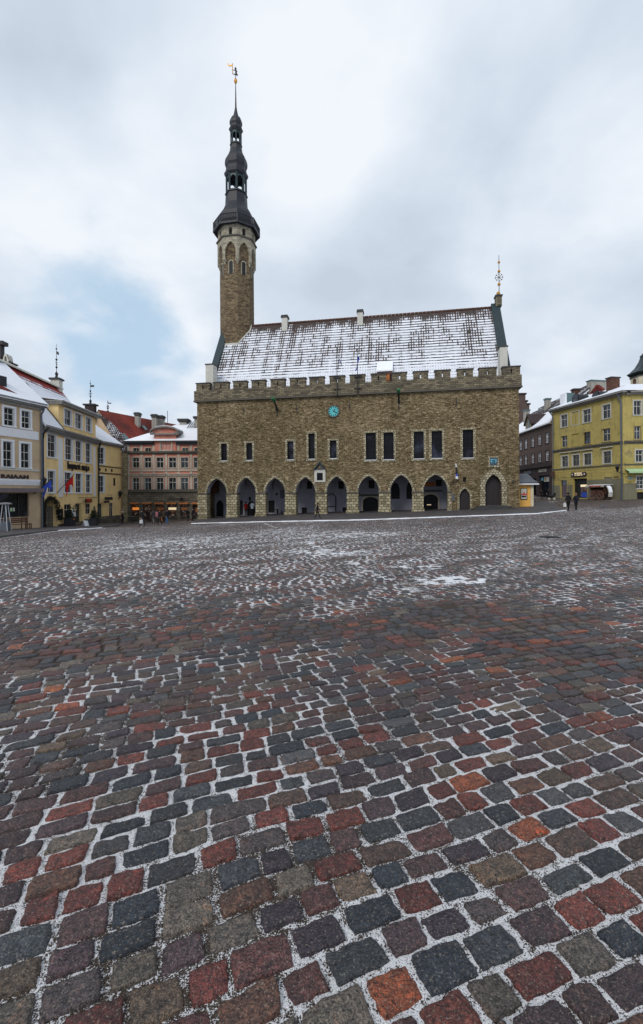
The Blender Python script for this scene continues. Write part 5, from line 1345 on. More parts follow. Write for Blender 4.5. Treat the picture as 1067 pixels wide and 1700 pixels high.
def red_roof_house():
    root = empty('red_roofed_house', Matrix.Translation((-34, 68, -2)), 'tall house behind the pink one, its long red tiled roof topped with chimneys', 'house')
    def P(px, py, Y):
        a, b = ray(px, py); return Vector((a*Y+34, Y-68, EYE+b*Y+2))
    A, B = P(163, 680, 67), P(330, 712, 92)                 # ridge
    C, D = P(212, 752, 63.5), P(345, 752, 88)
    rm = MB(); slab(rm, tuple(C), tuple(D), tuple(B), tuple(A), .25)
    E = A + (A-C); E.z = C.z; Fp = B + (B-D); Fp.z = D.z
    slab(rm, tuple(A), tuple(B), tuple(Fp), tuple(E), .25)
    n = N('red_pantiles'); v = n.coord(); x, y, z = n.xyz(v)
    dirv = (B-A).normalized()
    al = n.n('VectorMath', operation='DOT_PRODUCT'); n.l(v, al.inputs[0]); al.inputs[1].default_value = dirv
    fr_ = n.math('FRACT', n.math('DIVIDE', z, .36)); fc = n.math('FRACT', n.math('DIVIDE', al.outputs['Value'], .34))
    big = n.noise(v, .22, 4, .6); c = n.ramp(n.math('ADD', n.math('MULTIPLY', big, .7), n.math('MULTIPLY', n.noise(v, 2.5, 4, .7), .3)), [(.36,(.07,.012,.01)),(.5,(.16,.022,.014)),(.6,(.3,.04,.02)),(.7,(.1,.02,.015))])
    c = n.mix(n.math('MULTIPLY', n.smooth(fr_, .3, .0), .75), c, (.02,.008,.008)); c = n.mix(n.math('MULTIPLY', n.smooth(fc, .35, .1), .5), c, (.03,.01,.01))
    n.bump(n.math('ADD', fr_, fc), .5, .05); mat = n.done(c, .8, .3)
    rm.build('roof', mat, root)
    # wall below
    m = MB(); 
    for (p, q) in ((C, D), (E, Fp), (C, E), (D, Fp)): m.quad((p.x,p.y,0), (q.x,q.y,0), (q.x,q.y,q.z-.1), (p.x,p.y,p.z-.1))
    m.add([tuple(C), tuple(E), tuple(A)], [(0,1,2)]); m.build('wall', M['beige'], root)
    # snowy lower slope at the left end
    a, b = P(176, 700, 66), P(222, 733, 66.5); c_, d = P(209, 750, 63.5), P(196, 730, 63.2)
    m = MB(); slab(m, tuple(P(161,684,66)), tuple(P(204,752,62.8)), tuple(P(222,742,64.5)), tuple(P(186,702,65.3)), .15); m.build('snowy_slope', M['roofmix'], root)
    m = MB(); slab(m, tuple(P(201,721,65.0)), tuple(P(208.5,730,64.6)), tuple(P(214,728,65.0)), tuple(P(206,719,65.4)), .12); m.build('skylight', M['verdigris'], root)
    m = MB(); slab(m, tuple(P(235,706,73)), tuple(P(241,713,72)), tuple(P(245,713,72.6)), tuple(P(240,706.5,73.6)), .1); m.build('skylight', M['verdigris'], root)
    for (x0, x1, yt, yb, Y, w) in ((222.5,231,684.5,706,74.5,.9),(250.5,260,687.5,712,79,.9),(258,270.5,689.5,712,80.5,1.2)):
        a_, b_ = ray((x0+x1)/2, yb-2); rd = Vector((a_, 1, b_)); o0 = Vector((34, -68, EYE+2)); nn = (B-A).cross(C-A); t_ = (A-o0).dot(nn)/rd.dot(nn); Y = t_-.5
        p = P(x0, yt, Y); q = P(x1, yb, Y); o = MB().box(p.x+.1, q.x-.1, p.y, p.y+w, q.z-1.0, p.z-.35).build('chimney', M['chim'], root)
        MB().box(p.x-.08, q.x+.08, p.y-.15, p.y+w+.15, p.z-.35, p.z-.15).box(p.x+.02, q.x-.02, p.y-.05, p.y+w+.05, p.z-.6, p.z-.45).box(p.x, q.x, p.y-.08, p.y+w+.08, p.z-.15, p.z).build('cap', M['coping'], o)
    # end gable top with vane
    p = P(153.5, 672.5, 67); o = MB().box(p.x-.95, p.x+.35, p.y-.4, p.y+.5, p.z-2.2, p.z-.1).build('gable_pedestal', M['darkbrown'], root); MB().box(p.x-1.2, p.x+.6, p.y-.55, p.y+.65, p.z-.1, p.z+.12).build('cap', M['coping'], o)
    h = (P(153,632,67)-P(153,672,67)).z; finial(root, Tr(p.x-.3, p.y, p.z+.1), h)
    p = P(179, 682.5, 72); finial(root, Tr(p.x, p.y, p.z-.3), (P(179,665,72)-P(179,683,72)).z+.3)
def back_gable_house():
    root = empty('scroll_gabled_house', Matrix.Translation((-37.5, 52, -1.5)), 'pale gable with pierced arch rising at left behind the snowy roofs', 'house')
    def P(px, py, Y):
        a, b = ray(px, py); return Vector((a*Y+37.5, Y-52, EYE+b*Y+1.5))
    a = P(-60, 605, 47.5); b = P(15, 622, 47.5); t = P(14.5, 602, 47.5); 
    x0 = P(-60,600,47.5).x; x1 = b.x; y = b.y; m = MB()
    m.box(x0, x1, y, y+.8, 8, t.z-.0); o = m.build('gable_wall', M['offwhite'], root)
    c = P(8, 595, 47.5); r = (P(14.5,595,47.5).x-P(4.5,595,47.5).x)/2; cx = P(9.2,595,47.5).x; z0 = t.z; z1 = P(8, 587, 47.5).z
    q = dict(x0=cx-r*.42, x1=cx+r*.35, z0=z0, z1=z0+(z1-z0)*.72, zs=z0+(z1-z0)*.35, kind='round', open=True)
    w = MB(); oo = dict(x0=cx-r, x1=cx+r, z0=0, z1=z1, zs=z0+(z1-z0)*.25, kind='round'); tc = top_curve(oo, 10)
    wall(w, cx-r, cx+r, z0, lambda x: interp(tc, x), [q], y, y+.7)
    for p_, q_ in zip(tc, tc[1:]): w.quad((p_[0],y,p_[1]), (q_[0],y,q_[1]), (q_[0],y+.7,q_[1]), (p_[0],y+.7,p_[1]))
    w.build('pierced_arch', M['offwhite'], root)
    MB().box(x0, x1+.35, y-.15, y+.95, z0-.12, z0+.02).box(x0, x1+.15, y-.08, y+.85, z0-.5, z0-.36).build('moulding', M['coping'], root)
    p = P(8, 569, 47.5); MB().box(P(-30,570,47.5).x, P(7.5,570,47.5).x, p.y-.3, p.y+.6, P(0,573,47.5).z, P(0,567,47.5).z).box(P(-30,570,47.5).x, P(2,570,47.5).x, p.y-.1, p.y+.5, z1-.5, P(0,573,47.5).z).build('gable_cap', M['coping'], root)
def green_house():
    fr = Frame((34.9, 68.3), (37.4, 56), .55); L = fr.L
    root = empty('yellow_green_house', fr.M, 'weathered yellow-green corner house of four storeys with flaking plaster', 'house')
    R4 = lambda *q: rz(fr, z4, *q)
    ze = (fr.at(911, 681.5)[1]+fr.at(1038, 652.5)[1])/2
    def row(l):
        rs = [R4(*q) for q in l]; a = sum(r[2] for r in rs)/len(rs); b = sum(r[3] for r in rs)/len(rs); return [(r[0], r[1], a, b) for r in rs]
    t1 = row([(397,451,528,630),(577,641,492,598),(736,802,457,568)]); b1 = row([(484,544,508,615)])
    t2 = row([(402,452,706,798),(583,641,672,772),(737,803,648,752)]); b2 = row([(487,544,690,785)])
    t3 = row([(404,457,870,960),(492,549,862,952),(584,647,850,945),(742,808,832,932)])
    dr = R4(394,446,1068,1208); sh = R4(497,610,1055,1200); gr0, gr1 = fr.g(0), fr.g(L)
    dr = (dr[0], dr[1], fr.g(dr[0])+.1, dr[3]); sh = (sh[0], sh[1], fr.g(sh[0])+.1, sh[3])
    rc = R4(748,815,1042,1098)
    zc1 = fr.at(979, 740.5)[1]; zc2 = fr.at(979, 775.5)[1]
    print('green', L, ze, t1, t2, t3, dr, sh, zc1, zc2)
    m = MB(); wall(m, 0, L, -.8, ze, [op(t,.16) for t in t1+t2+t3]+[op(t,.07) for t in b1+b2]+[op(dr,.3), op(sh,.35), op(rc,.08)], 0)
    F2 = 14.0; X2 = Tr(L,0,0) @ Matrix.Rotation(math.atan2((-fr.n).dot(Vector((1,0)))*0, 1), 4, 'Z')
    fr2 = Frame((37.4,56), (51.4,56), .55); X2 = fr.M.inverted() @ fr2.M
    R42 = lambda *q: rz(fr2, z4, *q)
    v1 = R42(990,1052,432,545); v2 = R42(993,1049,625,735); v3 = R42(1006,1066,822,920); v4 = R42(1013,1073,1035,1138)
    v1 = (v1[0], v1[1], t1[0][2], t1[0][3]) if abs(v1[2]-t1[0][2]) < .5 else v1
    ex = lambda v: [v]+[(v[0]+k*3.0, v[1]+k*3.0, v[2], v[3]) for k in (1,2,3)]
    cel = R42(1016,1085,1165,1222); cel = (cel[0], cel[1], fr2.g(2)-.0, cel[3])
    m2 = MB(X2); wall(m2, 0, F2, -.8, ze, [op(t,.16) for v in (v1,v2,v3,v4) for t in ex(v)]+[op(cel,.3)], 0)
    m.add(m2.v, m2.f); m.quad((0,0,-.8),(0,10,-.8),(0,10,ze),(0,0,ze)); m.build('wall', M['green'], root)
    for t in b1+b2: MB().box(t[0]-.01, t[1]+.01, .06, .09, t[2]-.01, t[3]+.01).build('blind_panel', M['green'], root); 
    for t in b1+b2:
        f = MB(); w_ = .1; f.box(t[0]-w_, t[0], -.04, .05, t[2]-w_, t[3]+w_).box(t[1], t[1]+w_, -.04, .05, t[2]-w_, t[3]+w_).box(t[0], t[1], -.04, .05, t[3], t[3]+w_).box(t[0], t[1], -.04, .05, t[2]-w_, t[2])
        f.build('panel_frame', M['offwhite'] if t in b1 else M['green'], root)
    MB().box(rc[0]-.01, rc[1]+.01, .07, .1, rc[2]-.01, rc[3]+.01).build('blind_panel', M['greenbase'], root)
    for t in t1: window(root, None, t, 2, (.62,), .12, 'offwhite', 'glass', 'offwhite', .12, .07)
    for t in t2: window(root, None, t, 2, (.6,), .12, 'darkbrown' if t is t2[1] else 'offwhite', 'glass', 'green', .12, .07)
    for t in t3: window(root, None, t, 2, (.6,), .13, 'tanstone', 'glass', 'offwhite', .12, .07)
    for k, v in enumerate((v1, v2, v3, v4)):
        for t in ex(v): window(root, X2, t, 2, (.62,) if k < 3 else (.33,.66), .12 if k != 1 else .06, 'offwhite', 'glass', 'offwhite' if k != 1 else 'green', .12, .07)
    # cornices on both faces
    for X, l, s in ((None, L, 0), (X2, F2, 0)):
        e = .02 if X is None else .0
        q = MB(X); q.box(-.02, l+.3, -.3, .02, ze-.32, ze-.12+e).box(-.1, l+.62, -.62, .02, ze-.12+e, ze+.1+e) if X is None else q.box(.3, l, -.3, .02, ze-.32, ze-.12).box(.62, l, -.62, .02, ze-.12, ze+.1); q.build('cornice', M['cornice'], root)
        q = MB(X); q.box(0 if X is None else .16, l, -.16, .01, zc1-.1, zc1+.1).box(0 if X is None else .08, l, -.08, .01, zc1-.28, zc1-.1); q.build('storey_band', M['string'], root)
        q = MB(X); q.box(0 if X is None else .11, l, -.11, .01, zc2-.07, zc2+.09); q.build('storey_band', M['string'], root)
        # rusticated courses under the first floor
        q = MB(X); z = gr0+1.0
        while z < zc1-.5:
            if not (t3[0][2]-.3 < z < t3[0][3]+.3):
                segs = [(0 if X is None else .03, l)]
                for (a, b, c, d) in ([dr, sh, rc] if X is None else ex(v4)):
                    if c-.3 < z < d+.3:
                        ns = []
                        for (p, r_) in segs:
                            if a > p and b < r_: ns += [(p, a-.14), (b+.14, r_)]
                            else: ns.append((p, r_))
                        segs = ns
                for p, r_ in segs:
                    if r_-p > .1: q.box(p, r_, -.03, .005, z, z+.34)
            z += .4
        q.build('rustication', M['green'], root)
        g = gr0+1.9
        segs = [(0, dr[0]-.12), (dr[1]+.12, sh[0]-.12), (sh[1]+.12, l+.035)] if X is None else [(.05, cel[0]), (cel[1], l)]
        for p, r_ in segs:
            if r_-p > .05: MB(X).box(p, r_, -.05, .0, -.7, g+ (.6 if p > sh[1] else 0)).build('plinth', M['greenbase'], root)
    for t in t3: MB().box(t[0]-.3, t[1]+.3, -.25, .0, t[3]+.45, t[3]+.55).build('window_hood', M['offwhite'], root)
    # doors, shop
    o = MB().box(dr[0], dr[1], .22, .26, dr[2], dr[3]-.75).build('door', M['purple'], root); MB().box(dr[0], dr[1], .2, .24, dr[3]-.72, dr[3]).build('transom', M['glass'], o)
    MB().box((dr[0]+dr[1])/2-.02, (dr[0]+dr[1])/2+.02, .2, .22, dr[2], dr[3]-.75).build('door_joint', M['dark'], o)
    o = MB().box(sh[0], sh[1], .3, .33, sh[2], sh[3]).build('shop_front', M['dark'], root); w_ = sh[1]-sh[0]
    MB().box(sh[0]+w_*.45, sh[1]-.05, .24, .28, sh[2]+.1, sh[3]-1.2).build('shop_window', M['display'], o)
    MB().box(sh[0]+w_*.45, sh[1]-.05, .22, .235, sh[3]-1.15, sh[3]-.85).build('lit_sign', M['lit'], o)
    MB().box(sh[0]+w_*.5, sh[1]-.15, .22, .235, sh[2]+.1, sh[2]+.8).build('blue_panel', M['blue'], o)
    q = R4(477,620,1004,1038); zc = (q[2]+q[3])/2; h = (q[3]-q[2])/2
    s = MB(); s.box(q[0]+.45, q[1]-.45, -.16, -.05, zc-h, zc+h)
    for xx in (q[0]+.5, q[1]-.5):
        s.X = Tr(xx, -.11, zc) @ Matrix.Rotation(math.pi/2, 4, 'X'); s.lathe([(-.052,h*1.08),(.052,h*1.08)], 14)
    s.X = None; so = s.build('shop_sign', M['darkbrown'], root)
    t_ = MB(); rnd = random.Random(3)
    for r_, (a, b) in enumerate(((.12,.8),(.02,.98))):
        z = zc+(.16 if r_ == 0 else -.3)*1.0*h/.55; x = q[0]+.95; end = q[1]-.85
        while x < end:
            w1_ = rnd.choice((.08,.12,.14)); hh = .3*h/.55
            t_.box(x, x+.035, -.19, -.165, z, z+hh)
            k = rnd.random()
            if k < .6: t_.box(x+.035, x+w1_, -.19, -.165, z+hh-.05, z+hh)
            if k > .3: t_.box(x+.035, x+w1_, -.19, -.165, z, z+.05)
            if k > .5: t_.box(x+w1_-.035, x+w1_, -.188, -.166, z+.05, z+hh-.05)
            x += w1_+.05
            if rnd.random() < .12: x += .12
    t_.build('lettering', M['lit'], so)
    for xx in (q[0]+.5, q[1]-.5):
        MB(Tr(xx, -.19, zc) @ Matrix.Rotation(math.pi/2, 4, 'X')).lathe([(0,.16),(.03,.1)], 8).build('emblem', M['offwhite'], so)
    q = R4(345,368,997,1038); MB().box(q[0]-.1, q[1], -.5, -.42, q[2], q[3]).build('hanging_sign', M['brownwood'], root)
    q = R4(830,872,1038,1046); MB().box(q[0], q[1], -.06, -.032, q[2], q[3]).build('street_sign', M['brownwood'], root)
    lantern_on(root, fr, *[z4(858, 0)[0]], z4(0, 945)[1], z4(0, 1000)[1], 1.1)
    q = rz(fr2, z4, 950, 1090, 980, 1008, -.7); a = MB(X2); slab(a, (q[0],-.8,q[2]+.2), (q[1]+3,-.8,q[2]+.2), (q[1]+3,-.05,q[3]+.12), (q[0],-.05,q[3]+.12), .04); a.box(q[0], q[1]+3, -.83, -.79, q[2]-.02, q[2]+.2); a.build('awning', M['mint'], root)
    q = rz(fr2, z4, 935, 983, 1044, 1062, -.6); MB(X2).box(q[0]+.15, q[1], -.62, -.58, q[2], q[3]).build('turquoise_sign', M['verdigris'], root)
    MB(X2).tube([(q[0]+.2,0,q[3]+.1),(q[1],-.6,q[3]+.1)], .03, 5).build('bracket', M['metal'], root)
    MB(X2).box(cel[0], cel[1], .2, .24, cel[2], cel[3]).build('cellar_opening', M['dark'], root)
    pipe(root, [(L-.35,-.5,ze-.1),(L-.2,-.3,ze-.7),(L-.12,-.14,ze-1.2),(L-.12,-.14,-.5)], .1)
    pipe(root, [(.1,-.6,ze-.1),(.3,-.3,ze-.6),(.35,-.14,ze-1.0),(.35,-.14,-.5)], .09)
    # roof
    zr = ze+2.6; rm = MB(); p = lambda x, y, z: tuple((fr2.M.inverted() @ Vector((0,0,0)))) 
    O = Vector((-.1,-.65,ze+.14)); C = Vector((L+.6,-.65,ze+.14)); E = X2 @ Vector((F2,-.62,ze+.14)); Rr = Vector((-.1,6,zr)); Rc = Vector((L-5.6,6.2,zr)); Re = X2 @ Vector((F2,6,zr))
    rm.quad(tuple(O), tuple(C), tuple(Rc), tuple(Rr)); rm.quad(tuple(C), tuple(E), tuple(Re), tuple(Rc)); rm.quad(tuple(Rr), tuple(Rc), (L-5.6,12,ze), (-.1,12,ze)); rm.build('roof', M['roofS'], root)
    # chimneys and roof houses
    def stack(px0, px1, py0, py1, d, mat, capm, dep=1.2, gable=False):
        s, z1 = fr.at(px0, py0, d); _, z0 = fr.at(px0, py1, d); Yd = fr.world(s, d).y; w = (px1-px0)*Yd/F
        o = MB().box(s-.9, s, d, d+w, z0-2, z1).build('chimney', M[mat], root)
        MB().box(s-1.0, s+.1, d-.1, d+w+.1, z1, z1+.15).build('cap', M[capm], o)
    stack(1014.5, 1031, 627, 652, 3.4, 'brick', 'coping')
    stack(981, 1009.5, 632, 652, 6.2, 'chim', 'verdigris', 1.5)
    g = MB(); z = fr.at(993, 655, 5.6)[1]; a, b = fr.at(975, 650, 5.6)[0], fr.at(1006, 650, 5.6)[0]; zt = fr.at(992, 638, 5.6)[1]
    g.add([(a,5.5,z),(b,5.5,z),((a+b)/2,5.5,zt),(a,6.1,z),(b,6.1,z),((a+b)/2,6.1,zt)], [(0,1,2),(0,3,5,2),(1,4,5,2)]); g.build('roof_gable', M['roofred'], root)
    for px in (957, 991):
        s, z = fr.at(px, 660 if px < 970 else 655.5, .8); d = MB(); d.X = Tr(s, .8, z-.25) @ Matrix.Rotation(math.pi/2, 4, 'X')
        d.lathe([(-1.4,.75),(.2,.75)], 16); d.X = None; o = d.build('eyebrow_dormer', M['metal'], root)
        MB(Tr(s, .57, z-.2) @ Matrix.Rotation(math.pi/2, 4, 'X')).lathe([(-.02,.55),(.03,.55)], 16).build('pane', M['glass'], o)
    s, z1 = fr.at(941, 652, 2.2); o = MB().box(s-1.2, s, 2.2, 3.6, z1-3, z1).build('roof_house', M['verdigris'], root)
    MB().box(s-1.15, s-.05, 1.9, 2.19, z1-3, z1-.1).build('snowy_side', M['snow'], o)
    return fr
def street_items(green):
    pass
def brown_house():
    fr = Frame((36.4, 90), (35.05, 68.6), .7); L = fr.L
    root = empty('brown_house', fr.M, 'dark brown house down the side street with pointed dormer and snowy roof', 'house')
    R4 = lambda *q: rz(fr, z4, *q)
    ze = fr.at(*z4(330, 597))[1]
    def row(l):
        rs = [R4(*q) for q in l]; a = sum(r[2] for r in rs[-2:])/2; b = sum(r[3] for r in rs[-2:])/2; return [(r[0], r[1], a, b) for r in rs]
    t1 = row([(63,76,752,822),(100,126,732,810),(155,181,716,796),(210,238,698,782),(272,300,682,766)])
    t2 = row([(63,76,872,948),(100,126,864,938),(155,183,852,932),(210,239,840,920),(273,300,828,910)])
    fix = lambda l: [((t[0]+t[1])/2-.55, (t[0]+t[1])/2+.55, t[2], t[3]) for t in l]
    t1, t2 = fix(t1), fix(t2)
    zg = fr.at(*z4(300, 950))[1]; s1 = R4(222, 305, 1030, 1190); sa = (max(s1[0],.5), min(s1[1], L-.4), fr.g(L)+.15, s1[3])
    print('brown', L, ze, t1, t2, zg, s1)
    m = MB(); wall(m, 0, L, zg, ze, [op(t,.15) for t in t1+t2], 0); m.quad((L,0,zg),(L,8,zg),(L,8,ze),(L,0,ze)); m.build('wall', M['brown'], root)
    m = MB(); wall(m, 0, L, -.6, zg, [op(sa,.4), op((sa[0]-5.5, sa[0]-1.2, sa[2], sa[3]-.3),.4)], -.08); m.build('shop_wall', M['darkbrown'], root)
    for t in t1+t2: window(root, None, t, 2, (.62,), .1, 'white', 'glass', 'darkbrown', .05, .1)
    MB().box(0, L, -.35, .02, zg-.1, zg+.12).box(0, L, -.2, .02, zg+.12, zg+.35).box(0, L, -.12, .02, t2[0][2]-.45, t2[0][2]-.15).build('shop_cornice', M['darkbrown'], root)
    MB().box(0, L, -.45, .02, ze-.15, ze+.1).build('eaves', M['cornice'], root)
    o = MB().box(sa[0], sa[1], .3, .33, sa[2], sa[3]).build('shop_front', M['glass'], root)
    q = R4(222,292,1042,1070); w = sa[1]-sa[0]
    MB().box(sa[0]+w*.05, sa[0]+w*.25, .2, .25, q[2], q[3]).build('poster', M['lightblue'], o); MB().box(sa[0]+w*.35, sa[0]+w*.9, .2, .25, q[2]-.2, q[3]).build('poster', M['offwhite'], o)
    MB().box(sa[0]+w*.42, sa[0]+w*.58, .17, .19, q[2], q[3]-.2).build('red_figure', M['gold'], o)
    q = R4(220,285,978,1000); tt = MB(); n = 7; zz = q[2]; h = q[3]-q[2]; wl = (q[1]-q[0])/n
    strokes(root, q[0], q[1], zz+h*.55, h*.42, -.1, 'offwhite', 4); strokes(root, q[0], q[1], zz, h*.42, -.1, 'offwhite', 5)
    o = R4(105,160,995,1020); MB().box(o[0], o[1], -.2, -.09, o[2], o[3]).build('shop_sign', M['slate'], root)
    # roof and dormer
    rm = MB(); slab(rm, (0,-.5,ze+.14), (L,-.5,ze+.14), (L,5.5,ze+5.0), (0,5.5,ze+5.0), .2); rm.build('roof', M['snow'], root)
    rm = MB(); slab(rm, (0,3.4,ze+3.5), (L,3.4,ze+3.5), (L,5.6,ze+5.3), (0,5.6,ze+5.3), .3); rm.build('bare_ridge', M['roofmix'], root)
    s0, s1_ = R4(118,165,600,650)[:2]; za = fr.at(*z4(140, 540))[1]; m = MB(); xm = (s0+s1_)/2
    m.add([(s0,-.2,ze),(s1_,-.2,ze),(s1_,-.2,ze+1.6),(xm,-.2,za),(s0,-.2,ze+1.6)], [(0,1,2,3,4)]); d = m.build('dormer', M['tanstone'], root)
    m = MB()
    for s in (s0-.25, s1_+.25): slab(m, (s,-.45,ze+1.2), (xm,-.45,za+.25), (xm,4,za+.25), (s,4,ze+1.2), .25)
    m.build('dormer_roof', M['darkbrown'], d); MB().box(xm-.5, xm+.5, -.23, -.19, ze+.4, ze+1.7).build('pane', M['glass'], d)
    for px0, px1, py0, py1, dd, mt in ((871,879,680,700,3,'verdigris'),(906,914,661,672,4,'verdigris'),(952,963,645,655,4.6,'brick')):
        s, z1 = fr.at(px0, py0, dd); Yd = fr.world(s, dd).y; w = (px1-px0)*Yd/F
        o = MB().box(s-.8, s, dd, dd+w, z1-3, z1-.25).build('chimney', M['chim' if mt != 'brick' else 'brick'], root); MB().box(s-.9, s+.1, dd-.1, dd+w+.1, z1-.25, z1).build('cap', M['verdigris' if mt != 'brick' else 'coping'], o)
    return fr
def far_buildings():
    def P(px, py, Y): a, b = ray(px, py); return Vector((a*Y, Y, EYE+b*Y))
    Y = 118; p0, p1 = P(840, 830, Y), P(880, 700, Y)
    root = empty('stepped_gable_house', Matrix.Translation((p0.x, Y, 0)), 'distant brown stepped gable just showing right of the stone hall', 'house')
    m = MB(); steps = [(872,655),(874.5,667),(878.5,672),(880,690)]; x0 = 0
    l = 0
    zs = [P(px, py, Y).z for px, py in steps]; xs = [P(px, py, Y).x-p0.x for px, py in steps]
    prev = 0
    for x, z in zip(xs, zs): m.box(prev, x, 0, 10-prev*.1, 0, z); prev = x
    m.build('wall', M['brown'], root)
    m = MB(); prev = 0
    for x, z in zip(xs, zs): m.box(prev-.1, x+.25, -.2, 9.8-prev*.1, z, z+.4); prev = x
    m.build('gable_coping', M['darkbrown'], root)
    # high snowy roofs behind the yellow-green house
    root = empty('snowy_roofed_house', Matrix.Translation((48, 82, 0)), 'steep patchy snow roof with ridge chimneys rising behind the yellow-green house', 'house')
    q = lambda px, py, Y: tuple(P(px, py, Y)-Vector((48,82,0)))
    m = MB(); slab(m, q(905,690,82), q(1000,660,76), q(985,634,82), q(893,678,92), .3); slab(m, q(893,678,92), q(985,634,82), q(1010,660,96), q(915,700,105), .3); m.build('roof', M['roofmix'], root)
    m = MB(); m.box(-9, 2, -2, 12, 0, 10); m.build('wall', M['brown'], root)
    # church tower
    Y = 105; c = P(1077, 640, Y); K = Y/F
    root = empty('church_tower', Matrix.Translation((c.x, Y, 0)), 'cream octagonal belfry with dark curved dome at the right edge', 'church tower')
    Z = lambda py: P(1077, py, Y).z
    r = 26*K; m = MB().lathe([(0,r),(Z(626),r)], 8, rot=math.pi/8); m.build('drum', M['cream'], root)
    MB().lathe([(Z(624),r),(Z(623),r*1.1),(Z(620),r*1.22),(Z(617),r*1.05),(Z(610),r*.78),(Z(600),r*.56),(Z(593),r*.47),(Z(591),r*.5),(Z(588),r*.4),(Z(580),r*.12),(Z(560),.05)], 8, rot=math.pi/8).build('dome', M['copper'], root)
    for k in range(8):
        X = Matrix.Rotation(k*math.pi/4, 4, 'Z') @ Tr(0, -r*math.cos(math.pi/8), 0)
        o = dict(x0=-.55, x1=.55, z0=Z(641), z1=Z(628.5), zs=Z(632), kind='round'); t = top_curve(o, 6); s = MB(X)
        for a, b in zip(t, t[1:]): s.quad((a[0],-.03,o['z0']),(b[0],-.03,o['z0']),(b[0],-.03,b[1]),(a[0],-.03,a[1]))
        s.build('louvre', M['brick'], root)
    MB().lathe([(Z(627),r*1.06),(Z(625.5),r*1.06)], 8, rot=math.pi/8).build('band', M['string'], root)
    # low backdrop of houses down the street so that no bare ground shows
    root = empty('street_end_house', Matrix.Translation((24, 92, 0)), 'dim grey house closing the street beyond the kiosk', 'house')
    MB().box(0, 11.6, 0, 8, 0, 9).build('wall', M['brown'], root); MB().box(1, 10, -.1, 0, .9, 4.2).build('shop_window', M['glass'], root)
    m = MB(); slab(m, (-.2,-.4,9), (11.8,-.4,9), (11.8,4,13), (-.2,4,13), .2); m.build('roof', M['snow'], root)
def kiosk():
    fr = Frame((21.5, 50.2), (23.5, 49.8), .0)
    r = fr.rect(862, 886, 803, 845); g = gz(21.9, 48.9)
    x0, _ = fr.at(858, 840); x1, _ = fr.at(885.5, 840); zt = fr.at(880, 803)[1]; zr = fr.at(864, 786)[1]; gl = fr.g(x1)+.1
    root = empty('kiosk', fr.M, 'small orange-yellow kiosk with flared slate roof beside the stone hall', 'kiosk')
    m = MB(); m.box(x0, x1, 0, 2.8, gl-.3, zt); m.build('wall', M['kioskyel'], root)
    m = MB(); cx, cy = (x0+x1)/2, 1.4; w = (x1-x0)/2; 
    prof = [(zt, 1.22), (zt+.16, 1.24), (zt+.2, 1.16), (zt+.5, .82), (zt+.95, .5), (zr, .28)]
    for (za, a), (zb, b) in zip(prof, prof[1:]):
        A = [(cx-w*a-.15,cy-1.4*a-.15),(cx+w*a+.15,cy-1.4*a-.15),(cx+w*a+.15,cy+1.4*a+.15),(cx-w*a-.15,cy+1.4*a+.15)]; B = [(cx-w*b-.15,cy-1.4*b-.15),(cx+w*b+.15,cy-1.4*b-.15),(cx+w*b+.15,cy+1.4*b+.15),(cx-w*b-.15,cy+1.4*b+.15)]
        for i in range(4): j = (i+1) % 4; m.quad((*A[i],za),(*A[j],za),(*B[j],zb),(*B[i],zb))
    m.build('roof', M['slate'], root)
    MB().box(x0-.5, x1+.45, -.5, 3.2, zt-.12, zt+.02).build('eaves', M['white'], root)
    q = fr.rect(863.5, 874.8, 810.5, 829.5); o = MB().box(q[0], q[1], -.06, .0, q[2], q[3]).build('poster_frame', M['dark'], root)
    zz = q[3]-q[2]; MB().box(q[0]+.05, q[1]-.07, -.075, -.061, q[2]+.08, q[3]-.06).build('poster', M['offwhite'], o)
    p = MB()
    for k in range(5): xx = q[0]+.1+k*.12; p.box(xx, xx+.1, -.085, -.076, q[2]+zz*.38, q[2]+zz*(.5+.08*(k%3)))
    p.build('red_print', M['red'], o); MB().box(q[0]+.1, q[1]-.12, -.085, -.076, q[2]+zz*.2, q[2]+zz*.34).build('dark_print', M['dark'], o)
    MB().box(x1-.3, x1-.001, -.035, .0, gl, zt-.12).build('corner_trim', M['cream'], root)
def spot(px, py, label, name, cat, group=None, rot=0, lift=0.0, mat=None):
    x, y = G(px, py, lift); 
    return empty(name, Matrix.Translation((x, y, gz(x, y)+lift)) @ Matrix.Rotation(rot, 4, 'Z'), label, cat, group), (x, y)
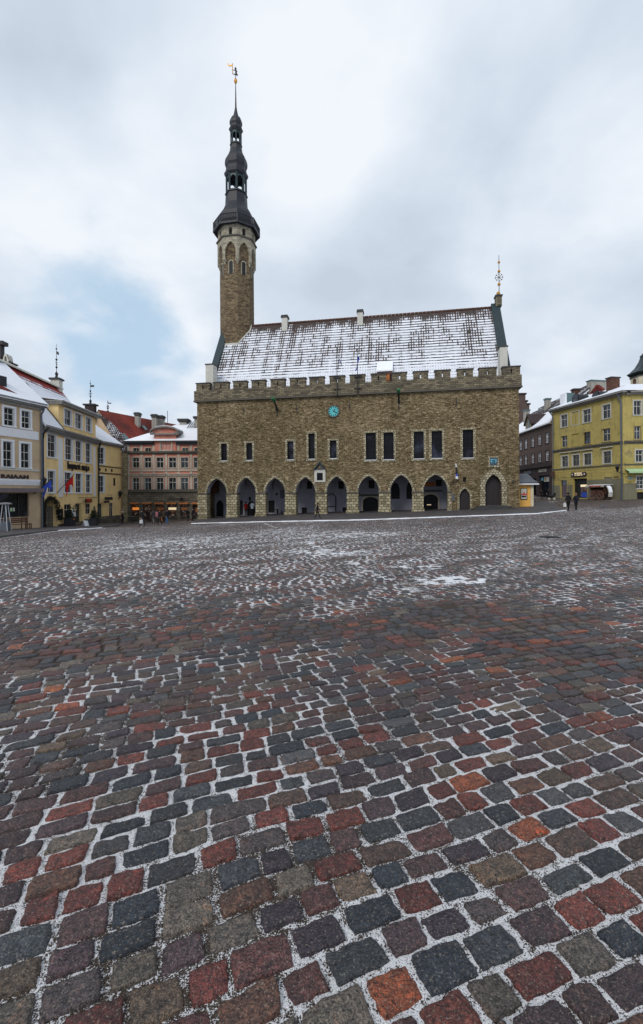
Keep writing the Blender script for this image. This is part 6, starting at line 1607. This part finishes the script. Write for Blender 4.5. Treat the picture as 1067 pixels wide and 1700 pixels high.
def furniture(fy):
    # patio heater
    o, (x, y) = spot(9, 882, 'tall pyramid-shaped patio heater of metal tubes in front of the dark shop window', 'patio_heater', 'heater', lift=.11)
    K = y/F; h = 48*K; b = 7.5*K; t = 3.2*K; m = MB()
    for i in (-1, 1):
        for j in (-1, 1): m.tube([(i*b*.9,j*b*.7,0),(i*t*.8,j*t*.8,h*.93)], .035, 6)
    m.build('frame', M['steel'], o); MB().lathe([(h*.93,.42),(h*.96,.45),(h*.985,.3),(h,.05)], 12).build('cap', M['steel'], o); MB().lathe([(h*.3,.08),(h*.92,.08)], 10).build('glass_tube', M['glass'], o)
    MB().box(-.22,.22,-.22,.22,.05,.75).build('gas_box', M['slate'], o)
    # bench & chair
    a = math.atan2(8.8, 2.6)
    o, (x, y) = spot(25, 879.5, 'dark brown wooden bench with high back below the shop window', 'bench', 'bench', rot=a, lift=.11)
    K = y/F; m = MB()
    for z in (.55,.7,.85): m.box(-1.25,1.25,.18,.22,z,z+.12)
    m.build('backrest', M['brownwood'], o); m = MB()
    for yy in (-.3,-.15,0.0): m.box(-1.25,1.25,yy,yy+.12,.42,.46)
    m.build('seat', M['brownwood'], o)
    for i in (-1.15, 1.1):
        for j in (-.28, .14): MB().box(i,i+.06,j,j+.06,0,.42 if j < 0 else .95).build('leg', M['brownwood'], o)
    o, (x, y) = spot(44, 878.5, 'brown wooden slatted chair beside the zinc downpipe', 'garden_chair', 'chair', rot=a, lift=.11)
    m = MB(); m.box(-.3,.3,-.25,.25,.42,.46).build('seat', M['brownwood'], o); m = MB()
    for z in (.6,.78,.95): m.box(-.3,.3,.2,.24,z,z+.07)
    m.build('backrest', M['brownwood'], o)
    for i in (-.3,.24):
        for j in (-.25,.2): MB().box(i,i+.06,j,j+.05,0,.42 if j < 0 else 1.02).build('leg', M['brownwood'], o)
    # planters
    def planter(px, py, w, h, label, mat='planter', plant=True, pm='ivy', tap=.0):
        o, (x, y) = spot(px, py, label, 'planter', 'planter', 'planters outside the yellow house', rot=math.pi/2, lift=.11)
        K = y/F; W = w*K/2; H = h*K; m = MB()
        m.add([(-W+tap,-W+tap,0),(W-tap,-W+tap,0),(W-tap,W-tap,0),(-W+tap,W-tap,0),(-W,-W,H),(W,-W,H),(W,W,H),(-W,W,H)], [(0,1,5,4),(1,2,6,5),(2,3,7,6),(3,0,4,7),(4,5,6,7)]); m.build('tub', M[mat], o)
        m = MB(); m.box(-W-.04,W+.04,-W-.04,W+.04,H-.07,H+.03); m.build('rim', M[mat], o)
        if plant:
            r = random.Random(px); m = MB()
            for k in range(520):
                z = H+abs(r.gauss(0,.42)); s = .3*max(.15, 1-(z-H)/1.5); p = Vector((r.gauss(0,s*.8), r.gauss(0,s*.8), z)); u = Vector((r.uniform(-1,1),r.uniform(-1,1),r.uniform(-1,1)))*.08; v = Vector((r.uniform(-1,1),r.uniform(-1,1),r.uniform(-1,1)))*.08
                m.add([tuple(p-u), tuple(p-v), tuple(p+u), tuple(p+v)], [(0,1,2,3)])
            m.tube([(0,0,H),(0,0,H+.6)], .04, 5); m.build('shrub', M[pm], o)
        return o, W, H
    o, W, H = planter(115.5, 873.5, 13, 14, 'square black planter with small shrub left of the dark doorway')
    MB().box(-W*.3, W*.5, -W-.06, -W-.03, H*.75, H*.88).build('orange_label', M['orange'], o)
    o, W, H = planter(148, 872, 9, 10, 'plain grey tapered pot between the window and black planter', 'slate', False, tap=.12)
    o, W, H = planter(156.5, 872.8, 10, 12.5, 'square black planter with pointed evergreen by the black downpipe')
    # a-board
    o, (x, y) = spot(142, 873.3, 'small white folded notice board standing on the pavement', 'notice_board', 'notice board', rot=1.2, lift=.11)
    m = MB(); slab(m, (-.25,-.2,0.02), (.25,-.2,0.02), (.25,0,.55), (-.25,0,.55), .02); m.build('front_panel', M['white'], o); m = MB(); slab(m, (-.25,.2,0.02), (.25,.2,0.02), (.25,.01,.55), (-.25,.01,.55), .02); m.build('rear_panel', M['white'], o)
    # dark table in the arcade
    p = FT.world(FT.at(461, 855, 3)[0], 3.0); o = empty('bench', Matrix.Translation((p.x, p.y, gz(p.x,p.y)+.17)) @ Matrix.Rotation(math.atan2(FT.e.y, FT.e.x), 4, 'Z'), 'low dark benches and table inside the third arch', 'bench')
    MB().box(-1.5,.1,-.3,.3,.55,.62).build('top', M['dark'], o); MB().box(.4,1.7,-.2,.2,.45,.5).build('seat', M['slate'], o)
    for i in (-1.4,-.05,.5,1.6): MB().box(i-.04,i+.04,-.2,.2,0,.55 if i < .3 else .45).build('leg', M['dark'], o)
def drain():
    o, _ = spot(913, 892, 'dark iron drain cover sunk in the far right cobbles', 'drain_cover', 'drain cover')
    MB().lathe([(-.05,.36),(.008,.36)], 20).build('rim', M['metal'], o); m = MB()
    for k in range(-3, 4): m.box(-.27, .27, k*.08-.02, k*.08+.02, .009, .02)
    m.build('grate', M['dark'], o)
def cart():
    x0, y0 = G(1000, 829.5); fr = Frame((34.9, 68.3), (37.4, 56), .55)
    s = fr.at(1000, 825)[0]; P = fr.world(s, -1.1); g = gz(P.x, P.y)
    X = Matrix.Translation((P.x, P.y, g)) @ fr.M.to_3x3().to_4x4()
    root = empty('market_cart', X, 'old wooden vendor cart with spoked wheels and snowy hood, by the yellow-green wall', 'cart')
    sl_, sr = fr.at(984, 820, -1.1)[0]-s, fr.at(1011, 820, -1.1)[0]-s; K = P.y/F
    W0, W1 = sl_*1.0, sr*1.0; H = 27.5*K
    zb, zt = .75, H*.78
    m = MB(); m.add([(W0+.3,-.5,zb),(W1-.6,-.5,zb),(W1-.6,.5,zb),(W0+.3,.5,zb),(W0-.05,-.55,H*.85),(W1-.2,-.55,H*.85),(W1-.2,.55,H*.85),(W0-.05,.55,H*.85)], [(0,3,2,1),(1,2,6,5),(2,3,7,6),(3,0,4,7)])
    for k in range(5):
        z = zb+.12+k*.09; m.box(W0+.28-.03*k, W1-.55, -.52-.006*k, -.49, z, z+.075)
    m.build('body', M['brownwood'], root)
    m = MB(); slab(m, (W0-.3,-.85,H*.86), (W1+.1,-.85,H*.86), (W1+.1,.6,H*.9), (W0-.3,.6,H*.9), .06); m.build('canopy', M['darkbrown'], root)
    m = MB(); slab(m, (W0-.28,-.82,H*.878), (W1+.08,-.82,H*.878), (W1+.08,.6,H*.92), (W0-.28,.6,H*.92), .03); m.build('snow_cover', M['snow'], root)
    m = MB(); n = 22; 
    for i in range(n):
        xa = W0-.3+(W1+.4-W0)*i/n; xb = W0-.3+(W1+.4-W0)*(i+1)/n
        m.add([(xa,-.88,H*.86),(xb,-.88,H*.86),(xb,-.88,H*.78),((xa+xb)/2,-.88,H*.745),(xa,-.88,H*.78),(xa,-.86,H*.86),(xb,-.86,H*.86),(xb,-.86,H*.78),((xa+xb)/2,-.86,H*.745),(xa,-.86,H*.78)], [(0,4,3,2,1),(5,6,7,8,9),(2,3,8,7),(3,4,9,8)])
    va = m.build('valance', M['offwhite'], root)
    m = MB(); w = (W1-W0)
    m.box(W0+w*.12, W0+w*.45, -.905, -.885, H*.785, H*.84).box(W0+w*.5, W0+w*.85, -.905, -.885, H*.785, H*.84); m.build('painted_strip', M['red'], va)
    # rounded hood at the right, snow on it
    m = MB(); n = 9; pts = [(W1-.15+.55*math.sin(t), H*.38+ (H*.45)*math.cos(t)) for t in np.linspace(0, math.pi*.62, n)]
    for (a, b), (c, d) in zip(pts, pts[1:]): slab(m, (a,-.5,b), (a,.1,b), (c,.1,d), (c,-.5,d), .06)
    m.build('hood', M['offwhite'], root)
    m = MB()
    for (a, b), (c, d) in zip(pts[1:6], pts[2:7]): slab(m, (a+.03,-.45,b+.07), (a+.03,.08,b+.07), (c+.04,.08,d+.06), (c+.04,-.45,d+.06), .06)
    m.build('snow_cover', M['snow'], root)
    for xx in (W0+.62, W1-.75):
        for yy in (-.62, .6):
            r = .55; XW = Tr(xx, yy, r) @ Matrix.Rotation(math.pi/2, 4, 'X'); m = MB(XW)
            m.tube([(r*.93*math.cos(a*math.pi/10), r*.93*math.sin(a*math.pi/10), 0) for a in range(21)], .045, 6)
            o = m.build('wheel', M['wheelwood'], root)
            m = MB(XW); 
            for k in range(5): a = k*math.pi/5; m.tube([(-r*.9*math.cos(a),-r*.9*math.sin(a),0),(r*.9*math.cos(a),r*.9*math.sin(a),0)], .028, 4)
            m.build('spokes', M['wheelwood'], o); MB(XW).lathe([(-.08,.09),(.08,.09)], 10).build('hub', M['darkbrown'], o)
    MB().tube([(W0+.62,-.62,.55),(W0+.62,.6,.55)], .04, 6).build('axle', M['metal'], root); MB().tube([(W1-.75,-.62,.55),(W1-.75,.6,.55)], .04, 6).build('axle', M['metal'], root)
    MB().box(-.25,.2,-.48,.0,.35,.85).build('blue_box', M['slate'], root)
    for i in (W0, W1-.15): MB().tube([(i+.02,-.75,H*.86),(i+.12,-.5,zb)], .035, 6).build('post', M['brownwood'], root)
def pigeon():
    o, _ = spot(1000, 844, 'grey pigeon standing alone on the cobbles below the cart', 'pigeon', 'pigeon', rot=.3)
    m = MB(); pts = [(-.26,0,.13,.015),(-.18,0,.16,.035),(-.08,0,.18,.07),(.02,0,.2,.082),(.1,0,.23,.065),(.14,0,.28,.038),(.155,0,.32,.034),(.18,0,.335,.03),(.205,0,.33,.012)]
    vs = []; n = 8
    for x, y, z, r in pts:
        for i in range(n): a = 2*math.pi*i/n; vs.append((x, r*math.cos(a), z+r*math.sin(a)))
    fs = [(k*n+i, k*n+(i+1)%n, (k+1)*n+(i+1)%n, (k+1)*n+i) for k in range(len(pts)-1) for i in range(n)]
    m.add(vs, fs); m.tube([(.2,0,.328),(.235,0,.318)], .008, 5, .002)
    for s in (-1, 1): m.tube([(.0,s*.03,.14),(.01,s*.035,.06),(.02,s*.035,.0)], .012, 5, .007); m.tube([(.02,s*.035,.005),(.06,s*.04,.003)], .006, 4)
    m.build('body', M['slate'], o, smooth=True)
# ------------------------------------------------------------------ people
CL = {}
def cloth(name, c):
    if name not in CL: CL[name] = m_plain(name, c, .85, .2, 6, .2)
    return CL[name]
def person(px, feet, head, label, coat, trousers, facing=0.0, stride=.12, long=False, hat=None, hair=(.03,.02,.015), bag=None, arm=.1, stoop=0.0, group=None, at=None, shoes=(.015,.013,.012), h=None, backpack=None, lift=0.0):
    if at is None: x, y = G(px, feet, lift); z = gz(x, y)+lift
    else: x, y, z = at
    v = (feet-head)*y/F; H = h or min(max(v, 1.5), 1.86)
    if not h and at is None and not (1.45 < v < 1.95): print('person', px, 'height from picture', round(v, 2))
    X = Matrix.Translation((x, y, z)) @ Matrix.Rotation(facing, 4, 'Z')       # facing 0: looks towards +y (away)
    root = empty('person', X, label, 'person', group)
    s = stride; J = {}
    def j(n, x_, y_, z_, r): J[n] = (Vector((x_, y_, z_)), r)
    lean = stoop
    j('pel', 0,0,.53,.082); j('bel', 0,.01+lean*.2,.61,.076); j('chest', 0,.015+lean*.6,.73,.088); j('neck0', 0,.005+lean,.81,.05); j('neck', 0,.01+lean*1.15,.85,.032); j('headb', 0,.02+lean*1.3,.885,.05); j('head', 0,.022+lean*1.35,.945,.056)
    for sd, k in (('L', 1), ('R', -1)):
        j('hip'+sd, .05*k,0,.505,.062); j('knee'+sd, .052*k, s*.42*k+.02, .285,.038); j('ank'+sd, .05*k, s*k-(.03 if k < 0 else 0), .045+(.03 if k < 0 and s > .08 else 0),.024); j('toe'+sd, .058*k, s*k+.085, .02+(.0 if k > 0 or s < .08 else .005),.02)
        j('sh'+sd, .1*k,.0+lean*.9,.80,.042); j('elb'+sd, .135*k,-s*.3*k-.01+lean*.8+arm*.05,.64,.03); j('wri'+sd, .13*k,-s*.35*k+arm+lean*.8,.51+arm*.35,.019); j('hand'+sd, .128*k,-s*.36*k+arm*1.12+lean*.8,.475+arm*.35,.02)
    E = [('pel','bel'),('bel','chest'),('chest','neck0'),('neck0','neck'),('neck','headb'),('headb','head')]
    for sd in 'LR': E += [('pel','hip'+sd),('hip'+sd,'knee'+sd),('knee'+sd,'ank'+sd),('ank'+sd,'toe'+sd),('chest','sh'+sd),('sh'+sd,'elb'+sd),('elb'+sd,'wri'+sd),('wri'+sd,'hand'+sd)]
    names = list(J); me = bpy.data.meshes.new('tmp'); me.from_pydata([tuple(J[n][0]*H) for n in names], [(names.index(a), names.index(b)) for a, b in E], [])
    o = bpy.data.objects.new('tmp', me); COL.objects.link(o)
    sk = o.modifiers.new('s', 'SKIN'); o.modifiers.new('u', 'SUBSURF').levels = 1
    for i, n in enumerate(names):
        r = J[n][1]*H; fx = 1.0
        if n in ('chest','bel'): me.skin_vertices[0].data[i].radius = (r*1.12, r*.85)
        else: me.skin_vertices[0].data[i].radius = (r, r)
        me.skin_vertices[0].data[i].use_root = (n == 'pel')
    dg = bpy.context.evaluated_depsgraph_get(); bm_ = bpy.data.meshes.new_from_object(o.evaluated_get(dg)); bpy.data.objects.remove(o); bpy.data.meshes.remove(me)
    # fingers and thumbs
    mb = MB(); mb.v = [tuple(v.co) for v in bm_.vertices]; mb.f = [tuple(p.vertices) for p in bm_.polygons]
    fm = [0]*len(mb.f)
    for i, f in enumerate(mb.f):
        c = sum((Vector(mb.v[q]) for q in f), Vector())/len(f)/H
        near_hand = min((c-J['hand'+sd][0]).length for sd in 'LR') < .034
        if c.z > .862 or near_hand: fm[i] = 0
        elif c.z < .055: fm[i] = 3
        elif c.z < .5 and abs(c.x) < .112: fm[i] = 2
        else: fm[i] = 1
    mb.mi = fm
    for sd, k in (('L', 1), ('R', -1)):
        hp = J['hand'+sd][0]*H
        for q in range(4):
            yy = (q-1.5)*.017; ln = (.06,.072,.068,.05)[q]
            mb.cur = 0; mb.tube([(hp.x, hp.y+yy, hp.z), (hp.x+.004*k, hp.y+yy+.004, hp.z-.03-ln*.5), (hp.x-.012*k, hp.y+yy+.012, hp.z-.03-ln)], .0095, 5, .006)
        mb.tube([(hp.x-.005*k, hp.y+.02, hp.z+.015), (hp.x-.022*k, hp.y+.045, hp.z-.02), (hp.x-.022*k, hp.y+.05, hp.z-.045)], .011, 5, .007)
    body = mb.build('body', [M['skin'], cloth('coat_%.2f_%.2f_%.2f' % coat, coat), cloth('cloth_%.2f_%.2f_%.2f' % trousers, trousers), cloth('shoes_%.2f' % shoes[0], shoes)], root, smooth=True)
    bpy.data.meshes.remove(bm_)
    hd = J['head'][0]*H
    # face
    f = MB(); f.tube([(0, hd.y+.062*H*.9, hd.z+.0), (0, hd.y+.068*H, hd.z-.018*H), (0, hd.y+.055*H, hd.z-.022*H)], .008*H, 5, .006*H)
    f.build('nose', M['skin'], body)
    for k in (-1, 1): MB().ball((k*.02*H, hd.y+.054*H, hd.z-.001*H), .0065*H, 6).build('eye', M['dark'], body)
    MB().box(-.014*H, .014*H, hd.y+.05*H, hd.y+.057*H, hd.z-.036*H, hd.z-.032*H).build('mouth', cloth('lips', (.3,.1,.08)), body)
    # hair or hat
    r = .064*H; m = MB(); vs = []
    m.lathe([(hd.z+r*math.sin(a)*1.04+.004*H, max(r*math.cos(a)*1.04, .002)) for a in np.linspace(-.5 if hat is None else -.02, math.pi/2, 8)], 12, (0, hd.y-.008*H), sy=1.08, cap=False)
    if hat is None:
        m.lathe([(hd.z-.055*H,.045*H),(hd.z-.02*H,.058*H),(hd.z+.02*H,.06*H)], 10, (0, hd.y-.02*H), sy=.85); m.build('hair', cloth('hair_%.2f' % hair[0], hair), root, smooth=True)
    else:
        m.lathe([(hd.z-.0*H,.067*H),(hd.z+.018*H,.069*H)], 12, (0, hd.y-.008*H), sy=1.08); m.build('hat', cloth('hat_%.2f_%.2f' % hat[:2], hat), root, smooth=True)
    # coat skirt and collar
    m = MB(); zb = .36 if long else .46
    m.lathe([(zb*H,.115*H if long else .1*H),((zb+.06)*H,.108*H if long else .1*H),(.56*H,.094*H),(.64*H,.088*H),(.66*H,.084*H)], 14, (0, lean*.2*H), sy=.86, cap=False)
    co_ = m.build('coat', CL['coat_%.2f_%.2f_%.2f' % coat], root, smooth=True)
    MB().lathe([(.825*H,.052*H),(.862*H,.046*H),(.865*H,.04*H)], 12, (0, lean*1.0*H), cap=False).build('collar', CL['coat_%.2f_%.2f_%.2f' % coat], co_, smooth=True)
    if bag:
        hp = J['handR'][0]*H; m = MB(); w = .16
        m.add([(hp.x-.05,hp.y-w,hp.z-.5),(hp.x+.05,hp.y-w,hp.z-.5),(hp.x+.05,hp.y+w,hp.z-.5),(hp.x-.05,hp.y+w,hp.z-.5),(hp.x-.03,hp.y-w*.9,hp.z-.16),(hp.x+.03,hp.y-w*.9,hp.z-.16),(hp.x+.03,hp.y+w*.9,hp.z-.16),(hp.x-.03,hp.y+w*.9,hp.z-.16)],
              [(3,2,1,0),(4,5,6,7),(0,1,5,4),(1,2,6,5),(2,3,7,6),(3,0,4,7)])
        m.tube([(hp.x,hp.y-w*.5,hp.z-.16),(hp.x,hp.y-.02,hp.z-.045),(hp.x,hp.y+.02,hp.z-.045),(hp.x,hp.y+w*.5,hp.z-.16)], .008, 4)
        v0 = MB(); v0.v = [tuple(X @ Vector(p)) for p in m.v]; v0.f = m.f; v0.mi = m.mi
        bo = v0.build('shopping_bag', cloth('bag_%.2f_%.2f' % bag[:2], bag[:3])); tag(bo, bag[3] if len(bag) > 3 else 'shopping bag', 'bag')
    if backpack:
        m = MB(); m.box(-.14, .14, -.3, -.13, .62*H, .8*H); m.build('backpack', cloth('pack', backpack), root)
    return root
def people():
    blk = (.012,.012,.015); nav = (.012,.016,.03); gry = (.06,.06,.065)
    g = 'people out on the square near the pink house'
    person(236, 874.3, 845.8, 'walker in a dark coat carrying a white bag, in front of the pink house', blk, (.015,.016,.025), 2.6, .13, True, bag=(.7,.7,.7,'white carrier bag held by the walker near the pink house'), group=g)
    person(254.8, 869, 845.6, 'person in a long dark grey coat with pale trousers by the shop doorway', gry, (.25,.24,.22), 1.2, .06, True, group=g)
    person(260.3, 867.5, 847.5, 'person in a pink top between two dark-coated walkers', (.5,.2,.22), (.05,.05,.07), -2.4, .05, group=g)
    person(265.4, 871.2, 846.2, 'person in a short black jacket striding with legs apart in the group', blk, blk, 2.9, .14, hair=(.08,.05,.03), group=g)
    person(271.5, 868.5, 847, 'person in a brown jacket partly behind the one in blue jeans', (.05,.035,.025), blk, .5, .07, bag=(.75,.2,.03,'orange bag held between walkers near the pink house'), group=g)
    person(277, 870, 845.2, 'person in blue jeans and a white scarf with a dark jacket', (.015,.015,.02), (.03,.12,.28), -2.0, .13, group=g)
    MBs = None
    person(312, 865.3, 845.6, 'person in a black coat standing left of the pair by the hall corner', blk, nav, 1.2, .04, True, group=g)
    person(319.5, 864.6, 844.8, 'broad person in a black padded jacket standing next to the hall corner', nav, blk, -1.4, .03, hat=(.02,.02,.02), group=g)
    person(204, 869.5, 852.5, 'short person in a wide black cloak and white hat beside the black downpipe', blk, blk, 2.2, .04, True, hat=(.6,.6,.6), stoop=.02, group=g)
    person(246.8, 866, 848, 'dim person waiting in the shop doorway behind the group', (.02,.018,.02), blk, 3.0, .03, group=g)
    # under the arches and before the hall
    z = lambda p: gz(p.x, p.y)+.17
    p = FT.world(FT.at(408, 857, 2.9)[0], 2.9); person(408, 858, 839.5, 'visitor in a red jacket under the second arch', (.5,.02,.015), blk, .4, .05, at=(p.x,p.y,z(p)), h=1.72)
    p = FT.world(FT.at(418.8, 857, 2.5)[0], 2.5); person(418, 858, 839, 'visitor in a pale blue-white jacket under the second arch', (.38,.42,.5), blk, .2, .05, at=(p.x,p.y,z(p)), h=1.74)
    person(527, 861, 837.4, 'lone black silhouette walking past the stone piers', blk, blk, -1.6, .17, True, lift=.11)
    # right side
    person(943.3, 847.6, 817.6, 'person in dark clothes with a white carrier bag, left of the two crossing at right', blk, blk, .1, .05, hair=(.01,.01,.01), bag=(.7,.7,.68,'white plastic carrier bag beside the left of two walkers'))
    person(956, 847.2, 818.6, 'person with light brown hair and a dark backpack, right of the two crossing', nav, blk, -.1, .06, hair=(.2,.12,.07), backpack=(.015,.015,.02))
    person(898.8, 829.6, 813.5, 'dark figure standing in front of the lit shop down the street', blk, blk, 2.5, .06)
    person(910.5, 829, 813.2, 'dark figure pushing a pram beside the yellow-green corner', blk, blk, 1.4, .05, True, arm=.16)
    o, (x, y) = spot(915, 829.6, 'dark baby pram with pale wheels at the street corner', 'pram', 'pram', rot=-.3)
    m = MB(); m.tube([(-.3,0,.55),(0,0,.5),(.35,0,.6),(.45,0,.95)], .2, 8, .17); m.build('basket', M['dark'], o); MB().tube([(-.3,0,.6),(-.65,0,1.0)], .02, 5).build('handle', M['metal'], o)
    for a in (-.3,.35):
        for b in (-.22,.22): MB(Tr(a,b,.14) @ Matrix.Rotation(math.pi/2,4,'X')).lathe([(-.02,.14),(.02,.14)], 12).build('wheel', M['offwhite'], o)
mk_mats()
make_square()
town_hall()
th_front = [G(px, py) for px, py in [(318,869.6),(330,869),(455,866.2),(600,863.4),(740,858.4),(890,852.8),(938,847.4)]]
th_back = [tuple(FT.world(s, 1.2).xy) for s in (-.8, 6, 14, 22, 30, 36.5)] + [G(905,832)]
pavement('pavement', th_front, th_back)
lf = [G(px, py) for px, py in [(-130,909),(0,893),(29,889.5),(95,881),(170,876.5),(199,873)]]
lb = [(-29.4,34),(-28.6,40),(-28,43),(-28.5,50),(-28.6,56.1),(-27.4,62)]
pavement('pavement', lf, lb)
beige_house(); fy, zey = yellow_house(); corner_house(zey); pink_house(); red_roof_house(); back_gable_house()
green_house(); brown_house(); far_buildings(); kiosk(); furniture(fy); cart(); pigeon(); drain(); people()
# ------------------------------------------------------------------ sky, sun, camera
def make_world():
    w = bpy.data.worlds.new('World'); scene.world = w; w.use_nodes = True
    t = w.node_tree; t.nodes.clear(); n = N.__new__(N); n.t = t
    out = n.n('OutputWorld'); bg = n.n('Background'); bg.inputs[1].default_value = .1; n.l(bg.outputs[0], out.inputs[0])
    sky = n.n('TexSky'); sky.sky_type = 'NISHITA'; sky.sun_disc = False; sky.sun_elevation = R(38); sky.sun_rotation = R(-150)
    tc = n.n('TexCoord'); d = tc.outputs['Generated']; x, y, z = n.xyz(d)
    # clouds as a flat layer seen in perspective, softened towards the horizon
    inv = n.math('DIVIDE', 1.0, n.math('ADD', n.math('MAXIMUM', z, 0.0), .42))
    cv = n.comb(n.math('MULTIPLY', x, inv), n.math('MULTIPLY', y, inv), n.math('MULTIPLY', z, .6))
    f = n.noise(cv, 2.0, 8, .52, .25); g = n.noise(cv, 5.5, 5, .5, .2)
    def blob(px, py, r, k):
        a, b = ray(px, py); v = Vector((a, 1, b)).normalized()
        dp = n.n('VectorMath', operation='DOT_PRODUCT'); n.l(d, dp.inputs[0]); dp.inputs[1].default_value = v
        return n.smooth(dp.outputs['Value'], math.cos(R(r)), 1.0, 0.0, k)
    k = n.math('ADD', n.math('MULTIPLY', f, .75), n.math('MULTIPLY', g, .25))
    for px, py, r, s in [(180,400,15,.15),(60,340,10,.06),(1000,300,10,.12),(560,120,12,.1),(470,330,9,.05),(760,240,11,-.06),(940,110,13,-.06),(110,60,14,-.05),(60,170,9,-.05),(620,430,10,-.06),(950,450,9,-.05),(300,20,10,.03),(350,540,8,.04)]:
        k = n.math('ADD', k, blob(px, py, r, s))
    col = n.ramp(k, [(.36,(5.7,6.4,7.4)),(.47,(6.5,7.3,8.4)),(.56,(7.4,8.15,9.1)),(.7,(8.9,9.3,9.9))])
    lowf = n.smooth(z, 0.0, .16, .5, 0.0)
    col = n.mix(lowf, col, (6.9,7.7,8.8))
    q = n.math('ADD', n.math('ADD', blob(190,558,10,.75), blob(235,605,8,.25)), n.math('MULTIPLY', n.math('SUBTRACT', .5, g), 2.6))
    q = n.math('MULTIPLY', n.smooth(q, -.1, 1.1), blob(200,560,15,1.0), clamp=True)
    blue = n.mix(.75, sky.outputs[0], (5.0,7.2,9.3))
    col = n.mix(n.math('MULTIPLY', q, .85), col, blue)
    n.setin(bg.inputs[0], col)
make_world()
cam_d = bpy.data.cameras.new('camera'); cam = bpy.data.objects.new('camera', cam_d); COL.objects.link(cam)
cam_d.sensor_fit = 'HORIZONTAL'; cam_d.sensor_width = 36; cam_d.lens = 36*F/1067; cam_d.shift_y = (HY-850)/1067
cam_d.clip_end = 2000; cam_d.clip_start = .05
cam.matrix_world = Matrix.Translation((0,0,EYE)) @ Matrix.Rotation(math.pi/2, 4, 'X') @ Matrix.Rotation(-TH, 4, 'Z')
scene.camera = cam
sl = bpy.data.lights.new('sun', 'SUN'); sl.energy = 1.5; sl.angle = R(20); sl.color = (1,.95,.88)
so = bpy.data.objects.new('sun', sl); COL.objects.link(so)
so.rotation_euler = Vector((-math.sin(R(-150))*math.cos(R(38))*-1, math.cos(R(-150))*math.cos(R(38)), math.sin(R(38)))).to_track_quat('Z', 'Y').to_euler()
scene.view_settings.view_transform = 'Standard'; scene.view_settings.look = 'None'; scene.view_settings.gamma = 1; scene.view_settings.exposure = 0
